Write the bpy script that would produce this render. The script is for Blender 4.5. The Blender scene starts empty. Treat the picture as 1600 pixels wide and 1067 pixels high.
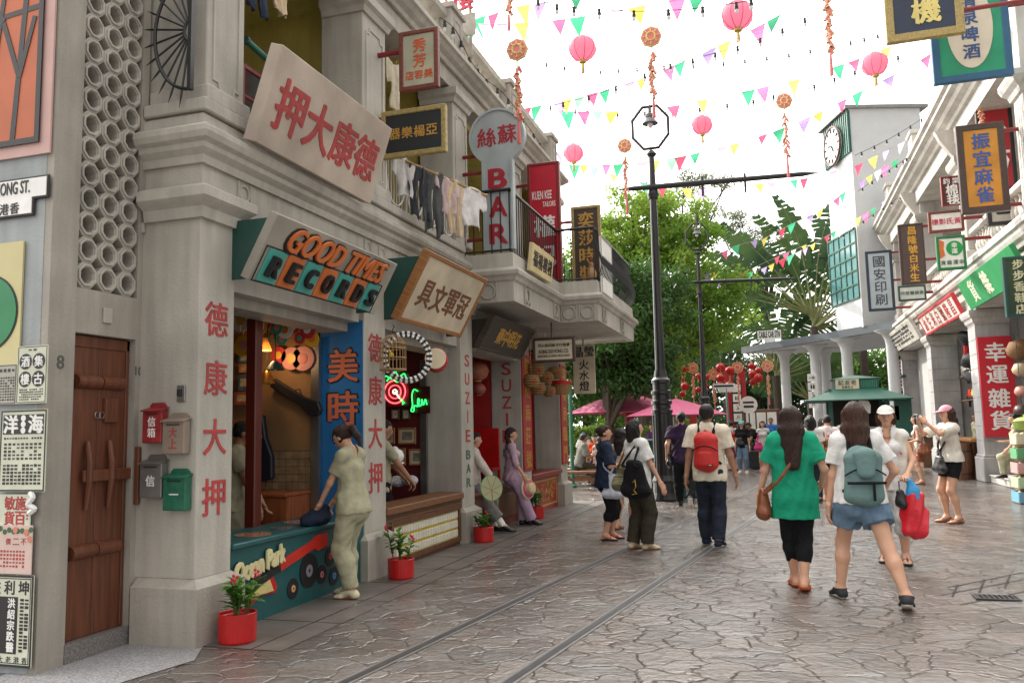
import bpy, math, random
import numpy as np
from mathutils import Vector, Matrix
sc = bpy.context.scene
COL = sc.collection
R_ = math.radians
# ---------------------------------------------------------------- camera
CAM_F, CAM_CX, CAM_CY, CAM_H = 1290., 800., 533.5, 1.46
YAW, PITCH, ROLL = R_(-17.419), R_(6.1266), R_(1.26)
def _basis():
    f = np.array([math.sin(YAW)*math.cos(PITCH), math.cos(YAW)*math.cos(PITCH), math.sin(PITCH)])
    r = np.array([math.cos(YAW), -math.sin(YAW), 0.]); u = np.cross(r, f)
    return r*math.cos(ROLL)-u*math.sin(ROLL), r*math.sin(ROLL)+u*math.cos(ROLL), f
_R, _U, _F = _basis(); _C = np.array([0, 0, CAM_H])
def ray(px, py): return _R*(px-CAM_CX)/CAM_F - _U*(py-CAM_CY)/CAM_F + _F
def ground_at(px, py, z=0.): d = ray(px, py); return _C+d*((z-_C[2])/d[2])
def at_x(px, py, x): d = ray(px, py); return _C+d*(x/d[0])
def at_y(px, py, y): d = ray(px, py); return _C+d*(y/d[1])
cam = bpy.data.cameras.new('camera'); cam.sensor_width = 36; cam.lens = 36*CAM_F/1600
cam.clip_start = .05; cam.clip_end = 2000
camo = bpy.data.objects.new('camera', cam); COL.objects.link(camo)
camo.matrix_world = Matrix(((_R[0], _U[0], -_F[0], 0), (_R[1], _U[1], -_F[1], 0), (_R[2], _U[2], -_F[2], CAM_H), (0, 0, 0, 1)))
sc.camera = camo
# ---------------------------------------------------------------- world, sun, exposure
SUN = Vector((-.70, .60, .62)).normalized()
SUN_EL = math.asin(SUN.z); SUN_AZ = math.atan2(SUN.x, SUN.y)
w = bpy.data.worlds.new('World'); sc.world = w; w.use_nodes = True
nt = w.node_tree; bg = nt.nodes['Background']
sky = nt.nodes.new('ShaderNodeTexSky'); sky.sky_type = 'NISHITA'; sky.sun_disc = False
sky.sun_elevation = SUN_EL; sky.sun_rotation = SUN_AZ; sky.dust_density = 1.2; sky.air_density = 1.2
tc = nt.nodes.new('ShaderNodeTexCoord'); ns = nt.nodes.new('ShaderNodeTexNoise')
ns.inputs['Scale'].default_value = 2.2; ns.inputs['Detail'].default_value = 7; ns.inputs['Roughness'].default_value = .6
nt.links.new(tc.outputs['Generated'], ns.inputs['Vector'])
rp = nt.nodes.new('ShaderNodeValToRGB'); rp.color_ramp.elements[0].position = .22; rp.color_ramp.elements[1].position = .44
nt.links.new(ns.outputs['Fac'], rp.inputs['Fac'])
mx = nt.nodes.new('ShaderNodeMix'); mx.data_type = 'RGBA'
# clouds glow more towards the sun
nrm = nt.nodes.new('ShaderNodeVectorMath'); nrm.operation = 'DOT_PRODUCT'; nt.links.new(tc.outputs['Generated'], nrm.inputs[0]); nrm.inputs[1].default_value = tuple(SUN)
gl = nt.nodes.new('ShaderNodeMapRange'); gl.interpolation_type = 'SMOOTHSTEP'; gl.inputs[1].default_value = -.1; gl.inputs[2].default_value = 1.; gl.inputs[3].default_value = 7.5; gl.inputs[4].default_value = 36.; nt.links.new(nrm.outputs['Value'], gl.inputs[0])
cc = nt.nodes.new('ShaderNodeVectorMath'); cc.operation = 'SCALE'; cc.inputs[0].default_value = (1., .97, .925); nt.links.new(gl.outputs[0], cc.inputs['Scale']); nt.links.new(cc.outputs[0], mx.inputs[7])
nt.links.new(rp.outputs['Color'], mx.inputs[0]); nt.links.new(sky.outputs['Color'], mx.inputs[6])
nt.links.new(mx.outputs[2], bg.inputs['Color']); bg.inputs['Strength'].default_value = .1
sl = bpy.data.lights.new('sun', 'SUN'); sl.energy = 4.2; sl.angle = R_(.5); sl.color = (1, .93, .82)
so = bpy.data.objects.new('sun', sl); COL.objects.link(so)
so.rotation_euler = SUN.to_track_quat('Z', 'Y').to_euler(); so.location = (-20, 20, 30)
sc.view_settings.view_transform = 'Standard'; sc.view_settings.look = 'None'
sc.view_settings.exposure = 0.58; sc.view_settings.gamma = 1.0
sc.cycles.max_bounces = 8; sc.cycles.use_denoising = True
# ---------------------------------------------------------------- materials
MATS = {}
def M(name, col, rough=.6, var=.12, ns=5., bump=.0, bs=40., streak=0., metal=0., spec=.5, emit=0., trans=0., hue=None, grain=None, dirt=0., coat=0.):
    if name in MATS: return MATS[name]
    m = bpy.data.materials.new(name); m.use_nodes = True; MATS[name] = m
    t = m.node_tree; L = t.links.new; b = t.nodes['Principled BSDF']
    b.inputs['Roughness'].default_value = rough; b.inputs['Metallic'].default_value = metal
    b.inputs['Specular IOR Level'].default_value = spec
    if coat: b.inputs['Coat Weight'].default_value = coat; b.inputs['Coat Roughness'].default_value = .15
    c4 = (*col, 1)
    tc = t.nodes.new('ShaderNodeTexCoord'); v = tc.outputs['Object']
    if grain:
        mp = t.nodes.new('ShaderNodeMapping'); mp.inputs['Scale'].default_value = grain; L(v, mp.inputs['Vector']); v = mp.outputs['Vector']
    out = None
    def noise(scale, det=6, vec=None):
        n = t.nodes.new('ShaderNodeTexNoise'); n.inputs['Scale'].default_value = scale; n.inputs['Detail'].default_value = det
        L(vec or v, n.inputs['Vector']); return n.outputs['Fac']
    def mul(src, fac, lo, hi):
        r = t.nodes.new('ShaderNodeMapRange'); r.inputs[1].default_value = .3; r.inputs[2].default_value = .7
        r.inputs[3].default_value = lo; r.inputs[4].default_value = hi; L(fac, r.inputs[0])
        x = t.nodes.new('ShaderNodeMix'); x.data_type = 'RGBA'; x.blend_type = 'MULTIPLY'; x.inputs[0].default_value = 1
        if src is None: x.inputs[6].default_value = c4
        else: L(src, x.inputs[6])
        L(r.outputs[0], x.inputs[7]); return x.outputs[2]
    if var: out = mul(out, noise(ns), 1-var, 1+var)
    if streak:
        mp = t.nodes.new('ShaderNodeMapping'); mp.inputs['Scale'].default_value = (5, 5, .5); L(tc.outputs['Object'], mp.inputs['Vector'])
        out = mul(out, noise(2.2, 7, mp.outputs['Vector']), 1-streak, 1+streak*.4)
    if dirt: out = mul(out, noise(1.3, 9, tc.outputs['Object']), 1-dirt, 1.04)
    if hue:
        x = t.nodes.new('ShaderNodeMix'); x.data_type = 'RGBA'; r = t.nodes.new('ShaderNodeMapRange'); r.inputs[1].default_value = .4; r.inputs[2].default_value = .62
        L(noise(ns*.45, 3), r.inputs[0]); L(r.outputs[0], x.inputs[0])
        if out is None: x.inputs[6].default_value = c4
        else: L(out, x.inputs[6])
        x.inputs[7].default_value = (*hue, 1); out = x.outputs[2]
    if out is not None: L(out, b.inputs['Base Color'])
    else: b.inputs['Base Color'].default_value = c4
    if bump:
        bn = t.nodes.new('ShaderNodeBump'); bn.inputs['Strength'].default_value = bump; bn.inputs['Distance'].default_value = .02
        L(noise(bs, 5), bn.inputs['Height']); L(bn.outputs['Normal'], b.inputs['Normal'])
    if emit:
        b.inputs['Emission Color'].default_value = c4; b.inputs['Emission Strength'].default_value = emit
    if trans:
        tr = t.nodes.new('ShaderNodeBsdfTranslucent'); ms = t.nodes.new('ShaderNodeMixShader'); ms.inputs[0].default_value = trans
        if out is not None: L(out, tr.inputs['Color'])
        else: tr.inputs['Color'].default_value = c4
        o = t.nodes['Material Output']; L(b.outputs[0], ms.inputs[1]); L(tr.outputs[0], ms.inputs[2]); L(ms.outputs[0], o.inputs['Surface'])
    return m
def stucco(n, c): return M(n, c, .8, .10, 1.6, .22, 45., .15, dirt=.26)
def paint(n, c, rough=.45, var=.08): return M(n, c, rough, var, 8., .06, 60., dirt=.08)
def wood(n, c, grain=(14, 14, 1.2)): return M(n, c, .5, .3, 2.2, .12, 8., grain=grain)
def cloth(n, c, var=.1): return M(n, c, .85, var, 16., .9, 11., spec=.2, dirt=.12)
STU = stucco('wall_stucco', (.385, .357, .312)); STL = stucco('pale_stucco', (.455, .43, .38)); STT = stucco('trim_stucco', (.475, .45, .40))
STB = stucco('blue_grey_wall', (.37, .40, .41))
BLACK = paint('black_iron', (.012, .013, .015), .35); DGREEN = paint('dark_green_paint', (.012, .06, .05))
RED = M('red_lettering', (.42, .05, .05), .6, .22, 14, dirt=.3); DRED = paint('dark_red_paint', (.20, .018, .02), .4)
BRED = paint('bright_red_plastic', (.46, .010, .010), .3); WHT = paint('white_paint', (.78, .78, .76)); CREAM = M('cream_board', (.62, .54, .40), .6, .12, 2.5, .05, 30., dirt=.25)
GOLD = paint('gold_lettering', (.50, .27, .05), .4); GOLDF = wood('gilt_frame', (.33, .25, .09)); INK = paint('black_ink', (.012, .012, .014), .5)
PAPER = M('aged_paper', (.60, .62, .50), .8, .08, 6, .1, 30, dirt=.12); WOODR = wood('brown_door_wood', (.125, .040, .018)); WOODD = wood('dark_counter_wood', (.11, .045, .02))
WOODL = wood('oak_frame', (.30, .13, .04)); GREYM = M('grey_metal', (.30, .30, .30), .35, .1, 8, .05, 40, metal=.9)
WHMET = paint('white_iron', (.62, .60, .55)); TEAL = paint('teal_paint', (.02, .16, .17), .4); ORANGE = paint('orange_paint', (.62, .16, .035)); TURQ = paint('turquoise_paint', (.06, .36, .31))
BLUEP = M('blue_panel_paint', (.015, .15, .40), .5, .15, 3, .1, 30, dirt=.2); DARK = M('dark_interior', (.03, .022, .018), .8)
SKIN = M('skin', (.56, .31, .205), .5, .06, 14, .08, 90); SKINT = M('tanned_skin', (.34, .175, .105), .5, .06, 14, .08, 90)
# ---------------------------------------------------------------- object helpers
def wloc(o):
    v = Vector((0, 0, 0))
    while o: v += o.location; o = o.parent
    return v
def tag(o, label=None, cat=None, group=None, kind=None):
    if label: o['label'] = label
    if cat: o['category'] = cat
    if group: o['group'] = group
    if kind: o['kind'] = kind
    return o
def thing(name, label, cat, loc=(0, 0, 0), rz=0., group=None, mat=None):
    o = bpy.data.objects.new(name, None); COL.objects.link(o); o.location = loc; o.rotation_euler.z = rz; o.empty_display_size = .2
    if mat is not None:
        o.location = (0, 0, 0); o.matrix_world = mat
    return tag(o, label, cat, group)
def copy_tree(o, parent=None):
    c = o.copy(); COL.objects.link(c)
    if parent: c.parent = parent
    for ch in o.children: copy_tree(ch, c)
    return c
class MB:
    def __init__(s): s.v = []; s.f = []; s.m = []; s.cm = 0
    def add(s, vs, fs):
        n = len(s.v); s.v += [tuple(map(float, p)) for p in vs]; s.f += [tuple(n+i for i in f) for f in fs]; s.m += [s.cm]*len(fs); return s
    def box(s, x0, y0, z0, x1, y1, z1):
        x0, x1 = min(x0, x1), max(x0, x1); y0, y1 = min(y0, y1), max(y0, y1); z0, z1 = min(z0, z1), max(z0, z1)
        return s.add([(x0, y0, z0), (x1, y0, z0), (x1, y1, z0), (x0, y1, z0), (x0, y0, z1), (x1, y0, z1), (x1, y1, z1), (x0, y1, z1)],
                     [(3, 2, 1, 0), (4, 5, 6, 7), (0, 1, 5, 4), (1, 2, 6, 5), (2, 3, 7, 6), (3, 0, 4, 7)])
    def cbox(s, c, d): return s.box(c[0]-d[0]/2, c[1]-d[1]/2, c[2]-d[2]/2, c[0]+d[0]/2, c[1]+d[1]/2, c[2]+d[2]/2)
    def tube(s, pts, r, n=8, cap=True):
        P = [Vector(p) for p in pts]; rs = r if isinstance(r, (list, tuple)) else [r]*len(P); vs = []; fs = []
        up = None
        for i, p in enumerate(P):
            t = (P[min(i+1, len(P)-1)]-P[max(i-1, 0)])
            t = t.normalized() if t.length > 1e-9 else Vector((0, 0, 1))
            if up is None: up = Vector((0, 0, 1)) if abs(t.z) < .9 else Vector((1, 0, 0))
            a = t.cross(up).normalized(); b = a.cross(t).normalized(); up = b
            for k in range(n):
                an = 2*math.pi*k/n; vs.append(p+(a*math.cos(an)+b*math.sin(an))*rs[i])
        for i in range(len(P)-1):
            for k in range(n): k2 = (k+1) % n; fs.append((i*n+k, i*n+k2, (i+1)*n+k2, (i+1)*n+k))
        if cap: fs.append(tuple(range(n-1, -1, -1))); fs.append(tuple((len(P)-1)*n+k for k in range(n)))
        return s.add(vs, fs)
    def lathe(s, prof, c=(0, 0, 0), n=16, ax='z', sx=1, sy=1):
        vs = []; fs = []
        for r, z in prof:
            for k in range(n):
                an = 2*math.pi*k/n; p = (r*math.cos(an)*sx, r*math.sin(an)*sy, z)
                if ax == 'x': p = (p[2], p[0], p[1])
                if ax == 'y': p = (p[0], p[2], p[1])
                vs.append((p[0]+c[0], p[1]+c[1], p[2]+c[2]))
        for i in range(len(prof)-1):
            for k in range(n):
                k2 = (k+1) % n; f = (i*n+k, i*n+k2, (i+1)*n+k2, (i+1)*n+k); fs.append(f if ax != 'y' else f[::-1])
        if prof[0][0] > 1e-6: fs.append(tuple(range(n-1, -1, -1)) if ax != 'y' else tuple(range(n)))
        if prof[-1][0] > 1e-6: q = tuple((len(prof)-1)*n+k for k in range(n)); fs.append(q if ax != 'y' else q[::-1])
        return s.add(vs, fs)
    def ell(s, c, r, n=12, m=8):
        if not hasattr(r, '__len__'): r = (r, r, r)
        pr = [(math.sin(math.pi*i/m), -math.cos(math.pi*i/m)) for i in range(m+1)]; q = MB().lathe(pr, n=n)
        return s.add([(c[0]+v[0]*r[0], c[1]+v[1]*r[1], c[2]+v[2]*r[2]) for v in q.v], q.f)
    def prism(s, poly, z0, z1, fr=None):   # poly ccw in local XY, extruded z0..z1; fr maps local to world
        n = len(poly); vs = [(x, y, z0) for x, y in poly]+[(x, y, z1) for x, y in poly]
        fs = [tuple(range(n-1, -1, -1)), tuple(range(n, 2*n))]+[(k, (k+1) % n, n+(k+1) % n, n+k) for k in range(n)]
        if fr is not None: vs = [fr @ Vector(v) for v in vs]
        return s.add(vs, fs)
    def ring(s, outer, inner, z0, z1, fr=None):
        n = len(outer); vs = [(x, y, z) for z in (z0, z1) for x, y in outer]+[(x, y, z) for z in (z0, z1) for x, y in inner]; fs = []
        for k in range(n):
            j = (k+1) % n
            fs += [(k, j, n+j, n+k), (2*n+j, 2*n+k, 3*n+k, 3*n+j), (n+k, n+j, 3*n+j, 3*n+k), (j, k, 2*n+k, 2*n+j)]
        if fr is not None: vs = [fr @ Vector(v) for v in vs]
        return s.add(vs, fs)
    def ringtube(s, c, u, v, R, r, n=24, k=6, a0=0, a1=2*math.pi, rv=None):
        c, u, v = Vector(c), Vector(u), Vector(v); rv = rv or R
        full = abs(a1-a0-2*math.pi) < 1e-6
        pts = [c+u*math.cos(a0+(a1-a0)*i/n)*R+v*math.sin(a0+(a1-a0)*i/n)*rv for i in range(n+1)]
        return s.tube(pts, r, k, cap=not full)
    def molding(s, path, prof, closed=False):
        # path in plan, outward on the RIGHT of travel; prof [(out, z)] listed bottom to top
        n = len(path); V = [Vector((p[0], p[1])) for p in path]; vs = []
        for i in range(n):
            d0 = (V[i]-V[i-1]).normalized() if (i > 0 or closed) else (V[1]-V[0]).normalized()
            d1 = (V[(i+1) % n]-V[i]).normalized() if (i < n-1 or closed) else d0
            n0 = Vector((d0.y, -d0.x)); n1 = Vector((d1.y, -d1.x)); b = (n0+n1); b = b/max(.2, 1+n0.dot(n1))
            for o, z in prof: vs.append((V[i].x+b.x*o, V[i].y+b.y*o, z))
        k = len(prof); fs = []
        for i in range(n if closed else n-1):
            j = (i+1) % n
            for q in range(k): q2 = (q+1) % k; fs.append((i*k+q, j*k+q, j*k+q2, i*k+q2))
        if not closed: fs.append(tuple(range(k))[::-1]); fs.append(tuple((n-1)*k+q for q in range(k)))
        return s.add(vs, fs)
    def build(s, name, mat, parent=None, bevel=0., smooth=False, local=False, seg=1):
        me = bpy.data.meshes.new(name); off = Vector((0, 0, 0)) if (local or not parent) else wloc(parent)
        vs = s.v if off.length < 1e-9 else [(a-off.x, b-off.y, c-off.z) for a, b, c in s.v]
        me.from_pydata(vs, [], s.f)
        for mm in (mat if isinstance(mat, (list, tuple)) else [mat]): me.materials.append(mm)
        if any(s.m): me.polygons.foreach_set('material_index', s.m)
        if smooth: me.polygons.foreach_set('use_smooth', [True]*len(s.f))
        me.update(); o = bpy.data.objects.new(name, me); COL.objects.link(o)
        if parent: o.parent = parent
        if bevel:
            b = o.modifiers.new('bevel', 'BEVEL'); b.width = bevel; b.segments = seg; b.limit_method = 'ANGLE'; b.angle_limit = R_(40)
        return o
def solo(mb, name, mat, label, cat, group=None, kind=None, **kw):
    o = mb.build(name, mat, None, **kw); return tag(o, label, cat, group, kind)
def cat_curve(pts, n=10):
    P = [Vector(p) for p in pts]; out = []
    for i in range(len(P)-1):
        a, b, c, d = P[max(i-1, 0)], P[i], P[i+1], P[min(i+2, len(P)-1)]
        for k in range(n):
            t = k/n; out.append(.5*((2*b)+(c-a)*t+(2*a-5*b+4*c-d)*t*t+(3*b-a-3*c+d)*t**3))
    return out+[P[-1]]
# ---------------------------------------------------------------- lettering
_dg = None; _glyph = {}
def _text(s, bold, shear):
    key = (s, bold, shear)
    if key in _glyph: return _glyph[key]
    cu = bpy.data.curves.new('t', 'FONT'); cu.body = s; cu.offset = bold; cu.shear = shear; cu.resolution_u = 3; cu.extrude = .5
    o = bpy.data.objects.new('t', cu); COL.objects.link(o); dg = bpy.context.evaluated_depsgraph_get(); dg.update()
    me = bpy.data.meshes.new_from_object(o.evaluated_get(dg)); n = len(me.vertices); co = np.zeros(n*3); me.vertices.foreach_get('co', co)
    co = co.reshape(-1, 3); fs = [tuple(p.vertices) for p in me.polygons]
    bpy.data.objects.remove(o); bpy.data.curves.remove(cu); bpy.data.meshes.remove(me); _glyph[key] = (co, fs); return _glyph[key]
def put(mb, s, cx, cy, w, h, z=0., dep=.006, bold=.012, shear=0., fit=False):
    """text s centred at (cx, cy) within w x h in local XY; fit stretches it to fill"""
    co, fs = _text(s, 0., shear)
    if not len(co): return
    lo, hi = co.min(0), co.max(0); d = np.maximum(hi-lo, 1e-4)
    if fit: k = (w/d[0], h/d[1])
    else: q = min(w/d[0], h/d[1]); k = (q, q)
    c = (lo+hi)/2; bd = bold*.75
    for i, (ox, oy) in enumerate(((0, 0), (-bd, bd*.5), (bd, -bd*.5), (bd*.4, bd*.8)) if bold else ((0, 0),)):
        v = np.empty_like(co); v[:, 0] = (co[:, 0]-c[0]+ox)*k[0]+cx; v[:, 1] = (co[:, 1]-c[1]+oy)*k[1]+cy; v[:, 2] = z+(co[:, 2]+.5)*dep*(1+.05*i)
        mb.add(v.tolist(), fs)
def putcol(mb, s, cx, ytop, ybot, w, **k):
    n = len(s); st = (ytop-ybot)/n
    for i, ch in enumerate(s): put(mb, ch, cx, ytop-st*(i+.5), w, st*.86, **k)
def putrow(mb, s, x0, x1, cy, h, **k):
    n = len(s); st = (x1-x0)/n
    for i, ch in enumerate(s): put(mb, ch, x0+st*(i+.5), cy, st*.88, h, **k)
def frame_of(o, u, v):
    u, v = Vector(u).normalized(), Vector(v).normalized(); n = u.cross(v).normalized(); v = n.cross(u)
    return Matrix(((u.x, v.x, n.x, o[0]), (u.y, v.y, n.y, o[1]), (u.z, v.z, n.z, o[2]), (0, 0, 0, 1)))
def rect(w, h): return [(-w/2, -h/2), (w/2, -h/2), (w/2, h/2), (-w/2, h/2)]
def signboard(name, label, mat4, w, h, t=.05, fw=.04, fmat=None, face=None, group=None, cat='sign'):
    """framed board: local XY is the face, +Z the front; returns root and face z"""
    r = thing(name, label, cat, mat=mat4, group=group)
    if fw:
        mb = MB().ring(rect(w, h), rect(w-2*fw, h-2*fw), -t/2, t/2); mb.build('frame', fmat, r, bevel=.008, local=True)
        MB().prism(rect(w-2*fw+.004, h-2*fw+.004), -t/2+.012, t/2-.015).build('board', face, r, local=True); return r, t/2-.015
    MB().prism(rect(w, h), -t/2, t/2).build('board', face, r, bevel=.006, local=True); return r, t/2
def letters(r, fn, mat, name='lettering', **kw):
    mb = MB(); fn(mb); return mb.build(name, mat, r, local=True, **kw)
def bar_to(r, mat4, p0, p1, rad=.022, mat=None, name='bracket'):
    inv = mat4.inverted(); return MB().tube([inv @ Vector(p0), inv @ Vector(p1)], rad, 8).build(name, mat or DRED, r, local=True)
def box_y(l, t, r, b, y):
    """pixel box of an upright board in the plane y -> centre, width, height"""
    xl = at_y(l, (t+b)/2, y); xr = at_y(r, (t+b)/2, y); zt = at_y((l+r)/2, t, y); zb = at_y((l+r)/2, b, y)
    return Vector(((xl[0]+xr[0])/2, y, (zt[2]+zb[2])/2)), xr[0]-xl[0], zt[2]-zb[2]
def hang_sign(name, label, box, y, t=.07, tilt=0., **k):
    c, w, h = box_y(*box, y); m = frame_of(c, (math.cos(tilt), 0, math.sin(tilt)), (-math.sin(tilt), 0, math.cos(tilt))); r, z = signboard(name, label, m, w, h, t, **k); return r, z, m, w, h
# ================================================================ GROUND
def ground_mat():
    m = bpy.data.materials.new('stamped_stone_paving'); m.use_nodes = True; t = m.node_tree; L = t.links.new; N = t.nodes.new; b = t.nodes['Principled BSDF']
    tc = N('ShaderNodeTexCoord'); v = tc.outputs['Object']
    dn = N('ShaderNodeTexNoise'); dn.inputs['Scale'].default_value = 2.6; dn.inputs['Detail'].default_value = 4; L(v, dn.inputs['Vector'])
    sub = N('ShaderNodeVectorMath'); sub.operation = 'SUBTRACT'; sub.inputs[1].default_value = (.5, .5, .5); L(dn.outputs['Color'], sub.inputs[0])
    scl = N('ShaderNodeVectorMath'); scl.operation = 'SCALE'; scl.inputs['Scale'].default_value = .55; L(sub.outputs[0], scl.inputs[0])
    add = N('ShaderNodeVectorMath'); add.operation = 'ADD'; L(v, add.inputs[0]); L(scl.outputs[0], add.inputs[1])
    def vor(scale, feat):
        x = N('ShaderNodeTexVoronoi'); x.voronoi_dimensions = '2D'; x.feature = feat; x.inputs['Scale'].default_value = scale; L(add.outputs[0], x.inputs['Vector']); return x
    e1 = vor(3.3, 'DISTANCE_TO_EDGE'); c1 = vor(3.3, 'F1'); e2 = vor(8.5, 'DISTANCE_TO_EDGE')
    def rng(src, a, bb, c, d):
        r = N('ShaderNodeMapRange'); r.inputs[1].default_value = a; r.inputs[2].default_value = bb; r.inputs[3].default_value = c; r.inputs[4].default_value = d; L(src, r.inputs[0]); return r.outputs[0]
    def noise(s, d=6):
        n = N('ShaderNodeTexNoise'); n.inputs['Scale'].default_value = s; n.inputs['Detail'].default_value = d; n.inputs['Roughness'].default_value = .65; L(v, n.inputs['Vector']); return n.outputs['Fac']
    def mix(f, a, bcol, bt='MIX'):
        x = N('ShaderNodeMix'); x.data_type = 'RGBA'; x.blend_type = bt
        if isinstance(f, float): x.inputs[0].default_value = f
        else: L(f, x.inputs[0])
        for i, q in ((6, a), (7, bcol)):
            if isinstance(q, tuple): x.inputs[i].default_value = (*q, 1)
            else: L(q, x.inputs[i])
        return x.outputs[2]
    base = mix(rng(noise(.55), .38, .62, 0, 1), (.118, .096, .085), (.17, .164, .16))
    base = mix(rng(noise(3.1), .4, .65, 0, .55), base, (.165, .125, .102))
    sep = N('ShaderNodeSeparateColor'); L(c1.outputs['Color'], sep.inputs[0])
    base = mix(1.0, base, rng(sep.outputs[0], 0, 1, .72, 1.2), 'MULTIPLY')
    base = mix(1.0, base, rng(noise(28), .3, .7, .75, 1.2), 'MULTIPLY')
    c2 = N('ShaderNodeMath'); c2.operation = 'MULTIPLY'; L(rng(e2.outputs['Distance'], 0, .05, 1, 0), c2.inputs[0]); L(rng(noise(2.4), .48, .62, 0, .8), c2.inputs[1]); c3 = N('ShaderNodeMath'); c3.operation = 'MAXIMUM'; L(rng(e1.outputs['Distance'], .0, .028, 1, 0), c3.inputs[0]); L(c2.outputs[0], c3.inputs[1]); cr = c3.outputs[0]
    crk = N('ShaderNodeMath'); crk.operation = 'MULTIPLY'; L(cr, crk.inputs[0]); L(rng(noise(1.7), .3, .65, .15, .72), crk.inputs[1])
    base = mix(crk.outputs[0], base, (.042, .034, .03)); L(base, b.inputs['Base Color'])
    L(rng(noise(2.2), .3, .7, .08, .27), b.inputs['Roughness']); b.inputs['Specular IOR Level'].default_value = 1.; b.inputs['IOR'].default_value = 1.65
    h = N('ShaderNodeMath'); h.operation = 'MULTIPLY_ADD'; L(rng(e1.outputs['Distance'], 0, .06, 0, 1), h.inputs[0]); h.inputs[1].default_value = .5
    L(noise(9, 11), h.inputs[2])
    bn = N('ShaderNodeBump'); bn.inputs['Strength'].default_value = .75; bn.inputs['Distance'].default_value = .03; L(h.outputs[0], bn.inputs['Height']); L(bn.outputs['Normal'], b.inputs['Normal'])
    return m
gm = MB().add([(-160, -60, 0), (160, -60, 0), (160, 320, 0), (-160, 320, 0)], [(0, 1, 2, 3)])
solo(gm, 'ground', ground_mat(), None, None, kind='structure')
GRAN = M('granite_chips', (.27, .265, .275), .7, .55, 90., .3, 120.)
solo(MB().add([(-4.7, 3.2, .004), (-3.95, 3.65, .004), (-3.72, 4.72, .004), (-3.9, 5.04, .004), (-4.7, 5.04, .004)], [(0, 1, 2, 3, 4)]), 'granite_apron', GRAN, None, None, kind='structure')
STRIP = M('smooth_paving', (.135, .117, .107), .45, .25, 4., .2, 30., dirt=.2)
mb = MB()
for i in range(14): y = 5.05+i*.83; mb.add([(-4.2, y, .004), (-3.52, y, .004), (-3.52, y+.815, .004), (-4.2, y+.815, .004)], [(0, 1, 2, 3)])
for i in range(14): y = 5.05+i*.83; mb.add([(-3.5, y, .004), (-3.28, y, .004), (-3.28, y+.815, .004), (-3.5, y+.815, .004)], [(0, 1, 2, 3)])
solo(mb, 'paving_edge', STRIP, None, None, kind='structure')
# tram rails set flush in the paving: steel strip, dark groove, pale cement edging
CEM = M('cement_edging', (.15, .14, .135), .5, .2, 8, .2, 40); STEEL = M('worn_steel', (.075, .075, .08), .42, .2, 6, .05, 30, metal=.5)
def railpath(p, q, bend):
    a = Vector(ground_at(*p)).to_2d(); b_ = Vector(ground_at(*q)).to_2d(); d = (b_-a).normalized(); pts = [a-d*7, a, b_]; ang = math.atan2(d.y, d.x); s = .45; cur = b_+d*bend
    pts.append(cur)
    for i in range(46):
        ang += .024; cur = cur+Vector((math.cos(ang), math.sin(ang)))*s; pts.append(cur)
    return pts
def strip(mb, pts, off, wd, z):
    n = len(pts); L = []; 
    for i in range(n):
        d = (pts[min(i+1, n-1)]-pts[max(i-1, 0)]).normalized(); nn = Vector((d.y, -d.x)); L += [(*(pts[i]+nn*(off-wd/2)), z), (*(pts[i]+nn*(off+wd/2)), z)]
    mb.add(L, [(2*i, 2*i+1, 2*i+3, 2*i+2) for i in range(n-1)])
for p, q, bd, lb in (((800, 942), (1100, 800), 6.2, 'steel tram rail nearer the shop fronts, curving away'), ((800, 1062), (1190, 802), 6.2, 'steel tram rail nearer the middle of the street')):
    P_ = railpath(p, q, bd); r = thing('tram_rail', lb, 'tram rail', (P_[1].x, P_[1].y, 0), group='tram rails set in the paving')
    mb = MB(); strip(mb, P_, .039, .025, .004); strip(mb, P_, -.039, .025, .004); mb.build('cement_edging', CEM, r)
    mb = MB(); strip(mb, P_, 0, .05, .006); mb.build('rail_head', STEEL, r)
GC = [ground_at(*p) for p in ((1526, 934), (1546, 942), (1588, 938), (1565, 929))]
gy = MB(); c0 = Vector(ground_at(1557, 935)); r = thing('drain_grate', 'black iron drain grate set in the paving', 'drain', (c0.x, c0.y, 0))
MB().box(c0.x-.15, c0.y-.085, .004, c0.x+.15, c0.y+.085, .008).build('pit', M('pit_black', (.004, .004, .004), .9, 0), r)
for i in range(8): gy.box(c0.x-.14+i*.037, c0.y-.075, .008, c0.x-.125+i*.037, c0.y+.075, .016)
gy.ring([(c0.x-.165, c0.y-.095), (c0.x+.165, c0.y-.095), (c0.x+.165, c0.y+.095), (c0.x-.165, c0.y+.095)], [(c0.x-.145, c0.y-.078), (c0.x+.145, c0.y-.078), (c0.x+.145, c0.y+.078), (c0.x-.145, c0.y+.078)], .008, .016); gy.build('grille', STEEL, r)
mb = MB()
for q in ([(1470, 930), (1600, 905)], [(1480, 918), (1600, 894)], [(1500, 945), (1600, 924)], [(1488, 932), (1496, 914)], [(1530, 926), (1538, 906)], [(1570, 918), (1578, 898)]):
    a, b = [Vector(ground_at(*p)) for p in q]; n = (b-a).normalized().cross(Vector((0, 0, 1)))*.008; mb.add([(p.x, p.y, .003) for p in (a-n, b-n, b+n, a+n)], [(0, 1, 2, 3)])
solo(mb, 'paving_seams', M('seam_dark', (.035, .03, .03), .8), None, None, kind='structure')
# ================================================================ LEFT BUILDING
LB = thing('shophouse_row', 'grey stucco colonial shophouse row with shop bays, balcony and upstairs verandah', 'building', (-4.5, 4.2, 0))
XF = -4.0
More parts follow.
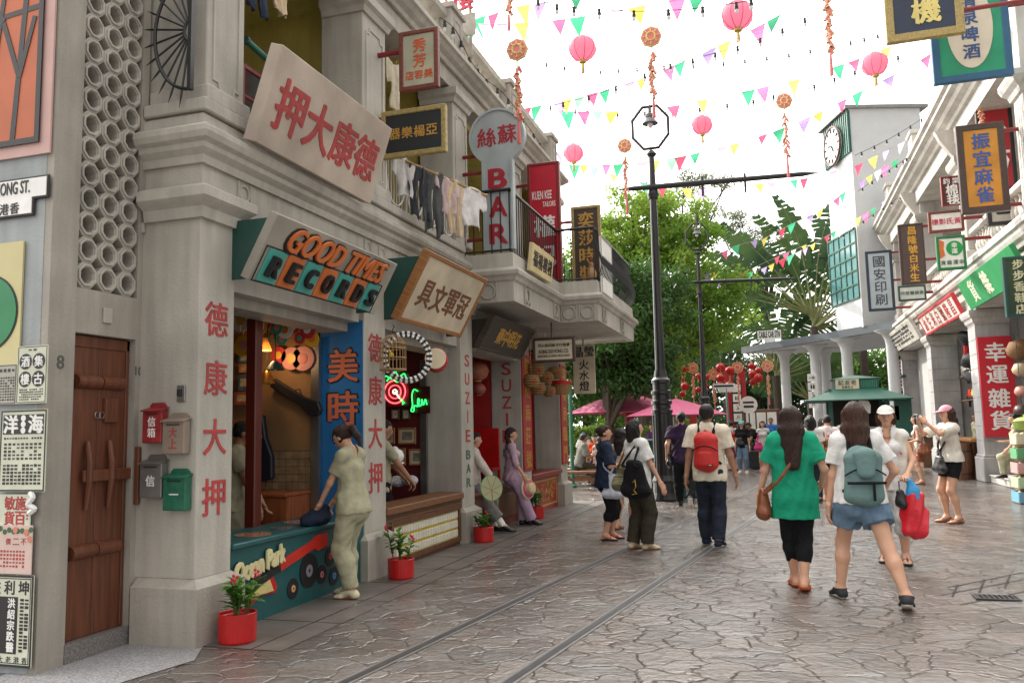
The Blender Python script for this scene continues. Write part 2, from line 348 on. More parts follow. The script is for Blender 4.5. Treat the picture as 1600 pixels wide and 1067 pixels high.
# corner wall with posters, and the recessed door wall
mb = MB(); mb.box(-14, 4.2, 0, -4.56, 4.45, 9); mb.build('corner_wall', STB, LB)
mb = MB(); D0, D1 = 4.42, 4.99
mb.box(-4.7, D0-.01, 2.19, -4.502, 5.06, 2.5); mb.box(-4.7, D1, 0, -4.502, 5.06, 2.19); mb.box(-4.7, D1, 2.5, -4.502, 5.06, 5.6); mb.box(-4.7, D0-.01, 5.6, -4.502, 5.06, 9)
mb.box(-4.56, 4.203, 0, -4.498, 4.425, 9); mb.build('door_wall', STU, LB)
MB().box(-5.3, 4.46, 2.2, -4.75, 5.06, 5.7).build('screen_recess', M('dusty_recess', (.17, .10, .08), .9, .2), LB)
ls = MB()
oc = lambda r, cx=0, cy=0: [(cx+r/math.cos(R_(22.5))*math.cos(R_(22.5+45*i)), cy+r/math.cos(R_(22.5))*math.sin(R_(22.5+45*i))) for i in range(8)]
fr = frame_of((-4.6, 4.43, 2.505), (0, 1, 0), (0, 0, 1)); pt = .187
for i in range(3):
    for j in range(17):
        cx, cy = pt*(i+.5), pt*(j+.5)*.97
        ls.ring(oc(.092, cx, cy), oc(.055, cx, cy), -.05, .085, fr); ls.ring(oc(.078, cx, cy), oc(.06, cx, cy), .085, .098, fr)
ls.build('lattice_screen', STT, LB, bevel=.004)
MB().box(-4.7, 4.42, 0, -4.49, 4.99, .125).build('door_sill', M('dark_granite', (.17, .155, .15), .6, .5, 80, .2, 90), LB)
dr = MB().box(-4.64, 4.43, .127, -4.56, 4.704, 2.185).box(-4.64, 4.708, .127, -4.56, 4.985, 2.185).box(-4.56, 4.43, .13, -4.55, 4.46, 2.18).box(-4.56, 4.955, .13, -4.55, 4.985, 2.18).box(-4.56, 4.43, 2.1, -4.55, 4.985, 2.18).build('door', WOODR, LB, bevel=.004)
for z in (1.86, .70):
    for y0, y1 in ((4.49, 4.70), (4.712, 4.92)):
        b = MB().prism([(.055*math.cos(math.pi*k/8)*.9, .055*math.sin(math.pi*k/8)) for k in range(9)][::-1], y0, y1, Matrix(((0, 1, 0, -4.56), (0, 0, 1, 0), (1, 0, 0, z), (0, 0, 0, 1)))).build('crossbar', WOODR, dr)
for y in (4.60, 4.80):
    MB().tube([(-4.535, y, .98), (-4.53, y+.005, 1.05), (-4.51, y, 1.18), (-4.51, y, 1.3), (-4.53, y, 1.42), (-4.535, y, 1.45)], [.012, .018, .022, .022, .018, .012], 8).build('handle', WOODR, dr)
MB().box(-4.54, 4.56, 1.17, -4.515, 5.04, 1.25).build('latch_bar', WOODR, dr, bevel=.005)
MB().box(-4.50, 5.0, .98, -4.46, 5.03, 1.4).build('latch_keeper', WOODR, dr, bevel=.005)
MB().box(-4.56, 4.75, 1.58, -4.53, 4.87, 1.75).box(-4.53, 4.80, 1.6, -4.525, 4.81, 1.73).build('hatch', WOODR, dr, bevel=.003)
for y in (4.69, 4.73): MB().ringtube((-4.545, y, 1.63), (0, 1, 0), (0, 0, 1), .022, .004, 14, 5).build('ring_pull', GREYM, dr)
mb = MB(); put(mb, '8', 0, 0, .06, .09, dep=.003)
mb.v = [(-4.496, 4.2+.155+x, 1.98+y) if False else (-4.497+z, 4.31+x, 1.975+y) for x, y, z in mb.v]; mb.build('door_number', M('pencil_grey', (.10, .10, .09), .8), LB)
mb = MB(); put(mb, '10', 0, 0, .07, .065, dep=.003); mb.v = [(-4.5+z, 5.025+x, 1.96+y) for x, y, z in mb.v]; mb.build('door_number', MATS['pencil_grey'], LB)
MB().box(-4.5, 4.66, 2.28, -4.485, 4.74, 2.39).build('wall_plate', STT, LB, bevel=.003)
# ground-floor pillars
PIL = [(5.04, 5.45), (7.6, 8.09), (10.36, 10.82), (13.12, 13.65), (15.7, 16.2)]
for i, (y0, y1) in enumerate(PIL):
    mb = MB().box(-4.5 if i else -4.6, y0, .45, -3.98, y1, 3.2)
    o = mb.build('pillar', STL, LB, bevel=.008)
    pl = MB().molding([(-4.47, y1), (-3.98, y1), (-3.98, y0), (-4.47, y0)][::-1], [(-.3 if 0 else 0.0, .003), (.075, .003), (.075, .40), (.0, .455)])
    pl.box(-4.5, y0, .003, -3.985, y1, .46); pl.build('plinth', STU, o)
    if i != 2 or True:
        cp = MB().molding([(-4.47, y0), (-3.98, y0), (-3.98, y1), (-4.47, y1)], [(0, 3.08), (.035, 3.08), (.05, 3.16), (.10, 3.20), (.12, 3.22), (.12, 3.29), (.05, 3.33), (0, 3.34)]) if i < 3 else None
        if cp: cp.build('capital', STT, o)
# entablature over the shops
mb = MB(); mb.box(-4.45, 5.06, 2.62, -4.02, 13.2, 3.5) if False else None
for (y0, y1) in ((5.45, 7.6), (8.09, 10.36), (10.82, 13.12)): mb.box(-4.4, y0, 2.60, -4.03, y1, 3.24)
mb.box(-4.5, 5.05, 3.2, -3.99, 16.2, 3.92); mb.build('shop_beam', STL, LB)
mb = MB()
for (y0, y1) in ((5.45, 7.6), (8.09, 10.36)): mb.box(-4.46, y0, 2.51, -4.16, y1, 2.598)
mb.build('lintel', STU, LB)
CORN = [(0, 3.5), (.03, 3.5), (.04, 3.56), (.085, 3.60), (.09, 3.64), (.13, 3.66), (.15, 3.70), (.15, 3.74), (.09, 3.78), (.04, 3.80), (.03, 3.88), (0, 3.89)]
MB().molding([(-4.5, 5.05), (-3.99, 5.05), (-3.99, 10.5)], CORN).build('cornice', STT, LB)
MB().box(-4.5, 5.0, 3.90, -3.93, 10.5, 4.0).build('ledge', STT, LB, bevel=.01)
for y in (5.56, 7.7, 8.03, 8.55, 10.2):
    mb = MB().ringtube((-3.985, y, 3.40), (0, 1, 0), (0, 0, 1), .065, .011, 20, 6).box(-3.99, y-.085, 3.31, -3.975, y-.073, 3.49).box(-3.99, y+.073, 3.31, -3.975, y+.085, 3.49); mb.build('ring_ornament', STT, LB)
# shop interiors
def room(name, y0, y1, wall, floor=None, xb=-8., z1=3.0, back=None):
    mb = MB(); mb.add([(-4.5, y0, .02), (-4.5, y1, .02), (xb, y1, .02), (xb, y0, .02), (-4.5, y0, z1), (-4.5, y1, z1), (xb, y1, z1), (xb, y0, z1)], [(2, 1, 0, 3), (4, 5, 6, 7), (0, 4, 7, 3), (1, 2, 6, 5), (3, 7, 6, 2)]); mb.build(name, wall, LB)
OCH = M('ochre_wall', (.26, .15, .065), .75, .15, 2, .1, 30); MARO = M('maroon_wall', (.12, .012, .014), .6, .15, 3); REDW = M('red_wall', (.33, .012, .012), .6, .15, 3); BRNW = stucco('brown_panel_wall', (.23, .19, .14))
room('shop_room', 5.48, 7.58, OCH, xb=-7.2); room('shop_room', 8.1, 10.34, MARO, xb=-7.); room('shop_room', 10.84, 13.1, REDW, xb=-6.5); room('shop_room', 13.67, 15.68, REDW, xb=-6.)
MB().box(-4.9, 13.67, .5, -4.62, 15.68, 2.6).build('shutter_panel', BRNW, LB)
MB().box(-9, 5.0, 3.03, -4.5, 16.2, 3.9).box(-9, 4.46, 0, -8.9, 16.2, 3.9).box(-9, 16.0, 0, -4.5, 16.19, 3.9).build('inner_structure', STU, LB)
# door jambs
for y, x in ((7.57, -4.52), (10.33, -4.52)): MB().box(x-.03, y-.05, .6, x+.06, y, 2.44).build('door_jamb', GREYM, LB)
# blue panel on the side of the second pillar and its lettering
bp = MB().box(-4.47, 7.585, .5, -3.99, 7.598, 2.62).build('blue_panel', BLUEP, LB)
mb = MB(); mb2 = MB()
for ch, z in (('美', 2.16), ('時', 1.72)):
    a = MB(); put(a, ch, 0, 0, .33, .36, dep=.006, bold=.03); mb.v += []; mb.add([(-4.21+x, 7.578-zz, z+y) for x, y, zz in a.v], a.f)
    a = MB(); put(a, ch, 0, 0, .352, .382, dep=.003, bold=.062); mb2.add([(-4.21+x, 7.583-zz, z+y) for x, y, zz in a.v], a.f)
mb.build('lettering', M('coral_lettering', (.60, .16, .08), .5), bp); mb2.build('lettering_outline', INK, bp)
# painted characters on pillars
def face_x(mb, fn, x, y, z):
    a = MB(); fn(a); mb.add([(x+zz, y+xx, z+yy) for xx, yy, zz in a.v], a.f)
def pillar_text(chars, x, y, zt, zb, wd, mat, latin=False, parent=LB, bold=.02):
    mb = MB(); n = len(chars); st = (zt-zb)/n
    for i, ch in enumerate(chars):
        face_x(mb, lambda a: put(a, ch, 0, 0, wd, st*(.62 if latin else .74), dep=.004, bold=bold, fit=latin and ch != 'I'), x, y, zt-st*(i+.5))
    mb.build('painted_lettering', mat, parent)
pillar_text('德康大押', -3.979, 5.235, 2.56, .80, .26, RED); pillar_text('德康大押', -3.979, 7.845, 2.58, .78, .30, RED)
pillar_text('SUZIE', -3.979, 10.59, 2.55, 1.27, .16, RED, True); GRNL = paint('green_lettering', (.03, .12, .09)); pillar_text('BAR', -3.979, 10.59, 1.24, .68, .15, GRNL, True)
def side_text(chars, y, x, zt, zb, wd, mat, parent=LB):
    mb = MB(); n = len(chars); st = (zt-zb)/n
    for i, ch in enumerate(chars):
        a = MB(); put(a, ch, 0, 0, wd, st*.72, dep=.004, bold=.02, fit=ch != 'I'); mb.add([(x+xx, y-zz, zt-st*(i+.5)+yy) for xx, yy, zz in a.v], a.f)
    mb.build('painted_lettering', mat, parent)
side_text('SUZIE', 13.12, -4.23, 2.62, 1.22, .16, RED); side_text('BAR', 13.12, -4.23, 1.18, .62, .15, GRNL)
# red couplet boards
def couplet(y0, y1, z0, z1, txt, lb):
    r = thing('couplet_board', lb, 'sign board', (-3.97, (y0+y1)/2, z0), group='red couplet boards on pillars')
    MB().box(-3.978, y0, z0, -3.95, y1, z1).build('board', M('couplet_red', (.36, .03, .03), .5, .1, 6, .1, 30), r, bevel=.006)
    mb = MB(); n = len(txt); st = (z1-z0)/n
    for i, ch in enumerate(txt): face_x(mb, lambda a: put(a, ch, 0, 0, (y1-y0)*.62, st*.74, dep=.005, bold=.02), -3.95, (y0+y1)/2, z1-st*(i+.5))
    mb.build('lettering', GOLD, r)
couplet(13.14, 13.63, .78, 2.72, '錦龍扇莊號', 'red couplet board on the pillar behind the leaning woman in lilac'); couplet(15.72, 16.18, .78, 2.74, '鴻福扇臨門', 'red couplet board on the last pillar by the hanging baskets')
# ---------------------------------------------------------------- upper floor
YEL = stucco('olive_yellow_wall', (.62, .55, .15)); OCU = stucco('ochre_upper_wall', (.58, .48, .13))
MB().box(-6.2, 5.1, 3.92, -6.0, 16.2, 6.4).build('upper_wall', YEL, LB); MB().box(-6.0, 5.1, 6.3, -4.1, 16.2, 6.42).build('verandah_ceiling', YEL, LB)
mb = MB()
for y in (5.9, 6.9, 9.2, 11.6): mb.box(-6.0, y, 6.12, -4.3, y+.18, 6.3)
mb.build('ceiling_beam', YEL, LB)
MB().box(-6.0, 8.0, 3.92, -4.5, 8.12, 6.3).build('dividing_wall', OCU, LB); MB().box(-6, 10.4, 3.92, -4.6, 10.6, 6.3).build('dividing_wall', OCU, LB); MB().box(-6., 16.0, 3.92, -4.5, 16.15, 6.3).build('end_wall', OCU, LB)
UP = [(5.09, 5.56), (7.62, 8.17), (10.25, 10.80), (12.95, 13.5), (15.65, 16.2)]
for i, (y0, y1) in enumerate(UP):
    z0 = 4.0; o = MB().box(-4.5 if i else -4.6, y0, z0, -4.0, y1, 6.2).build('upper_pillar', STL, LB, bevel=.008)
    cpi = MB().molding([(-4.48, y0), (-4.0, y0), (-4.0, y1), (-4.48, y1)], [(0, 5.98), (.03, 5.98), (.05, 6.04), (.09, 6.07), (.09, 6.16), (.03, 6.2), (0, 6.21)]); cpi.build('capital', STT, o)
    mb = MB(); fr = frame_of((-4.0, (y0+y1)/2, 5.0), (0, 1, 0), (0, 0, 1)); hw = (y1-y0)/2-.07
    pnl = [(-hw, -.8), (-hw+.06, -.8), (-hw+.08, -.86), (hw-.08, -.86), (hw-.06, -.8), (hw, -.8), (hw, .8), (hw-.06, .8), (hw-.08, .86), (-hw+.08, .86), (-hw+.06, .8), (-hw, .8)]
    mb.ring(pnl, [(x*.9, y*.975) for x, y in pnl], 0, .012, fr); mb.build('panel_molding', STT, o)
    MB().box(-4.5, y0-.03, 4.0, -3.95, y1+.03, 4.13).build('pedestal', STT, o, bevel=.012)
MB().box(-4.45, 5.1, 6.2, -4.03, 16.2, 6.45).build('upper_beam', STL, LB)
UC = [(0, 6.42), (.04, 6.42), (.06, 6.47), (.12, 6.50), (.16, 6.54), (.2, 6.56), (.2, 6.62), (.1, 6.66), (0, 6.68)]
MB().molding([(-4.6, 5.05), (-4.02, 5.05), (-4.02, 16.2), (-4.6, 16.2)], UC).build('upper_cornice', STT, LB)
MB().box(-9, 5.1, 6.44, -4.04, 16.2, 6.7).build('roof_slab', STU, LB)
for i, y in enumerate((5.1, 7.65, 10.25, 12.95, 15.7)):
    mb = MB().box(-4.4, y, 6.68, -4.0, y+.45, 7.35).box(-4.44, y-.04, 7.35, -3.96, y+.49, 7.43); fr = frame_of((-4.0, y+.225, 7.02), (0, 1, 0), (0, 0, 1)); mb.ring(rect(.26, .46), rect(.2, .4), 0, .012, fr); mb.build('parapet_pier', STL, LB, bevel=.01)
for a, b in ((5.55, 7.65), (8.1, 10.25), (10.7, 12.95), (13.4, 15.7)):
    mb = MB().box(-4.3, a, 6.68, -4.1, b, 6.78).box(-4.32, a, 7.22, -4.06, b, 7.32); n = int((b-a)/.28)
    for k in range(n):
        y = a+(k+.5)*(b-a)/n; mb.ringtube((-4.2, y, 7.0), (0, 1, 0), (0, 0, 1), .125, .022, 16, 5); mb.box(-4.22, y-.012+.14, 6.78, -4.18, y+.012+.14, 7.22)
    mb.build('parapet_fretwork', STT, LB)
# windows / doors upstairs
def win(y0, y1, z0, z1, fm, nv=2, nh=4):
    f = MB().ring([(y0, z0), (y1, z0), (y1, z1), (y0, z1)], [(y0+.06, z0+.06), (y1-.06, z0+.06), (y1-.06, z1-.06), (y0+.06, z1-.06)], 0, .06, Matrix(((0, 0, 1, -6.0), (1, 0, 0, 0), (0, 1, 0, 0), (0, 0, 0, 1))))
    for k in range(1, nv): y = y0+(y1-y0)*k/nv; f.box(-5.99, y-.02, z0, -5.95, y+.02, z1)
    for k in range(1, nh): z = z0+(z1-z0)*k/nh; f.box(-5.99, y0, z-.015, -5.955, y1, z+.015)
    o = f.build('window', fm, LB); MB().box(-5.995, y0+.05, z0+.05, -5.985, y1-.05, z1-.05).build('pane', M('dark_glass', (.02, .025, .03), .08, 0, spec=.8), o)
win(5.7, 6.75, 4.3, 5.9, DRED); win(7.0, 7.7, 4.1, 5.9, DARK); win(8.5, 9.2, 4.0, 5.8, DRED, 2, 3); win(9.4, 10.1, 4.0, 5.8, DRED, 2, 3); win(11.2, 12.4, 4., 5.9, DRED, 3, 3); win(13.8, 15.3, 4., 5.9, DRED, 3, 3)
# white railing with half hoops, bay two
rl = MB()
rl.tube([(-4.02, 8.17, 4.62), (-4.02, 10.25, 4.62)], .018, 8); rl.tube([(-4.02, 8.17, 4.03), (-4.02, 10.25, 4.03)], .014, 8)
for i in range(30): y = 8.2+i*.07; rl.tube([(-4.02, y, 4.03), (-4.02, y, 4.62)], .0075, 6)
for i in range(4):
    yc = 8.42+i*.53; rl.ringtube((-4.0, yc, 4.33), (0, 1, 0), (0, 0, 1), .24, .011, 18, 6, math.pi, 2*math.pi, .28); rl.tube([(-4.0, yc-.255, 4.0), (-4.0, yc-.255, 4.7)], .016, 8)
rl.build('white_railing', WHMET, LB)
# ---------------------------------------------------------------- balcony
BP = [(-4.0, 10.5), (-3.25, 10.5), (-3.25, 13.05), (-2.62, 13.05), (-2.62, 16.6), (-4.0, 16.6)]
bl = MB().molding(BP, [(-.0, 3.19), (.0, 3.19), (.0, 3.46), (.03, 3.48), (.05, 3.52), (.09, 3.55), (.1, 3.6), (.06, 3.64), (.0, 3.66), (-.01, 3.86), (-.12, 3.86), (-.12, 3.19)]).build('balcony', STT, LB)
MB().prism([(x, y) for x, y in [(-4.0, 10.53), (-3.3, 10.53), (-3.3, 13.1), (-2.67, 13.1), (-2.67, 16.55), (-4.0, 16.55)]], 3.21, 3.5).build('balcony_floor', STL, bl)
for c, u in (((-3.62, 10.488, 3.34), (1, 0, 0)), ((-3.235, 11.1, 3.34), (0, 1, 0)), ((-3.235, 12.7, 3.34), (0, 1, 0)), ((-3.1, 13.038, 3.34), (1, 0, 0)), ((-2.8, 13.038, 3.34), (1, 0, 0)), ((-2.605, 13.5, 3.34), (0, 1, 0)), ((-2.605, 15.2, 3.34), (0, 1, 0))):
    mb = MB().ringtube(c, u, (0, 0, 1), .1, .013, 24, 6); uu = Vector(u); cc = Vector(c)
    for s in (-1, 1): p = cc+uu*s*.125; mb.cbox(p, (.02, .02, .26))
    mb.build('ring_ornament', STL, bl)
rg = MB(); RP = [(-3.95, 10.52), (-3.30, 10.52), (-3.30, 13.08), (-2.67, 13.08), (-2.67, 16.5), (-3.9, 16.5)]
for i in range(len(RP)-1):
    a, b = Vector(RP[i]), Vector(RP[i+1]); d = (b-a).length; n = max(3, int(d/.11)); bulge = i >= 3; nn = Vector(((b-a).normalized().y, -(b-a).normalized().x))
    rg.tube([(a.x, a.y, 4.74), (b.x, b.y, 4.74)], .024, 8); rg.tube([(a.x, a.y, 3.9), (b.x, b.y, 3.9)], .014, 6)
    for k in range(n+1):
        p = a+(b-a)*k/n; 
        if bulge: rg.tube([(p.x+nn.x*o, p.y+nn.y*o, z) for o, z in ((0, 3.86), (.10, 3.98), (.13, 4.12), (.09, 4.3), (.02, 4.5), (0, 4.74))], .009, 5)
        else: rg.tube([(p.x, p.y, 3.86), (p.x, p.y, 4.74)], .009, 5)
rg.build('black_railing', BLACK, bl)
# ================================================================ THINGS ON THE LEFT
def poly_x(pix, x):          # photo outline -> (y, z) on a plane x = const
    q = [at_x(a, b, x) for a, b in pix]; q = [(p[1], p[2]) for p in q]
    ar = sum(q[i][0]*q[(i+1) % len(q)][1]-q[(i+1) % len(q)][0]*q[i][1] for i in range(len(q)))
    return q if ar > 0 else q[::-1]
def FX(x): return Matrix(((0, 0, 1, x), (1, 0, 0, 0), (0, 1, 0, 0), (0, 0, 0, 1)))      # local XY -> (y, z) facing +x
def FY(y): return Matrix(((1, 0, 0, 0), (0, 0, -1, y), (0, 1, 0, 0), (0, 0, 0, 1)))      # local XY -> (x, z) facing -y
def slant_sign(name, label, y0, y1, b, t, thick=.08, **k):   # b, t = (x, z) of bottom and top edge
    v = Vector((t[0]-b[0], 0, t[1]-b[1])); h = v.length; c = ((b[0]+t[0])/2, (y0+y1)/2, (b[1]+t[1])/2)
    m = frame_of(c, (0, 1, 0), v); r, z = signboard(name, label, m, y1-y0, h, thick, **k); return r, z, m, y1-y0, h
def wedge(r, m, y0, y1, b, t, mat):      # triangular brackets between wall and slanted board
    inv = m.inverted()
    for y in (y0+.03, y1-.05):
        mb = MB(); vs = [(-3.99, y, b[1]), (b[0]-.02, y, b[1]), (t[0]-.05, y, t[1]-.03), (-3.99, y, t[1]-.03)]
        vs = vs+[(x, yy+.02, z) for x, yy, z in vs]; mb.add([inv @ Vector(p) for p in vs], [(0, 1, 2, 3), (7, 6, 5, 4), (0, 4, 5, 1), (1, 5, 6, 2), (2, 6, 7, 3), (3, 7, 4, 0)]); mb.build('side_bracket', mat, r, local=True)
BOARD = M('weathered_beige_board', (.50, .42, .35), .7, .12, 3., .15, 40, dirt=.3)
r, z, m, w_, h_ = slant_sign('shop_sign', 'big bare beige board with red Chinese characters leaning off the upstairs verandah', 5.38, 7.33, (-3.82, 3.77), (-3.57, 4.52), .12, fw=0, face=BOARD); bar_to(r, m, (-3.65, 6.3, 4.3), (-4.2, 6.3, 4.3), .025)
def fn(mb):
    for ch, x in zip('押大康德', (-.66, -.22, .22, .64)): put(mb, ch, x, -.02, .40, .46, z, .006, bold=.035)
letters(r, fn, RED)
GBRD = M('record_sign_board', (.36, .33, .28), .7, .12, 3., .15, 40, dirt=.35)
r, z, m, w_, h_ = slant_sign('shop_sign', 'slanted grey record shop sign with orange script above coloured letter tiles', 5.38, 7.5, (-3.85, 2.675), (-3.58, 3.17), fw=0, face=GBRD)
letters(r, lambda mb: (put(mb, 'GOOD TIMES', .02, .135, 1.66, .20, z+.016, .016, bold=.03, shear=.35, fit=True)), ORANGE); letters(r, lambda mb: put(mb, 'GOOD TIMES', .03, .128, 1.71, .225, z, .014, bold=.06, shear=.35, fit=True), INK, 'lettering_shadow')
for i, ch in enumerate('RECORDS'):
    x = -.86+i*.275; o = MB().prism([(x-.118, -.262), (x+.118, -.262), (x+.118, .012), (x-.118, .012)], z, z+.012).build('letter_tile', TURQ if i % 2 == 0 else ORANGE, r, local=True, bevel=.002)
    mb = MB(); put(mb, ch, x+.005, -.125, .125, .165, z+.0125, .03, bold=.06, shear=.12, fit=True); mb.build('raised_letter', INK, o, local=True)
MB().ring(rect(1.98, .305), rect(1.96, .285), z, z+.006, Matrix.Translation((-.035, -.125, 0))).build('tile_border', INK, r, local=True)
wedge(r, m, 5.38, 7.5, (-3.85, 2.675), (-3.58, 3.17), DGREEN)
r, z, m, w_, h_ = slant_sign('shop_sign', 'cream board in a brown wooden frame with brown Chinese characters, tipped over the stationery shop', 8.03, 9.92, (-3.85, 2.68), (-3.45, 3.41), fw=.055, fmat=WOODL, face=CREAM, thick=.1)
letters(r, lambda mb: putrow(mb, '具文軍冠', -.74, .74, -.04, .42, z=z, bold=.03), M('brown_lettering', (.16, .06, .025), .6)); wedge(r, m, 8.03, 9.92, (-3.85, 2.68), (-3.45, 3.38), DGREEN)
r, z, m, w_, h_ = slant_sign('shop_sign', 'dark weathered board with gold Chinese characters hidden under the balcony', 10.8, 12.85, (-3.92, 2.62), (-3.66, 3.08), fw=.04, fmat=wood('dark_board_frame', (.05, .035, .025)), face=wood('dark_board', (.035, .028, .022)), thick=.1)
letters(r, lambda mb: putrow(mb, '藥中明花', -.55, .55, 0, .3, z=z, bold=.03), GOLD); wedge(r, m, 10.8, 12.85, (-3.92, 2.62), (-3.66, 3.05), DARK)
# hanging signs
RWOOD = wood('red_brown_frame', (.17, .045, .03)); DKB = wood('dark_brown_frame', (.06, .035, .028))
r, z, m, w_, h_ = hang_sign('hanging_sign', 'small upright sign in a red-brown frame with orange characters on a pale board', (625, 48, 686, 141), 8.0, fw=.05, fmat=RWOOD, face=M('pale_sage_board', (.44, .42, .31), .6, .12, 4, dirt=.2))
letters(r, lambda mb: (putcol(mb, '秀芳', .01, .25, -.10, .17, z=z, bold=.02), putrow(mb, '店容美', -.165, .17, -.17, .12, z=z, bold=.02)), M('vermilion_lettering', (.60, .10, .03), .5)); bar_to(r, m, (m.translation.x-w_/2, 8.0, m.translation.z+.13), (-4.05, 8.0, m.translation.z+.13), .03)
r, z, m, w_, h_ = hang_sign('hanging_sign', 'wide gilt-framed black sign with gold characters above the clothes line', (597, 170, 698, 244), 8.0, fw=.055, fmat=GOLDF, face=M('black_board', (.015, .017, .02), .45, .1))
letters(r, lambda mb: putrow(mb, '器樂楊亞', -.29, .29, 0, .15, z=z, bold=.02), GOLD); bar_to(r, m, (-3.9, 8.0, 4.9), (-4.1, 8.0, 4.9), .03)
# keyhole bar sign
PBL = M('pale_blue_grey_board', (.42, .47, .49), .5, .1, 3, .08, 30, dirt=.25); m = frame_of((-3.47, 10.6, 4.9), (1, 0, 0), (0, 0, 1)); r = thing('hanging_sign', 'tall pale blue keyhole-shaped bar sign with red letters', 'sign', mat=m)
def keyhole(R, sw, zc, zb): a0 = math.asin(sw/R); return [(-sw, zb), (sw, zb)]+[(R*math.sin(math.pi-a0-(2*math.pi-2*a0)*k/40), zc+R*math.cos(math.pi-a0-(2*math.pi-2*a0)*k/40)) for k in range(41)]
KH = keyhole(.405, .225, .62, -.98)[:]; KI = keyhole(.375, .195, .62, -.95)
MB().prism(KH, -.06, .04).build('board', PBL, r, local=True, bevel=.01); MB().ring(KH, KI, .04, .065).build('rim', PBL, r, local=True)
letters(r, lambda mb: (put(mb, '絲', -.15, .62, .27, .30, .041, .006, bold=.02), put(mb, '蘇', .15, .64, .27, .30, .041, .006, bold=.02), *[put(mb, c, 0, y, .24, .27, .041, .006, bold=.05, fit=True) for c, y in (('B', .02), ('A', -.38), ('R', -.76))]), M('crimson_lettering', (.36, .015, .03), .45))
for z_ in (5.3, 5.05, 4.1): bar_to(r, m, (-3.6, 10.62, z_), (-4.05, 10.62, z_), .028)
r, z, m, w_, h_ = hang_sign('hanging_sign', 'tall red tailor sign in a dark red frame with white lettering', (827, 255, 877, 460), 13.2, t=.12, fw=.05, fmat=DRED, face=M('red_board', (.48, .01, .03), .4, .08))
letters(r, lambda mb: (put(mb, 'KUEN KEE', -.03, .56, .34, .14, z, fit=True, bold=.02), put(mb, 'TAILORS', .09, .40, .22, .09, z, fit=True, bold=.01), put(mb, '權', 0, .02, .36, .40, z, bold=.03), put(mb, '記', 0, -.48, .36, .40, z, bold=.03)), WHT)
for z_ in (5.6, 4.2): bar_to(r, m, (-3.7, 13.2, z_), (-4.1, 13.2, z_), .03)
r, z, m, w_, h_ = hang_sign('hanging_sign', 'gilt-framed dark sign with gold characters standing behind the balcony railing', (894, 322, 940, 452), 13.4, fw=.05, fmat=GOLDF, face=M('dark_umber_board', (.05, .035, .025), .5))
letters(r, lambda mb: putcol(mb, '奕莎時裝', 0, .62, -.60, .27, z=z, bold=.03), GOLD); bar_to(r, m, (-3.05, 13.42, 4.95), (-3.6, 13.42, 4.95), .025)
r, z, m, w_, h_ = hang_sign('hanging_sign', 'paper merchant sign with black print on cream in a brown frame under the balcony', (833, 527, 899, 566), 13.0, fw=.045, fmat=DKB, face=CREAM)
letters(r, lambda mb: (putrow(mb, '司公務印紙洋行榮廣', -.27, .27, .075, .07, z=z, bold=.01), put(mb, 'KONG SUI HONG CO.', 0, -.025, .5, .06, z, fit=True, bold=.02), put(mb, 'PRINTING & PAPER MERCHANT', 0, -.1, .54, .04, z, fit=True, bold=.0)), INK); bar_to(r, m, (-3.4, 13.0, 2.95), (-3.4, 13.0, 3.2), .012, BLACK)
r, z, m, w_, h_ = hang_sign('hanging_sign', 'plain cream hanging board with black characters against the dark tree', (896, 539, 930, 615), 15.9, fw=0, face=CREAM, t=.04)
letters(r, lambda mb: (put(mb, '晶', -.11, .34, .19, .2, z, bold=.02), put(mb, '瑩', .11, .35, .19, .2, z, bold=.02), *[put(mb, c, 0, y, .2, .19, z, bold=.02) for c, y in (('火', .09), ('水', -.12), ('燈', -.33))]), INK); bar_to(r, m, (-3.52, 15.9, 3.1), (-3.52, 15.9, 3.22), .012, BLACK)
m = frame_of((-3.17, 11.62, 3.90), (0, 1, 0), (.12, 0, 1)); r, z = signboard('balcony_sign', 'little cream board with black characters leaning on the balcony ledge', m, 1.15, .40, .06, fw=0, face=M('yellow_cream_board', (.62, .52, .28), .6, .1, 4, dirt=.15))
letters(r, lambda mb: putrow(mb, '福禧樓棧', -.52, .52, 0, .26, z=z, bold=.02), INK)
m = frame_of((-2.60, 13.75, 4.16), (0, 1, 0), (0, 0, 1)); r, z = signboard('white_banner', 'blank white panel tied on the balcony railing', m, .95, .95, .03, fw=0, face=WHT, cat='banner')
letters(r, lambda mb: mb.ring(rect(.95, .95), rect(.91, .91), z, z+.008), STL, 'hem')
lt = thing('gourd_lantern', 'small tan gourd lantern hanging behind the balcony railing', 'lantern', (-2.75, 13.25, 4.0)); MB().lathe([(.01, -.16), (.05, -.14), (.09, -.06), (.085, .02), (.05, .09), (.03, .12), (.045, .16), (.02, .2)], (0, 0, 0), 16).build('shade', M('tan_lantern', (.33, .18, .08), .5), lt, local=True, smooth=True); MB().lathe([(.02, .2), (.03, .22), (.005, .3)], (0, 0, 0), 10).build('cap', DRED, lt, local=True)
# roof sign of open red letters
m = frame_of((-4.15, 10.6, 7.95), (1, 0, 0), (0, 0, 1)); c_, w_, h_ = box_y(676, -22, 738, 30, 11.0); m = frame_of((c_.x, 11.0, c_.z), (1, 0, 0), (0, 0, 1)); r = thing('roof_sign', 'open pink-red neon letter frame standing on the roof', 'sign', mat=m)
letters(r, lambda mb: (put(mb, '紅', -.16, .05, .34, .5, 0, .05, bold=.0), put(mb, '樓', .18, .0, .34, .5, 0, .05, bold=.0)), M('faded_red', (.55, .07, .12), .5)); MB().box(-.36, -h_/2-.3, -.02, .36, -h_/2+.04, .0).box(-.3, -h_/2-.6, -.03, -.26, .3, -.005).box(.26, -h_/2-.6, -.03, .3, .3, -.005).build('support', STL, r, local=True)
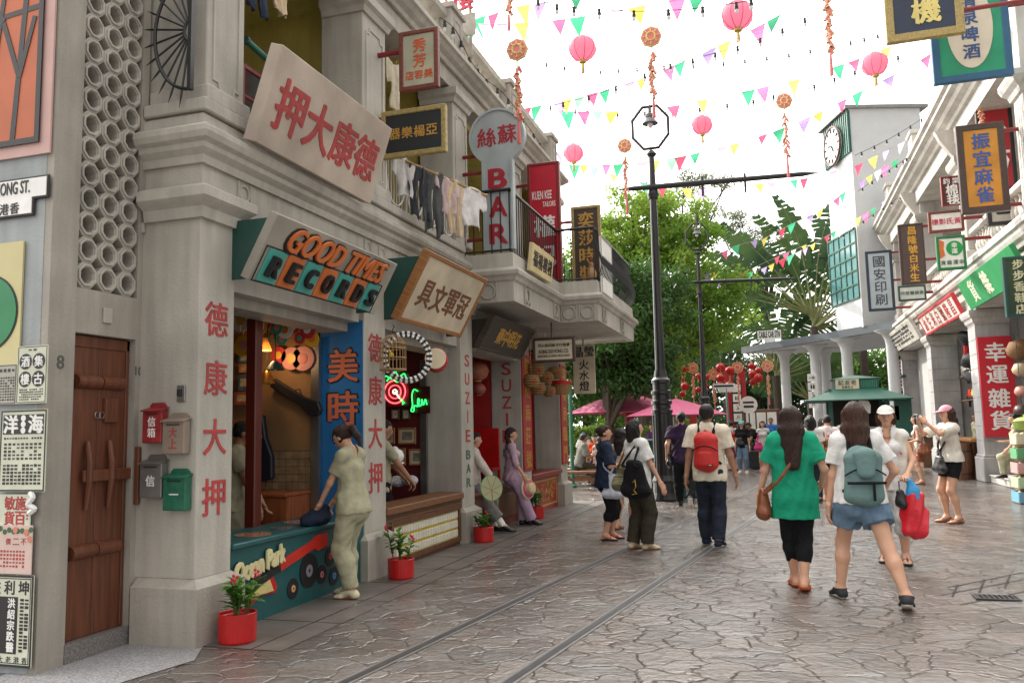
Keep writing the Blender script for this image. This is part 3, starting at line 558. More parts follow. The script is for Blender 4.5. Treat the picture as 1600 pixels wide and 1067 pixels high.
# ---------------------------------------------------------------- corner wall: mural, street sign, posters
def wall_box(l, t, r, b): c, w, h = box_y(l, t, r, b, 4.195); return c, w, h
m = frame_of((-5.2, 4.185, 4.55), (1, 0, 0), (0, 0, 1)); mu = thing('wall_mural', 'orange panel with crazed black lines in a pink border high on the corner wall', 'mural', mat=m)
MB().prism(rect(1.36, 2.36), -.01, .006).build('border', M('pink_border', (.55, .36, .33), .7, .06), mu, local=True); MB().prism(rect(1.18, 2.18), .006, .014).build('panel', M('orange_panel', (.46, .115, .045), .6, .1, 4), mu, local=True)
mb = MB(); random.seed(4)
def line(mb, a, b, w, z0, z1):
    a, b = Vector(a), Vector(b); d = (b-a).normalized(); n = Vector((-d.y, d.x))*w/2; mb.prism([tuple(a-n), tuple(b-n), tuple(b+n), tuple(a+n)], z0, z1)
zz = .0142
for a, b, w in (((-.59, .55), (.59, .62), .035), ((-.59, .16), (.59, .20), .04), ((-.59, -.23), (.59, -.13), .03), ((-.59, -.70), (.2, -.64), .03), ((.36, -1.09), (.52, 1.09), .035), ((.1, -1.09), (.26, .18), .03), ((.24, -.2), (.40, -.62), .03), ((.40, -.62), (.52, -.2), .03), ((-.1, .18), (.24, -.2), .045), ((.16, .58), (.2, .18), .03), ((.28, .6), (.36, .2), .03), ((-.3, -1.09), (-.05, -.18), .03), ((.0, -1.09), (-.05, -.66), .03), ((-.4, .2), (-.2, 1.09), .03), ((.05, .6), (.1, 1.09), .03), ((.3, .62), (.2, 1.09), .03)): zz += .0004; line(mb, a, b, w*1.25, .0145, zz+.002)
mb.ring(rect(1.2, 2.2), rect(1.12, 2.12), .0145, .024); mb.build('black_lines', INK, mu, local=True)
c, w_, h_ = wall_box(-60, 283, 79, 343); m = frame_of((c.x, 4.18, c.z), (1, 0, 0), (0, 0, 1)); r = thing('street_sign', 'white stepped street name sign with black border', 'street sign', mat=m)
SS = [(-w_/2, -h_/2), (w_/2-.12, -h_/2), (w_/2-.12, -.025), (w_/2, -.025), (w_/2, h_/2), (-w_/2, h_/2)]; ins = lambda P, d: [(x+(d if x < 0 else -d), y+(d if y < -.1 else (d if abs(y+.025) < 1e-6 else -d))) for x, y in P]
MB().prism(SS, -.012, .004).build('border', INK, r, local=True, bevel=.006); MB().prism(ins(SS, .016), .004, .010).build('plate', WHT, r, local=True)
letters(r, lambda mb: (put(mb, 'HONG KONG ST.', -.02, .065, .52, .085, .0102, .003, fit=True, bold=.03), putrow(mb, '街大老港香', -.29, .16, -.075, .075, z=.0102, dep=.003, bold=.03)), INK)
c, w_, h_ = wall_box(-60, 383, 35, 600); m = frame_of((c.x, 4.185, c.z), (1, 0, 0), (0, 0, 1)); r = thing('wall_poster', 'pale yellow placard with a big green disc on the corner wall', 'poster', mat=m)
MB().prism(rect(w_, h_), -.01, .004).build('sheet', M('pale_yellow', (.58, .52, .27), .6, .06, 4, dirt=.1), r, local=True); dx = at_y(-18, 490, 4.185)[0]-c.x
mb = MB().lathe([(.262, .004), (.262, .008)], (dx, 0, 0), 48); mb.build('disc_outline', INK, r, local=True); MB().lathe([(.25, .008), (.25, .011)], (dx, 0, 0), 48).build('disc', M('poster_green', (.01, .20, .07), .5), r, local=True)
def dashes(mb, x0, x1, y0, y1, nx, ny, z, vert=True, fill=.6):
    for i in range(nx):
        for j in range(ny):
            if random.random() < .08: continue
            cx = x0+(i+.5)*(x1-x0)/nx; cy = y0+(j+.5)*(y1-y0)/ny; a = (x1-x0)/nx*fill/2; b = (y1-y0)/ny*fill/2*random.uniform(.6, 1.1)
            mb.prism([(cx-a, cy-b), (cx+a, cy-b), (cx+a, cy+b), (cx-a, cy+b)], z, z+.002)
def poster(label, l, t, r_, b, y, paper, fns):
    c, w, h = box_y(l, t, r_, b, y); m = frame_of(c, (1, 0, 0), (0, 0, 1)); o = thing('wall_poster', label, 'poster', mat=m); MB().prism(rect(w, h), -.004, .003).build('sheet', paper, o, local=True)
    for nm, mat, f in fns: mb = MB(); f(mb, w, h); mb.build(nm, mat, o, local=True)
    return o
def circ(mb, x, y, r, z0=.003, z1=.0045): mb.lathe([(r, z0), (r, z1)], (x, y, 0), 24)
poster('cream restaurant poster with four black discs of white characters', 27, 540, 74, 630, 4.175, PAPER, [('black_print', INK, lambda mb, w, h: ([circ(mb, x, y, .052) for x in (-.055, .055) for y in (.085, -.03)], mb.ring(rect(w-.012, h-.012), rect(w-.02, h-.02), .003, .0045), dashes(mb, -w*.4, w*.4, -h*.45, -h*.24, 12, 5, .003), dashes(mb, -.04, .04, .15, .17, 2, 1, .003))), ('white_print', WHT, lambda mb, w, h: [put(mb, ch, x, y, .07, .08, .0046, .001, bold=.03) for ch, x, y in (('酒', -.055, .085), ('集', .055, .085), ('樓', -.055, -.03), ('古', .055, -.03))])])
poster('cream bill with a black title block of white characters and rows of print', 0, 640, 72, 768, 4.17, PAPER, [('black_print', INK, lambda mb, w, h: (mb.prism([(-w*.44, h*.20), (w*.44, h*.20), (w*.44, h*.44), (-w*.44, h*.44)], .003, .0045), mb.ring(rect(w-.006, h-.006), rect(w-.026, h-.026), .003, .0045), dashes(mb, -w*.42, w*.42, h*.13, h*.17, 14, 1, .003), dashes(mb, -w*.42, w*.42, -h*.12, h*.10, 9, 5, .003), dashes(mb, -w*.42, w*.42, -h*.42, -h*.16, 10, 6, .003, fill=.7))), ('white_print', WHT, lambda mb, w, h: (put(mb, '洋', -w*.27, h*.32, w*.3, h*.22, .0046, .001, bold=.06), put(mb, '海', w*.27, h*.32, w*.3, h*.22, .0046, .001, bold=.06), *[circ(mb, 0, h*(.32+d), .02, .0046, .0056) for d in (-.075, 0, .075)]))])
PNKP = M('pink_paper', (.62, .47, .42), .8, .1, 5); poster('greenish department store bill with large red seal characters', -20, 772, 48, 822, 4.178, PAPER, [('red_print', RED, lambda mb, w, h: [put(mb, ch, x, y, .085, .085, .003, .001, bold=.05) for ch, x, y in (('敏', .01, .045), ('施', .10, .045), ('貨', .01, -.05), ('百', .10, -.05))]), ('side_print', RED, lambda mb, w, h: dashes(mb, w*.40, w*.47, -h*.3, h*.3, 1, 6, .003))])
poster('pink bill with small red print and painted flowers at the top', -20, 820, 50, 896, 4.172, PNKP, [('red_print', RED, lambda mb, w, h: (putrow(mb, '價二不', -.04, .15, .05, .04, z=.003, dep=.001, bold=.02), dashes(mb, -w*.2, w*.36, -h*.38, 0, 8, 5, .003))), ('leaf_print', M('poster_leaf', (.05, .13, .06), .7), lambda mb, w, h: [mb.lathe([(.018, .003), (.018, .0042+i*.0002)], (-w*.4+i*.036, h*.45-abs(math.sin(i*1.7))*.03, 0), 8) for i in range(10)]), ('flower_print', M('poster_flower', (.60, .22, .15), .7), lambda mb, w, h: [circ(mb, x, y, .02, .0062, .0075) for x, y in ((.05, h*.4), (.14, h*.36), (.17, h*.22))])])
poster('grey bill of small black print half hidden at the edge of the frame', -20, 570, 26, 632, 4.18, M('grey_paper', (.42, .41, .36), .8, .1, 5), [('black_print', INK, lambda mb, w, h: (dashes(mb, -w*.3, w*.45, -h*.42, h*.2, 9, 9, .003), dashes(mb, -w*.1, w*.45, h*.28, h*.42, 4, 1, .003), mb.ring(rect(w-.01, h-.01), rect(w-.018, h-.018), .003, .0045)))])
poster('black and white bonesetter poster at the foot of the corner wall', -45, 897, 51, 1040, 4.17, PAPER, [('black_print', INK, lambda mb, w, h: (mb.ring(rect(w, h), rect(w-.028, h-.028), .003, .0045), mb.ring(rect(w-.04, h-.04), rect(w-.05, h-.05), .003, .0045), mb.prism([(-w*.44, -h*.36), (w*.26, -h*.36), (w*.26, h*.26), (-w*.44, h*.26)], .003, .0045), putrow(mb, '打跌利坤', -w*.46, w*.46, h*.36, h*.15, z=.003, dep=.001, bold=.04), dashes(mb, w*.29, w*.44, -h*.34, h*.25, 2, 15, .003, fill=.75), putrow(mb, '號八街大老港香', -w*.44, w*.46, -h*.425, h*.075, z=.003, dep=.001, bold=.02))), ('white_print', WHT, lambda mb, w, h: (putcol(mb, '洪紹宗跌醫', w*.16, h*.25, -h*.35, w*.17, z=.0046, dep=.001, bold=.05), putcol(mb, '陸耀慶打師', -w*.1, h*.25, -h*.35, w*.17, z=.0046, dep=.001, bold=.05)))])
solo(MB().tube(cat_curve([(-4.555, 4.17, 1.13), (-4.53, 4.165, 1.1), (-4.56, 4.16, 1.06), (-4.52, 4.17, 1.03), (-4.56, 4.17, 1.0)], 4), .018, 6), 'torn_paper', WHT, 'scrap of torn white paper curling off the corner wall', 'paper')
# fan-shaped spike guard
r = thing('spike_guard', 'black iron fan of spikes fixed beside the upstairs pillar', 'spike guard', (-4.05, 4.97, 4.52)); mb = MB().box(-.012, -.02, -.47, .018, .02, .62); mb.build('back_bar', BLACK, r, local=True)
MB().ringtube((0, 0, 0), (-1, 0, 0), (0, 0, 1), .33, .014, 28, 6, -math.pi/2, math.pi/2, .46).build('outer_hoop', BLACK, r, local=True); MB().ringtube((0, 0, 0), (-1, 0, 0), (0, 0, 1), .06, .012, 16, 6, -math.pi/2, math.pi/2, .085).build('inner_hoop', BLACK, r, local=True)
for k in range(12):
    a = R_(-78+k*14.2); MB().tube([(-.05*math.cos(a), 0, .07*math.sin(a)), (-.38*math.cos(a), 0, .53*math.sin(a)), (-.44*math.cos(a), 0, .61*math.sin(a))], [.008, .008, .001], 6).build('spike', BLACK, r, local=True)
# mailboxes and doorbell on the pillar side (plane y = 5.04)
def mailbox(label, l, t, r_, b, mat, txt, tmat, group='letterboxes on the pillar side'):
    c, w, h = box_y(l, t, r_, b, 5.0); r = thing('mailbox', label, 'mailbox', (c.x, 5.035, c.z-h/2), group=group)
    MB().box(-w/2, -.075, 0, w/2, -.003, h*.82).build('body', mat, r, local=True, bevel=.006)
    MB().prism([(-w*.42, h*.8), (w*.42, h*.8), (w*.42, h*.93), (w*.3, h), (-w*.3, h), (-w*.42, h*.93)], .003, .012, FY(0)).build('back_plate', mat, r, local=True)
    vs = [(-w/2-.008, -.09, h*.78), (w/2+.008, -.09, h*.78), (w/2+.008, -.003, h*.86), (-w/2-.008, -.003, h*.86)]; vs = vs+[(x, y, z+.008) for x, y, z in vs]
    MB().add(vs, [(3, 2, 1, 0), (4, 5, 6, 7), (0, 1, 5, 4), (1, 2, 6, 5), (2, 3, 7, 6), (3, 0, 4, 7)]).build('lid', mat, r, local=True)
    mb = MB(); a = MB(); putcol(a, txt, 0, h*.66, h*.12, w*.4, z=0, dep=.002, bold=.02); mb.add([(x, -.0755-z, y) for x, y, z in a.v], a.f); mb.build('lettering', tmat, r, local=True)
    MB().box(-w*.3, -.08, h*.70, w*.3, -.074, h*.725).build('slot', INK, r, local=True)
mailbox('scratched red letterbox, upper of the two on the left', 228, 629, 258, 692, M('scuffed_red', (.30, .025, .028), .5, .3, 18, .1, 40, dirt=.35), '信箱', WHT); mailbox('plain tan metal letterbox with red characters, below the doorbell', 259, 645, 293, 709, M('tan_metal', (.24, .19, .15), .5, .15), '大上', RED)
mailbox('dull grey metal letterbox under the red one', 224, 710, 258, 777, M('dull_metal', (.19, .18, .17), .45, .2, metal=.4), '信', WHT); mailbox('green letterbox under the tan one', 260, 732, 295, 797, M('letterbox_green', (.015, .14, .08), .45, .25, 18, .1, 40, dirt=.35), '一', WHT)
c, w_, h_ = box_y(271, 601, 286, 628, 5.0); r = thing('doorbell', 'square steel doorbell switch on the pillar side', 'doorbell', (c.x, 5.037, c.z)); MB().box(-.035, -.012, -.06, .035, 0, .06).build('plate', GREYM, r, local=True, bevel=.003); MB().box(-.022, -.03, -.02, .012, -.012, .03).build('button', INK, r, local=True, bevel=.003)
c = at_y(222, 357, 5.03); tag(MB().box(c[0]-.03, 5.01, c[2]-.04, c[0]+.03, 5.037, c[2]+.04).build('junction_box', STT, None, bevel=.004), 'little pale junction box under the pillar capital', 'junction box')
# ---------------------------------------------------------------- counters
TEALD = paint('deep_teal_front', (.012, .085, .09), .4)
r = thing('shop_counter', 'teal record shop counter with a red guitar and vinyl discs on its front', 'counter', (-4.2, 5.46, 0)); MB().box(-4.5, 5.46, .004, -3.985, 7.59, .60).build('front_panel', TEALD, r); MB().box(-4.56, 5.455, .60, -3.955, 7.58, .645).build('counter_top', TEALD, r, bevel=.01)
XP = -3.985
gb = MB().prism(poly_x([(389, 940), (405, 925), (420, 930), (427, 912), (424, 905), (434, 908), (433, 922), (425, 928), (412, 930), (402, 938), (392, 952), (388, 955)], XP), 0, .012, FX(XP)); 
MB().prism(poly_x([(388, 948), (404, 930), (428, 925), (431, 915), (424, 898), (416, 903), (386, 930)], XP), 0, .014, FX(XP)).build('guitar_body', BRED, r)
MB().prism(poly_x([(383, 950), (386, 938), (400, 930), (424, 922), (418, 905), (384, 929)], XP), .014, .024, FX(XP)).build('pickguard', M('pale_yellow_paint', (.62, .52, .22), .5), r)
MB().prism(poly_x([(386, 918), (434, 876), (436, 890), (386, 928)], XP), .014, .022, FX(XP)).build('guitar_neck', INK, r)
MB().prism(poly_x([(434, 878), (488, 843), (492, 836), (509, 832), (510, 851), (494, 860), (488, 857), (436, 892)], XP), 0, .02, FX(XP)).build('guitar_head', M('signal_red', (.50, .025, .015), .4), r)
for px, py, rr, cm in ((482, 891, .148, M('label_grey', (.20, .19, .22))), (457, 919, .085, M('label_peach', (.60, .30, .16))), (502, 897, .083, M('label_pink', (.55, .16, .22))), (515, 868, .085, M('label_red', (.55, .05, .05))), (521, 899, .085, M('label_blue', (.05, .22, .45)))):
    p = at_x(px, py, XP); d = MB().lathe([(rr, 0), (rr, .008)], (0, 0, 0), 32, 'x'); d.v = [(x+XP, y+p[1], z+p[2]) for x, y, z in d.v]; o = d.build('vinyl_disc', INK, r)
    d = MB().lathe([(rr*.36, .008), (rr*.36, .011)], (0, 0, 0), 24, 'x'); d.v = [(x+XP, y+p[1], z+p[2]) for x, y, z in d.v]; d.build('disc_label', cm, o); d = MB().lathe([(rr*.1, .011), (rr*.1, .013)], (0, 0, 0), 12, 'x'); d.v = [(x+XP, y+p[1], z+p[2]) for x, y, z in d.v]; d.build('spindle_hole', INK, o)
p0, p1 = at_x(372, 894, XP), at_x(432, 866, XP); m = frame_of((XP+.02, (p0[1]+p1[1])/2, (p0[2]+p1[2])/2), (0, 1, .12), (0, -.12, 1)); inv = Matrix.Translation(-Vector(r.location))
mb = MB(); a = MB(); put(a, 'Ocean Park', 0, 0, .66, .145, 0, .016, bold=.09, shear=.2, fit=True); mb.add([m @ Vector(v) for v in a.v], a.f); mb.build('lettering', M('pale_cream_letters', (.66, .60, .33), .5), r)
mb = MB(); a = MB(); put(a, 'Ocean Park', .008, -.01, .68, .155, -.012, .01, bold=.13, shear=.2, fit=True); mb.add([m @ Vector(v) for v in a.v], a.f); mb.build('lettering_shadow', INK, r)
for px, py, q, c3 in ((395, 835, .15, (.35, .16, .10)), (470, 815, .16, (.30, .20, .18)), (440, 825, .10, (.1, .12, .14))):
    p = ground_at(px, py, .647); tag(MB().lathe([(q, .647), (q, .652)], (p[0], p[1], 0), 28).lathe([(q*.3, .652), (q*.3, .654)], (p[0], p[1], 0), 16).build('record', M('record_%d' % px, c3, .15, .05), None), {395: 'reddish vinyl record lying flat at the near end of the teal counter', 470: 'brown vinyl record lying flat near the waitress on the teal counter', 440: 'dark vinyl record lying flat mid-way along the teal counter'}[px], 'record')
# blue cap the waitress is holding down on the counter
r = thing('shop_counter', 'dark wooden counter with rows of cream tiles behind glass', 'counter', (-4.2, 8.1, 0)); MB().box(-4.34, 8.1, .004, -4.0, 10.34, .58).build('body', WOODD, r); MB().box(-4.36, 8.09, .58, -3.955, 10.35, .665).build('counter_top', wood('polished_counter', (.17, .07, .028), (2, 14, 14)), r, bevel=.012); MB().box(-4.0, 8.1, .46, -3.985, 10.34, .53).build('molding', WOODD, r, bevel=.005)
TL = M('ivory_tile', (.62, .60, .50), .3, .1); GT = M('gilt_strip', (.50, .38, .06), .4)
MB().box(-4.0, 8.26, .10, -3.995, 10.2, .46).build('tile_backing', GT, r); tz = MB()
for i in range(26):
    for j in range(3): y = 8.28+i*.0735; zz = .115+j*.117; tz.box(-3.996, y, zz, -3.982, y+.06, zz+.085)
tag(tz.build('tile', TL, r, bevel=.004), None, None, None)
MB().ring([(8.2, .05), (10.26, .05), (10.26, .5), (8.2, .5)], [(8.26, .1), (10.2, .1), (10.2, .45), (8.26, .45)], 0, .03, FX(-4.0)).build('tile_frame', WOODD, r)
r = thing('shop_counter', 'low red-brown counter the two women with fans rest on', 'counter', (-4.2, 10.85, 0)); MB().box(-4.6, 10.84, .004, -4.05, 13.1, .54).build('body', wood('red_wood', (.13, .03, .018)), r); MB().box(-4.8, 10.83, .54, -4.0, 13.1, .59).build('counter_top', MATS['red_wood'], r, bevel=.01); MB().box(-4.05, 11.0, .12, -4.035, 12.95, .48).build('panel', WOODD, r, bevel=.01)
r = thing('shop_counter', 'bright red counter with a gilt flower panel beside the last pillar', 'counter', (-4.2, 13.66, 0)); MB().box(-4.6, 13.66, .004, -4.05, 15.68, .62).build('body', M('counter_red', (.30, .015, .015), .35), r); MB().box(-4.8, 13.65, .62, -3.95, 15.69, .70).build('counter_top', M('counter_red_top', (.24, .02, .018), .35), r, bevel=.012)
fl = MB(); random.seed(7); fl.ring([(13.8, .08), (15.55, .08), (15.55, .56), (13.8, .56)], [(13.83, .11), (15.52, .11), (15.52, .53), (13.83, .53)], 0, .01, FX(-4.05))
for k in range(70): y = random.uniform(13.9, 15.45); zz = random.uniform(.15, .5); q = random.uniform(.02, .05); fl.ringtube((-4.045, y, zz), (0, 1, 0), (0, 0, 1), q, .006, 10, 4, 0, 4.6)
fl.build('gilt_panel', GOLD, r)
# ---------------------------------------------------------------- flower pots
LEAFP = M('pot_leaf', (.07, .20, .025), .45, .2, 8, trans=.25, hue=(.14, .26, .04)); FLOW = M('red_blossom', (.50, .02, .06), .6)
def leaf_fan(mb, p, d, L, W, bend=.3, n=4):
    p = Vector(p); d = Vector(d).normalized(); s = d.cross(Vector((0, 0, 1))); s = s.normalized() if s.length > .05 else Vector((1, 0, 0)); vs = []; q = p.copy()
    for i in range(n+1):
        t = i/n; wd = W*math.sin(math.pi*(.12+.88*t)**.8)*.5 if i < n else .0; vs += [q-s*wd, q+s*wd]; q = q+d*(L/n); d = (d-Vector((0, 0, bend/n))).normalized()
    mb.add(vs, [(2*i, 2*i+1, 2*i+3, 2*i+2) for i in range(n)])
def flower_pot(label, px, py, w, h, ph, nleaf, seed, flowers):
    random.seed(seed); g = ground_at(px, py); r = thing('flower_pot', label, 'flower pot', (g[0], g[1]+.1, 0), group='red pots along the shop fronts')
    MB().lathe([(w*.46, .003), (w*.49, .02), (w*.5, h*.9), (w*.5, h), (w*.46, h), (w*.45, h*.85)], (0, 0, 0), 28, sx=1, sy=1).build('pot', BRED, r, local=True, smooth=False, bevel=.004); MB().lathe([(w*.45, h*.84), (.0, h*.86)], (0, 0, 0), 20).build('soil', M('soil', (.04, .028, .02), .9, .3, 30, .5, 60), r, local=True)
    st = MB(); lf = MB(); fl = MB()
    for k in range(7):
        a = random.uniform(0, 6.28); rr = random.uniform(0, w*.3); hh = ph*random.uniform(.55, 1.); b = Vector((rr*math.cos(a), rr*math.sin(a), h*.85)); t = b+Vector((math.cos(a)*rr*.9, math.sin(a)*rr*.9, hh)); st.tube([b, (b+t)/2+Vector((0, 0, .02)), t], [.006, .005, .003], 5)
        for j in range(nleaf):
            f = .25+.75*(j+random.random())/nleaf; p = b+(t-b)*f; an = random.uniform(0, 6.28); leaf_fan(lf, p, (math.cos(an), math.sin(an), random.uniform(.1, .9)), random.uniform(.08, .15), random.uniform(.03, .05), .7)
        if k < flowers: 
            for j in range(5): fl.ell(t+Vector((random.uniform(-.02, .02), random.uniform(-.02, .02), .02+j*.012)), .013, 6, 4)
    st.build('stem', M('green_stem', (.08, .12, .03), .6), r, local=True); lf.build('foliage', LEAFP, r, local=True)
    if flowers: fl.build('blossom', FLOW, r, local=True)
flower_pot('red pot with a bushy plant and two red blossoms beside the first pillar', 357, 1008, .27, .21, .27, 16, 1, 2); flower_pot('red pot with a tall leafy plant at the foot of the second pillar', 620, 906, .27, .20, .34, 13, 2, 2)
flower_pot('red pot with a dark spreading plant by the seated woman', 752, 848, .27, .20, .22, 15, 3, 1); flower_pot('red pot with a feathery plant under the red counter', 836, 811, .26, .2, .3, 14, 5, 0)
# ---------------------------------------------------------------- shop one interior (seen against the side wall y = 7.58)
WY = 7.575
def on_wall(l, t, r_, b, y): c, w, h = box_y(l, t, r_, b, y); return c, w, h
mb = MB(); mb.box(-5.75, WY-.006, .66, -4.55, WY, 1.30); mb.build('wainscot', M('wainscot_grout', (.10, .07, .04), .8), LB)
mb = MB()
for i in range(15):
    for j in range(8): x = -5.74+i*.079; z_ = .665+j*.079; mb.box(x, WY-.012, z_, x+.072, WY-.006, z_+.072)
mb.build('wall_tile', M('tan_tile', (.28, .19, .11), .3, .3, 12), LB)
r = thing('bench_cabinet', 'orange wooden cabinet at the back of the record shop', 'cabinet', (-4.95, 7.3, 0)); MB().box(-5.7, 7.1, .02, -4.56, 7.55, .86).build('body', wood('orange_wood', (.25, .07, .02)), r); MB().box(-5.72, 7.07, .86, -4.55, 7.56, .9).build('top', MATS['orange_wood'], r, bevel=.01)
c0 = at_y(396, 700, 6.55); r = thing('shop_post', 'dark red wooden post inside the record shop', 'post', (c0[0], 6.55, 0)); MB().box(-.055, -.055, .02, .055, .055, 2.54).build('shaft', M('mahogany', (.10, .014, .008), .35, .15), r, local=True, bevel=.01); MB().box(-.075, -.075, .02, .075, .075, .2).build('foot', MATS['mahogany'], r, local=True, bevel=.01)
def lamp_shade(label, px, py, y, rr, hh, mat, lit=False):
    p = at_y(px, py, y); r = thing('pendant_lamp', label, 'lamp', p); MB().lathe([(.025, hh), (rr*.45, hh*.8), (rr, 0), (rr*.96, 0), (rr*.4, hh*.74)], (0, 0, 0), 20).build('shade', mat, r, local=True); MB().tube([(0, 0, hh), (0, 0, 2.55-p[2])], .006, 5).build('cord', INK, r, local=True); MB().ell((0, 0, hh*.25), .028, 10, 8).build('bulb', M('warm_bulb', (1, .55, .2), .3, 0, emit=18.) if lit else WHT, r, local=True)
    if lit: l = bpy.data.lights.new('shop_lamp', 'POINT'); l.energy = 3.5; l.color = (1, .6, .28); l.shadow_soft_size = .05; lo = bpy.data.objects.new('shop_lamp', l); COL.objects.link(lo); lo.parent = r; lo.location = (0, 0, -.03)
lamp_shade('glass pendant lamp glowing warm in the record shop', 414, 548, 7.2, .07, .13, M('amber_glass', (.55, .38, .18), .3, .05, trans=.6), True); lamp_shade('brass bell-shaped pendant lamp below the lit one', 417, 600, 7.3, .085, .15, M('brass', (.42, .23, .06), .25, .1, metal=.9)); lamp_shade('dark green pendant lamp under the hanging plates', 430, 578, 7.2, .10, .09, DGREEN)
p = at_y(462, 620, 7.5); m = frame_of(p, (.86, 0, -.5), (.5, 0, .86)); r = thing('guitar_case', 'black guitar case hung slantwise on the ochre wall', 'guitar case', mat=m); MB().prism([(-.32, -.05), (.1, -.05), (.26, -.09), (.34, -.03), (.34, .03), (.26, .09), (.1, .05), (-.32, .05)], -.03, .03).build('case', INK, r, local=True, bevel=.01); MB().tube([(-.05, .05, 0), (0, .09, 0), (.05, .05, 0)], .008, 5).build('handle', INK, r, local=True)
p = at_y(412, 700, 7.5); m = frame_of(p, (1, 0, .15), (-.15, 0, 1)); r = thing('guitar_case', 'dark leaning guitar case standing beside the red post', 'guitar case', mat=m); MB().prism([(-.09, -.33), (.07, -.33), (.10, -.1), (.05, .1), (.05, .34), (-.04, .34), (-.04, .1), (-.11, -.1)], -.04, .03).build('case', M('navy_case', (.015, .017, .03), .5), r, local=True, bevel=.01); MB().box(-.02, .1, .03, .02, .14, .05).build('clasp', GREYM, r, local=True)
PLM = [M('plate_red', (.45, .03, .04), .4), M('plate_white', (.65, .6, .55), .4), M('plate_yellow', (.60, .35, .03), .4), M('plate_green', (.05, .28, .2), .4), M('plate_orange', (.55, .16, .03), .4), M('plate_pink', (.55, .22, .2), .4)]
random.seed(11); spots = [(376, 500, .12, 1), (372, 495, .085, 4), (400, 508, .09, 1), (408, 513, .06, 2), (414, 505, .07, 0), (380, 540, .11, 2), (374, 535, .09, 4), (432, 512, .07, 3), (445, 515, .09, 1), (459, 510, .07, 0), (440, 530, .06, 3), (468, 528, .06, 0), (480, 515, .09, 0), (487, 530, .08, 2), (455, 560, .12, 5), (473, 560, .13, 5), (435, 555, .09, 0), (476, 512, .06, 1), (425, 525, .05, 3), (390, 520, .06, 4)]
LBS = ['white disc', 'deep orange disc', 'yellow-centred white disc', 'small yellow disc', 'red disc', 'big yellow disc', 'orange disc', 'turquoise disc', 'white and red disc', 'crimson disc', 'small turquoise disc', 'small red disc', 'large red disc', 'amber disc', 'broad pink platter', 'pale pink platter', 'dark red platter', 'tiny white disc', 'tiny green disc', 'small orange disc']
for i, (px, py, q, mi) in enumerate(spots):
    y = 7.0+.02*i if py < 545 else 7.5; p = at_y(px, py, y); r = thing('party_plate', LBS[i]+(' hanging among the party goods in the record shop opening' if py < 545 else ' on the ochre wall behind the pendant lamps'), 'plate', p, group='party plates hanging in the record shop')
    MB().lathe([(q, -.006), (q*.7, .01), (0, .012)][::-1] if False else [(q, .0), (q, .012), (q*.7, .004), (q*.68, .004)], (0, 0, 0), 20, 'y').build('plate', PLM[mi], r, local=True); MB().lathe([(q*.45, -.004), (q*.45, .002)], (0, 0, 0), 16, 'y').build('centre', PLM[(mi+1+i % 3) % 6], r, local=True)
    if py < 545: MB().tube([(0, 0, q), (0, 0, 2.5-p[2])], .003, 4).build('string', WHT, r, local=True)
for px0, py0, px1, py1, cc, lb in ((373, 553, 388, 566, (.05, .2, .3), 'blue'), (373, 568, 388, 582, (.5, .2, .06), 'orange'), (372, 585, 388, 610, (.07, .12, .2), 'dark blue'), (366, 612, 388, 632, (.35, .1, .05), 'rust coloured')):
    c, w_, h_ = on_wall(px0, py0, px1, py1, 7.5); r = thing('record_sleeve', lb+' record sleeve on the back wall left of the red post', 'record sleeve', c); MB().box(-w_/2, 0, -h_/2, w_/2, .012, h_/2).build('sleeve', M('sleeve_'+lb.replace(' ', '_'), cc, .5, .3, 14), r, local=True); MB().box(-w_*.3, -.002, -h_*.25, w_*.3, 0, h_*.25).build('picture', M('sleeve_picture', (.45, .38, .25), .5, .4, 25), r, local=True)
# ---------------------------------------------------------------- shop two: frames, neon, hanging goods
for l, t, r_, b, lb in ((598, 668, 617, 694, 'gilt picture frame, left of the upper row in the maroon shop'), (622, 668, 650, 694, 'gilt picture frame, middle of the upper row in the maroon shop'), (607, 700, 634, 727, 'gilt picture frame, left of the lower row in the maroon shop'), (639, 701, 662, 727, 'gilt picture frame, right of the lower row in the maroon shop'), (611, 638, 624, 656, 'small dark picture frame under the red neon ring'), (628, 638, 641, 656, 'small dark picture frame under the green neon word')):
    c, w_, h_ = on_wall(l, t, r_, b, 10.3); m = frame_of(c, (1, 0, 0), (0, 0, 1)); r, z = signboard('picture_frame', lb, m, w_, h_, .03, .022, WOODL if 'gilt' in lb else DKB, M('sepia_print', (.20, .17, .13), .5, .45, 9), cat='picture'); letters(r, lambda mb: mb.ring(rect(w_-.05, h_-.05), rect(w_-.11, h_-.11), z, z+.003), M('mount_card', (.50, .45, .34), .7), 'mount')
def neon(mat): return mat
NR = M('neon_red', (1, .05, .06), .3, 0, emit=5.); NG = M('neon_green', (.03, 1, .16), .3, 0, emit=1.6); NW = M('neon_white', (1, .75, .6), .3, 0, emit=2.5)
p = at_y(617, 612, 10.2); r = thing('neon_sign', 'neon gramophone ring in red with a green swirl above', 'neon sign', p); X, Z = (1, 0, 0), (0, 0, 1)
MB().ringtube((0, 0, 0), X, Z, .155, .008, 32, 6).ringtube((0, 0, 0), X, Z, .09, .006, 26, 6).build('red_tube', NR, r, local=True); MB().ringtube((0, 0, 0), X, Z, .03, .006, 16, 6).tube([(0, 0, 0), (.07, 0, -.09)], .009, 6).build('white_tube', NW, r, local=True)
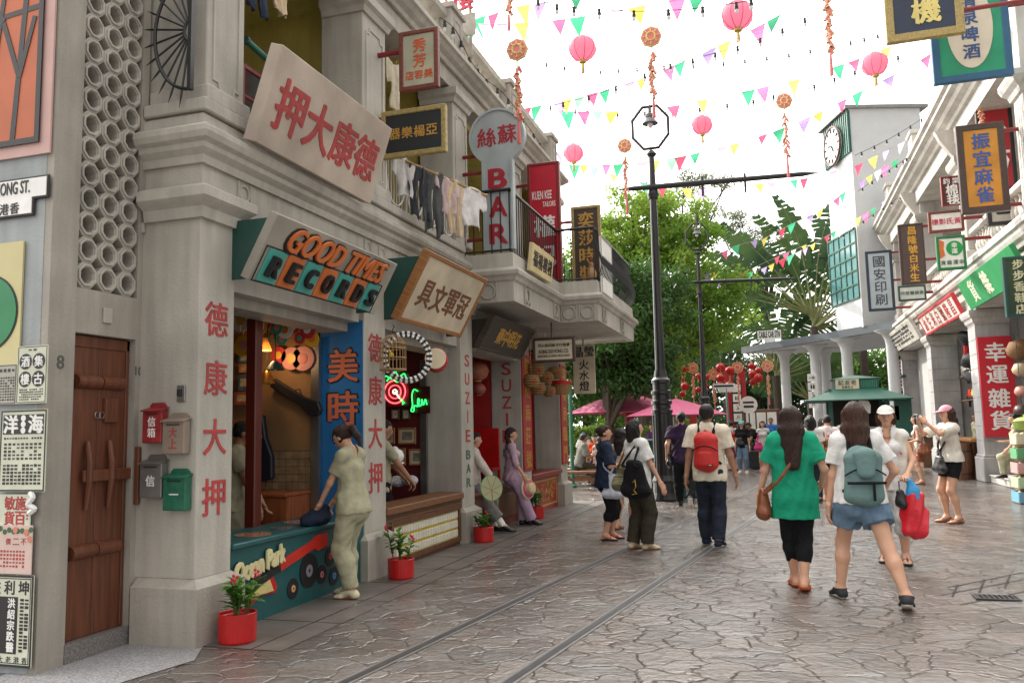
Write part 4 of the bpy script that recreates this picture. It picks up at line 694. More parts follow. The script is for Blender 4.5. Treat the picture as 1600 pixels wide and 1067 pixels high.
mb = MB(); mb.tube(cat_curve([(-.18, 0, .12), (-.14, 0, .22), (-.05, 0, .18), (0, 0, .28), (.06, 0, .2), (.14, 0, .24), (.17, 0, .14), (.1, 0, .17), (.03, 0, .13), (-.05, 0, .2), (-.12, 0, .15)], 5), .008, 6); mb.tube([(.08, 0, -.1), (.14, 0, -.16), (.11, 0, -.17)], .011, 6); mb.build('green_tube', NG, r, local=True); MB().box(-.2, .04, -.2, .2, .05, .3).build('backing', M('smoked_panel', (.05, .008, .008), .3), r, local=True)
p = at_y(653, 627, 10.2); r = thing('neon_sign', 'green neon handwriting beside the red neon ring', 'neon sign', p); r.scale = (.72, 1, .8); mb = MB(); mb.tube(cat_curve([(.0, 0, .17), (-.08, 0, .2), (-.12, 0, .1), (-.11, 0, -.06), (-.14, 0, -.15), (-.09, 0, -.16), (-.07, 0, -.07), (0, 0, -.08), (.03, 0, .02), (.0, 0, .04), (0, 0, -.07), (.07, 0, -.06), (.08, 0, .03), (.11, 0, -.06), (.15, 0, .03), (.18, 0, -.06)], 5), .010, 6); mb.build('tube', NG, r, local=True); MB().box(-.2, .04, -.2, .22, .05, .25).build('backing', MATS['smoked_panel'], r, local=True)
CANE = M('bamboo_cane', (.33, .20, .08), .5, .2, 10)
p = at_x(614, 552, -3.75); r = thing('bird_cage', 'bamboo bird cage hanging in the stationery shop opening', 'bird cage', p); mb = MB()
for k in range(22): a = 2*math.pi*k/22; mb.tube([(.135*math.cos(a), .135*math.sin(a), -.17), (.135*math.cos(a), .135*math.sin(a), .10), (.08*math.cos(a), .08*math.sin(a), .17), (0, 0, .2)], .003, 4)
mb.build('bars', CANE, r, local=True); 
for z_ in (-.17, -.05, .05, .1): MB().ringtube((0, 0, z_), (1, 0, 0), (0, 1, 0), .137, .005, 24, 5).build('hoop', CANE, r, local=True)
MB().lathe([(.14, -.18), (.14, -.168)], (0, 0, 0), 24).build('base', CANE, r, local=True); MB().tube([(0, 0, .2), (0, 0, .26), (.02, 0, .28), (0, 0, .3)], .005, 5).build('hook', BLACK, r, local=True); MB().ell((.0, -.04, -.02), (.025, .04, .025), 8, 6).ell((.0, -.07, .01), .018, 8, 6).build('yellow_bird', M('yellow_feather', (.55, .42, .03), .7), r, local=True, smooth=True)
STRIPE = [INK, WHT]
for q, lb, dx in ((.27, 'outer black and white striped hoop', 0), (.235, 'inner black and white striped hoop', .03)):
    p = at_x(636, 558, -3.78+dx); r = thing('striped_hoop', lb+' hanging beside the bird cage', 'hoop', p, group='striped hoops hanging in the shop')
    for ci, nm in ((0, 'dark_band'), (1, 'light_band')):
        mb = MB()
        for k in range(ci, 56, 2): mb.ringtube((0, 0, 0), (.75, .66, 0), (0, 0, 1), q, .018, 3, 8, 2*math.pi*k/56, 2*math.pi*(k+1)/56)
        o = mb.build(nm, STRIPE[ci], r, local=True)
p = at_x(681, 563, -3.7); m = frame_of(p, (.93, .3, -.2), (.1, .2, 1)); r = thing('hand_drum', 'red drum with a cream skin tied beside the SUZIE pillar', 'drum', mat=m); MB().lathe([(.115, -.09), (.135, -.06), (.14, 0), (.135, .06), (.12, .085)], (0, 0, 0), 28).build('shell', paint('drum_red', (.42, .02, .02), .35), r, local=True, smooth=True); MB().lathe([(.121, .08), (.121, .095), (.11, .098), (0, .099)], (0, 0, 0), 28).build('drum_skin', M('drum_skin', (.66, .56, .40), .6), r, local=True); MB().lathe([(.116, -.1), (.116, -.085)], (0, 0, 0), 28).build('rear_skin', MATS['drum_skin'], r, local=True)
# hanging baskets at the last bay
WICK = M('wicker', (.20, .10, .035), .7, .4, 40, .6, 90); random.seed(3)
BK = [(836, 578, .17, 'round brown wicker basket at the left of the hanging bunch'), (851, 590, .16, 'brown wicker basket in the middle of the hanging bunch'), (866, 582, .14, 'pale wicker basket near the top of the hanging bunch'), (840, 606, .14, 'wicker basket with a red ribbon low in the bunch'), (858, 611, .12, 'small wicker basket at the bottom of the bunch'), (830, 595, .14, 'wicker basket tucked against the red couplet board')]
for i, (px, py, q, lb) in enumerate(BK):
    p = at_x(px, py, -3.86+.03*i); r = thing('wicker_basket', lb, 'basket', p, group='baskets hanging in the last bay'); mb = MB().lathe([(q*.5, -q*.8), (q*.8, -q*.5), (q, 0), (q*.85, q*.5), (q*.5, q*.7), (q*.42, q*.72)], (0, 0, 0), 18)
    mb.build('body', WICK, r, local=True); wv = MB()
    for k in range(5): z_ = q*(-.6+.28*k); wv.ringtube((0, 0, z_), (1, 0, 0), (0, 1, 0), q*math.sqrt(max(.2, 1-(z_/q)**2))*1.0, .008, 18, 4)
    wv.build('weave', CANE, r, local=True); MB().ell((q*.5, -q*.6, -q*.1), (q*.3, q*.3, q*.22), 8, 6).build('ribbon', BRED, r, local=True); MB().tube([(0, 0, q*.7), (0, 0, 3.2-p[2])], .004, 4).build('cord', CANE, r, local=True)
p = at_x(877, 606, -3.7); r = thing('wicker_basket', 'open tan wicker basket with a tall handle hanging by the last pillar', 'basket', p); MB().lathe([(.14, -.12), (.17, .0), (.19, .1), (.17, .1), (.13, -.1)], (0, 0, 0), 22).build('body', M('tan_wicker', (.30, .15, .06), .7, .4, 40, .6, 90), r, local=True); MB().lathe([(.192, .06), (.2, .1), (.19, .13), (.18, .1)], (0, 0, 0), 22).build('rim', BRED, r, local=True); MB().ringtube((0, 0, .1), (1, 0, 0), (0, 0, 1), .17, .007, 18, 5, 0, math.pi, .28).build('handle', CANE, r, local=True)
mb = MB(); mb.prism([(-4.6, 2.62), (-3.9, 2.62), (-4.25, 2.98)], 0, .04, FY(13.64)); solo(mb, 'pediment_board', M('pediment_red', (.45, .03, .02), .5), 'red triangular board under the balcony behind the paper merchant sign', 'board')
# red goods in bay three
for px, py, q, c3, lb in ((745, 580, .2, (.35, .12, .06), 'dusky orange paper lantern'), (748, 608, .12, (.3, .08, .07), 'small red paper lantern')):
    p = at_y(px, py, 12.6); r = thing('paper_lantern', lb+' inside the red bay', 'lantern', p); mb = MB().lathe([(q*.35, -q*.8), (q*.8, -q*.5), (q, 0), (q*.8, q*.5), (q*.35, q*.8)], (0, 0, 0), 20); mb.build('shade', M('lantern_'+str(px), c3, .5, .2, 12), r, local=True, smooth=True); MB().lathe([(q*.36, -q*.85), (q*.36, -q*.78)], (0, 0, 0), 14).build('cap', GOLD, r, local=True); MB().tube([(0, 0, q*.8), (0, 0, 2.5-p[2])], .004, 4).build('cord', INK, r, local=True)
p = at_y(757, 720, 12.8); r = thing('red_chair', 'red chair standing inside the red bay behind the seated woman', 'chair', (p[0], 12.75, 0)); MB().box(-.22, -.2, .82, .22, .2, .87).build('seat', BRED, r, local=True, bevel=.01); MB().box(-.22, .16, .87, .22, .2, 1.5).build('backrest', BRED, r, local=True, bevel=.01)
for sx in (-1, 1):
    for sy in (-1, 1): MB().box(sx*.2-.02, sy*.18-.02, .03, sx*.2+.02, sy*.18+.02, .82).build('leg', BRED, r, local=True)
# ---------------------------------------------------------------- laundry on a pole
def hung_cloth(name, label, c, u, w, h, kind, mat, seed, group='washing on the verandah pole', cat='laundry'):
    rs = random.Random(seed); u = Vector(u).normalized(); n = u.cross(Vector((0, 0, 1))); c = Vector(c); NX, NZ = 18, 22; vs = []; keep = {}; fs = []
    ph = [rs.uniform(0, 6.28) for _ in range(6)]
    for j in range(NZ+1):
        t = j/NZ
        for i in range(NX+1):
            s = (i/NX-.5); ww = w*(1-.15*t) if kind != 'shirt' else w
            f = (math.sin(s*17+ph[0]+t*2)*.02+math.sin(s*31+ph[1]-t*3)*.010)*(.3+t)+.01*math.sin(s*8+t*9+ph[2])
            sag = -.03*math.cos(s*6+ph[3])*(1-t)
            p = c+u*(s*ww+.015*math.sin(t*7+ph[4]))+n*f; vs.append((p.x, p.y, p.z-t*h*(1+.06*math.sin(s*9+ph[5]))+sag))
    def inside(s, t):
        if kind == 'pants': return t < .28 or abs(s) > .04+.10*t*.6
        if kind == 'shirt': return abs(s) < .30 or (t < .42+.2*(.5-abs(s)))
        return True
    for j in range(NZ):
        for i in range(NX):
            if inside((i+.5)/NX-.5, (j+.5)/NZ): fs.append((j*(NX+1)+i, j*(NX+1)+i+1, (j+1)*(NX+1)+i+1, (j+1)*(NX+1)+i))
    r = thing(name, label, cat, c, group=group); mb = MB(); mb.add(vs, fs); o = mb.build('cloth', mat, r, smooth=True); s_ = o.modifiers.new('thick', 'SOLIDIFY'); s_.thickness = .008
    d = u*.03; MB().tube([c+d-Vector((0, 0, .02)), c+d+Vector((0, 0, .03))], .007, 5).tube([c-d*4-Vector((0, 0, .02)), c-d*4+Vector((0, 0, .03))], .007, 5).build('peg', CANE, r); return r
P0, P1 = Vector(at_x(606, 240, -4.0)), Vector(at_x(760, 306, -3.15)); pd = (P1-P0)
r = thing('bamboo_pole', 'bamboo drying pole slung over the verandah railing', 'pole', P0); MB().tube([P0-pd*.05, P1], .016, 8).build('cane', CANE, r); MB().tube([P1+Vector((0, 0, .02)), P1+Vector((-.02, .02, -.03))], .02, 8).build('joint', CANE, r)
GRT = cloth('grey_trouser', (.09, .095, .10)); WHC = cloth('white_cotton', (.68, .67, .66)); PKS = M('pink_striped', (.55, .42, .42), .85, .35, 40, grain=(1, 1, 12)); BGE = cloth('beige_cotton', (.60, .47, .32)); DKC = cloth('charcoal_cotton', (.05, .055, .065))
for f, w_, h_, k, mt, lb, nm in ((.16, .3, .42, 'shirt', WHC, 'white vest nearest the pillar', 'vest'), (.30, .28, .62, 'pants', DKC, 'charcoal trousers', 'trousers'), (.44, .3, .72, 'pants', GRT, 'grey trousers', 'trousers'), (.60, .34, .42, 'shirt', PKS, 'pink striped shirt', 'shirt'), (.66, .22, .62, 'pants', BGE, 'beige long johns', 'trousers'), (.83, .42, .46, 'shirt', WHC, 'white shirt at the pole tip', 'shirt')):
    c = P0+pd*f; hung_cloth('hanging_'+nm, lb+' drying on the bamboo pole', (c.x, c.y, c.z), pd, w_, h_, k, mt, int(f*100))
c = at_x(616, 110, -4.15); hung_cloth('hanging_shirt', 'cream blouse with a red mark hung in the verandah opening', c+np.array([0, 0, .1]), (0.3, 1, 0), .32, .62, 'shirt', cloth('cream_cotton', (.62, .56, .44)), 5)
c = at_x(402, -18, -4.2); hung_cloth('hanging_trousers', 'dark jeans hung high in the first verandah bay', c+np.array([0, 0, .2]), (0, 1, 0), .3, .42, 'pants', cloth('dark_denim', (.035, .045, .08)), 6); c = at_x(437, -14, -4.2); hung_cloth('hanging_shirt', 'beige shirt hung high in the first verandah bay', c+np.array([0, 0, .2]), (0, 1, 0), .28, .42, 'sheet', BGE, 8)
r = thing('drain_pipe', 'green pipe crossing the first verandah opening', 'pipe', at_x(385, 65, -4.35)); a, b = Vector(at_x(383, 62, -4.35)), Vector(at_x(425, 100, -4.35)); MB().tube([a, b], .03, 10).build('pipe', paint('pipe_green', (.01, .12, .09)), r); MB().tube([a, a+(b-a)*.06], .04, 10).build('collar', DGREEN, r)
c, w_, h_ = box_y(387, 122, 412, 190, 6.2); c = at_x(398, 160, -4.6); m = frame_of(c, (0, 1, 0), (0, 0, 1)); r, z = signboard('casement_window', 'open dark red casement leaf behind the big beige board', m, .45, .62, .04, .05, DRED, MATS['dark_glass'], cat='window'); letters(r, lambda mb: mb.box(-.2, -.012, z, .2, .012, z+.01), DRED, 'glazing_bar')
# ================================================================ RIGHT BUILDING
WST = stucco('white_stone', (.50, .475, .45)); WSH = stucco('white_plaster', (.56, .535, .49)); GRS = stucco('grey_stone_block', (.40, .39, .39))
RB = thing('white_arcade_building', 'white colonial arcade with balustraded balcony, shop signs and roof parapet on the right', 'building', (5, 22, 0)); XR = 4.7
RPY = [(10.2, 10.9), (16.9, 17.65), (22.1, 22.85), (28.0, 28.75), (34.0, 34.75)]
for i, (y0, y1) in enumerate(RPY):
    mb = MB(); nz = 10
    for k in range(nz): z0 = .62+k*.345; mb.box(XR, y0, z0, XR+.74, y1, z0+.338)
    mb.box(XR+.012, y0+.012, .5, XR+.728, y1-.012, 4.1); o = mb.build('pillar', GRS, RB, bevel=.006)
    MB().box(XR-.06, y0-.06, .003, XR+.8, y1+.06, .58).box(XR-.03, y0-.03, .58, XR+.77, y1+.03, .64).build('plinth', GRS, o, bevel=.015)
    MB().molding([(XR+.74, y1), (XR, y1), (XR, y0), (XR+.74, y0)], [(0, 3.75), (-.0, 3.75), (.04, 3.8), (.06, 3.88), (.10, 3.92), (.13, 4.0), (.13, 4.08), (0, 4.12)]).build('capital', WST, o)
MB().box(XR+.02, 9.5, 4.1, 5.5, 35, 4.95).build('fascia_beam', WSH, RB)
RC = [(0, 4.68), (.06, 4.70), (.09, 4.78), (.16, 4.83), (.2, 4.9), (.2, 4.98), (.26, 5.0), (.26, 5.1), (.1, 5.14), (0, 5.16)]
MB().molding([(5.6, 35.0), (XR, 35.0), (XR, 9.5)], RC).build('cornice', WSH, RB)
MB().box(XR-.1, 9.5, 4.96, 8, 35.0, 5.28).build('balcony_floor', WSH, RB)
for i, (y0, y1) in enumerate(RPY):
    o = MB().box(XR+.02, y0+.08, 5.28, XR+.6, y1-.08, 8.3 if i > 1 else 12).build('upper_pillar', WST, RB, bevel=.01)
    MB().molding([(XR+.6, y1-.08), (XR+.02, y1-.08), (XR+.02, y0+.08), (XR+.6, y0+.08)], [(0, 7.5), (.05, 7.52), (.08, 7.62), (.16, 7.7), (.2, 7.8), (.2, 7.9), (0, 7.95)]).build('capital', WST, o)
    MB().box(XR-.04, y0, 5.28, XR+.68, y1, 5.55).build('pedestal', WST, o, bevel=.015)
    mb = MB()
    for k in range(4): mb.box(XR+.01, y0+.13+k*.13, 5.7, XR+.02, y0+.19+k*.13, 7.45)
    mb.build('fluting', WSH, o)
BAL = [(.06, 0), (.07, .03), (.045, .06), (.05, .1), (.085, .2), (.085, .26), (.05, .4), (.04, .46), (.065, .5), (.065, .54)]
for (a, b) in ((10.9, 16.9), (17.65, 22.1), (22.85, 28.0), (28.75, 34.0)):
    mb = MB().box(XR+.08, a, 5.28, XR+.36, b, 5.38).box(XR+.04, a, 5.92, XR+.40, b, 6.04); o = mb.build('balustrade', WSH, RB, bevel=.01); n = int((b-a)/.27)
    q = MB()
    for k in range(n): q.lathe(BAL, (XR+.22, a+(k+.5)*(b-a)/n, 5.38), 10)
    q.build('balusters', WSH, o, smooth=True)
MB().box(XR-.06, 17.67, 8.3, 8, 35, 8.75).build('eave_beam', WSH, RB); EC = [(0, 8.7), (.08, 8.72), (.12, 8.8), (.25, 8.86), (.3, 8.95), (.42, 9.0), (.42, 9.1), (.5, 9.14), (.5, 9.24), (.2, 9.3), (0, 9.32)]
MB().molding([(8, 35.0), (XR-.06, 35.0), (XR-.06, 17.67)], EC).build('eave_cornice', WSH, RB); MB().box(XR-.04, 17.68, 8.76, 8.5, 34.98, 9.3).build('roof_slab', WSH, RB)
for y0, y1 in RPY[2:]: MB().box(XR-.08, y0, 9.3, XR+.5, y1, 10.5).box(XR-.14, y0-.06, 10.5, XR+.56, y1+.06, 10.62).build('parapet_pier', WSH, RB, bevel=.015)
for (a, b) in ((17.65, 22.1), (22.85, 28.0), (28.75, 34.0)):
    mb = MB().box(XR, a, 9.3, XR+.3, b, 9.45).box(XR-.03, a, 10.1, XR+.33, b, 10.22); n = int((b-a)/.4)
    for k in range(n): y = a+(k+.5)*(b-a)/n; mb.ringtube((XR+.15, y, 9.78), (0, 1, 0), (0, 0, 1), .19, .03, 14, 5); mb.box(XR+.12, y+.18, 9.45, XR+.18, y+.22, 10.1)
    mb.build('parapet_fretwork', WSH, RB)
MB().box(7.0, 9.5, 5.28, 7.15, 35, 8.3).build('upper_wall', WSH, RB)
for (a, b) in ((11.5, 15.6), (17.6, 21.4), (23.5, 27.4), (29.4, 33.4)):
    for k in range(2):
        y0 = a+k*(b-a)/2+.2; y1 = a+(k+1)*(b-a)/2-.2; o = MB().ring([(y0, 5.35), (y1, 5.35), (y1, 7.9), (y0, 7.9)], [(y0+.08, 5.4), (y1-.08, 5.4), (y1-.08, 7.82), (y0+.08, 7.82)], 0, .06, Matrix(((0, 0, -1, 7.0), (1, 0, 0, 0), (0, 1, 0, 0), (0, 0, 0, 1)))).build('window', DGREEN, RB); MB().box(6.985, y0+.07, 5.4, 6.995, y1-.07, 7.83).build('pane', MATS['dark_glass'], o)
# brackets under the eaves
for y0, y1 in RPY[2:]:
    ym = (y0+y1)/2; pr = [(0, 0), (0, -1.1), (-.06, -1.1), (-.12, -.7), (-.4, -.25), (-.5, 0)]; mb = MB(); fr = Matrix(((1, 0, 0, XR+.02), (0, 0, 1, ym-.1), (0, 1, 0, 8.68), (0, 0, 0, 1))); mb.prism(pr, 0, .2, fr); mb.build('eave_bracket', WSH, RB)
# ground floor walls of the arcade
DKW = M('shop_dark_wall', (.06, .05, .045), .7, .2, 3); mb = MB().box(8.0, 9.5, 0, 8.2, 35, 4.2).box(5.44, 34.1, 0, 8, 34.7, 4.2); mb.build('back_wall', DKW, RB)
MB().box(5.44, 22.2, 0.003, 8, 22.7, 4.1).build('party_wall', stucco('party_wall_grey', (.42, .41, .40)), RB); MB().box(5.44, 28.1, 0.003, 8, 28.6, 4.1).build('party_wall', MATS['party_wall_grey'], RB); MB().box(5.44, 17.0, .003, 8, 17.5, 4.1).build('party_wall', MATS['party_wall_grey'], RB)
MB().box(5.2, 28.76, .003, 5.3, 33.98, 4.08).build('shop_wall', M('pale_shutter', (.42, .42, .42), .6, .1, 4), RB); MB().box(5.15, 29.6, .05, 5.2, 31, 2.6).build('shop_door', paint('slate_door', (.12, .17, .20)), RB, bevel=.01)
p_ = at_y(1466, 580, 34.02)
mb = MB().ringtube((5.9, 34.05, 3.2), (1, 0, 0), (0, 0, 1), .28, .03, 16, 5); mb.build('wall_medallion', DGREEN, RB)
# slanted signboards between the pillars, under the cornice
def right_slant(label, y0, y1, fw, fmat, face, b=(4.66, 4.08), t=(4.42, 4.66)):
    v = Vector((t[0]-b[0], 0, t[1]-b[1])); m = frame_of(((b[0]+t[0])/2, (y0+y1)/2, (b[1]+t[1])/2), (0, -1, 0), v); r, z = signboard('fascia_sign', label, m, y1-y0, v.length, .1, fw, fmat, face); return r, z, y1-y0, v.length
GRB = M('awning_green', (.02, .25, .08), .5, .1, 3)
r, z, w_, h_ = right_slant('green fascia board with pale characters beside the shoe shop sign', 17.3, 21.9, 0, None, GRB, t=(4.40, 4.72)); letters(r, lambda mb: putrow(mb, '貨雜', -1.9, .5, 0, .5, z=z, bold=.03), M('pale_lettering', (.65, .64, .5), .5))
r, z, w_, h_ = right_slant('cream fascia board with red characters in a red frame', 22.9, 27.95, .07, M('signal_frame_red', (.5, .03, .04), .5), M('pale_pink_board', (.66, .58, .54), .6, .06, 4)); letters(r, lambda mb: putrow(mb, '油生米白號隆昌', -2.3, 2.3, 0, .42, z=z, bold=.02), RED)
r, z, w_, h_ = right_slant('white fascia board with dense black columns of print, farthest under the arcade', 28.8, 34.6, 0, None, WSH, b=(4.6, 4.1), t=(4.3, 4.75)); random.seed(21)
letters(r, lambda mb: (dashes(mb, -2.2, 2.2, -.26, .26, 26, 4, z, fill=.8), [put(mb, c, x, 0, .3, .5, z, bold=.05) for c, x in (('家', -1.9),)] if 0 else None), INK)
# banner on pillar and shop name
r = thing('pillar_banner', 'tall red banner with four white characters on the arcade pillar', 'banner', (5.07, 22.09, 1.0)); MB().box(4.72, 22.03, 1.05, 5.44, 22.09, 3.42).build('cloth', M('banner_red', (.50, .015, .03), .5, .06, 3), r)
mb = MB(); 
for ch, zc in zip('幸運雜貨', (3.05, 2.52, 1.96, 1.44)): a = MB(); put(a, ch, 0, 0, .44, .44, 0, .006, bold=.03); mb.add([(5.08+x, 22.029-zz, zc+y) for x, y, zz in a.v], a.f)
mb.build('lettering', WHT, r)
# hanging signs on the right
def arm(r, m, x0, y, z): bar_to(r, m, (x0, y+.03, z), (XR+.3, y+.03, z), .04, DRED)
r, z, m, w_, h_ = hang_sign('hanging_sign', 'gilt-framed navy sign with one big pale gold character at the top of the frame', (1380, -75, 1503, 62), 14.6, t=.12, fw=.13, fmat=GOLDF, face=M('navy_board', (.02, .03, .06), .5)); letters(r, lambda mb: (put(mb, '機', .03, -.30, .42, .42, z, .01, bold=.05), put(mb, '衣', .03, .28, .42, .42, z, .01, bold=.05)), M('pale_gold', (.62, .52, .18), .4)); arm(r, m, m.translation.x+w_/2-.05, 14.6, m.translation.z-.35)
r, z, m, w_, h_ = hang_sign('hanging_sign', 'large green sign with a cream oval and blue characters in a blue frame', (1452, -40, 1577, 127), 15.6, t=.12, fw=.12, fmat=paint('frame_blue', (.02, .10, .20)), face=M('bottle_green_board', (.01, .25, .13), .5, .15, 3)); MB().lathe([(1, z), (1, z+.012)], (0, 0, 0), 40, sx=.36, sy=.76).build('oval', M('oval_cream', (.58, .52, .42), .6, .06), r, local=True); letters(r, lambda mb: putcol(mb, '清泉啤酒', 0, .62, -.62, .26, z=z+.012, dep=.008, bold=.03), M('blue_lettering', (.03, .07, .20), .5)); arm(r, m, m.translation.x+w_/2-.05, 15.6, m.translation.z+.3)
r, z, m, w_, h_ = hang_sign('hanging_sign', 'orange mahjong shop sign with blue characters in a dark frame', (1497, 194, 1573, 333), 17.4, t=.12, fw=.12, fmat=DKB, face=M('amber_board', (.58, .24, .025), .5, .12, 2.5, dirt=.2)); letters(r, lambda mb: putcol(mb, '振宜麻雀', 0, .70, -.70, .32, z=z, dep=.01, bold=.03), M('royal_blue_lettering', (.04, .09, .30), .5)); arm(r, m, m.translation.x+w_/2-.05, 17.4, m.translation.z-.75); arm(r, m, m.translation.x+w_/2-.05, 17.4, m.translation.z+.7)
r, z, m, w_, h_ = hang_sign('hanging_sign', 'red and white sign half hidden behind the orange mahjong sign', (1528, 166, 1585, 300), 20.2, t=.12, fw=.08, fmat=INK, face=M('signal_board', (.42, .02, .03), .5)); letters(r, lambda mb: (mb.ringtube((.05, .35, z), (1, 0, 0), (0, 1, 0), .16, .035, 14, 5, .4, 5.2), mb.tube([(.0, .1, z), (.2, -.3, z), (.1, -.6, z)], .04, 6), mb.tube([(-.1, -.1, z), (.25, -.1, z)], .035, 6)), WHT, 'white_strokes'); arm(r, m, m.translation.x, 20.2, m.translation.z+.5)
r, z, m, w_, h_ = hang_sign('hanging_sign', 'grey sign in a dark frame below the orange mahjong sign', (1541, 300, 1602, 352), 19.0, t=.12, fw=.08, fmat=INK, face=M('grey_board', (.40, .40, .38), .6)); letters(r, lambda mb: put(mb, '山', 0, .05, .5, .4, z, bold=.04), INK); arm(r, m, m.translation.x, 19.0, m.translation.z+.2)
r, z, m, w_, h_ = hang_sign('hanging_sign', 'narrow maroon blanket shop sign with white characters', (1470, 276, 1503, 322), 20.6, t=.1, fw=.03, fmat=DRED, face=M('maroon_board', (.09, .018, .02), .5)); letters(r, lambda mb: (putrow(mb, '鈞棠', -.19, .19, h_*.34, .14, z=z, bold=.02), put(mb, '棉', .0, h_*.04, .26, .24, z, bold=.04), put(mb, '毯', .02, -h_*.3, .26, .24, z, bold=.04)), WHT); arm(r, m, m.translation.x, 20.6, m.translation.z+.3)
r, z, m, w_, h_ = hang_sign('hanging_sign', 'white photo studio sign with pink-red characters in a brown frame', (1450, 330, 1506, 363), 20.7, t=.1, fw=.06, fmat=RWOOD, face=WHT); letters(r, lambda mb: putrow(mb, '樓影氏黃', -w_*.42, w_*.42, 0, .18, z=z, bold=.02), M('pink_red_lettering', (.55, .04, .10), .5)); arm(r, m, m.translation.x, 20.7, m.translation.z+.05)
r, z, m, w_, h_ = hang_sign('hanging_sign', 'white sign with a green disc and orange wedge in a green frame', (1463, 369, 1509, 422), 20.6, t=.1, fw=.06, fmat=paint('frame_green', (.015, .17, .06)), face=WHT); mb = MB().lathe([(.17, z), (.17, z+.006)], (.07, .1, 0), 28); mb.build('green_disc', M('disc_green', (.01, .30, .07), .5), r, local=True); MB().prism([(-.24, -.12), (-.13, -.06), (-.15, .1), (-.13, .26), (-.24, .32)], z, z+.005).build('orange_wedge', ORANGE, r, local=True); letters(r, lambda mb: putcol(mb, '幸運', .07, .235, -.035, .12, z=z+.0062, dep=.003, bold=.04), WHT); letters(r, lambda mb: putrow(mb, '貨雜運幸', -.24, .26, -.22, .1, z=z, bold=.01), GRNL, 'small_lettering'); arm(r, m, m.translation.x, 20.6, m.translation.z+.3)
r, z, m, w_, h_ = hang_sign('hanging_sign', 'tall brown rice shop sign with six gold characters', (1405, 350, 1445, 445), 25.5, t=.12, fw=.06, fmat=DKB, face=M('cocoa_board', (.075, .05, .045), .5)); letters(r, lambda mb: putcol(mb, '昌隆號白米生', .03, h_*.46, -h_*.46, .25, z=z, bold=.03), M('amber_lettering', (.60, .33, .04), .4)); 
for f in (.45, -.1, -.47): arm(r, m, m.translation.x+.2, 25.5, m.translation.z+h_*f)
r, z, m, w_, h_ = hang_sign('hanging_sign', 'small pale doctor sign in a green frame under the brown rice sign', (1403, 446, 1447, 470), 25.4, t=.1, fw=.05, fmat=DGREEN, face=M('pale_celadon', (.50, .54, .50), .6)); letters(r, lambda mb: putrow(mb, '所務醫錦黃', -w_*.42, w_*.42, 0, .16, z=z, bold=.01), GRNL); arm(r, m, m.translation.x, 25.4, m.translation.z)
r, z, m, w_, h_ = hang_sign('hanging_sign', 'pale blue printing shop sign with dark characters in a navy frame', (1354, 392, 1396, 486), 31.0, t=.12, fw=.09, fmat=paint('navy_frame', (.02, .035, .06)), face=M('pale_blue_board', (.38, .44, .48), .5, .08, 3)); letters(r, lambda mb: putcol(mb, '國安印刷', .0, h_*.42, -h_*.42, .42, z=z, bold=.02), M('slate_lettering', (.05, .06, .08), .5))
for f in (.46, 0, -.46): arm(r, m, m.translation.x+.3, 31, m.translation.z+h_*f)
r, z, m, w_, h_ = hang_sign('hanging_sign', 'dark green shoe shop sign with pale characters at the right edge', (1568, 401, 1612, 496), 17.2, t=.12, fw=.06, fmat=DGREEN, face=M('forest_board', (.02, .05, .02), .5)); letters(r, lambda mb: putcol(mb, '步步香鞋店', .02, h_*.46, -h_*.46, .2, z=z, bold=.04), M('straw_lettering', (.60, .58, .38), .5)); arm(r, m, m.translation.x, 17.2, m.translation.z+.3)
# barber pole
r = thing('barber_pole', 'red, white and blue barber pole on the far arcade pillar', 'barber pole', (4.55, 33.9, 2.6)); 
for ci, (nm, mt) in enumerate((('white_stripe', WHT), ('red_stripe', BRED), ('blue_stripe', M('stripe_blue', (.03, .10, .35), .4)))):
    mb = MB()
    for k in range(9):
        vs = []
        for s in range(13): a = 2*math.pi*s/12; zz = k*.14+ci*.0467+.14*s/12; vs += [(.09*math.cos(a), .09*math.sin(a), min(zz, 1.2)), (.09*math.cos(a), .09*math.sin(a), min(zz+.0467, 1.2))]
        mb.add(vs, [(2*s, 2*s+2, 2*s+3, 2*s+1) for s in range(12)])
    mb.build(nm, mt, r, local=True)
MB().lathe([(.0, -.12), (.1, -.1), (.11, 0), (.0, .02)], (0, 0, 0), 14).build('base_cap', DGREEN, r, local=True); MB().lathe([(.0, 1.18), (.11, 1.2), (.1, 1.3), (.0, 1.34)], (0, 0, 0), 14).build('top_cap', DGREEN, r, local=True); MB().box(0, -.02, .5, .25, .02, .6).build('bracket', DGREEN, r, local=True)
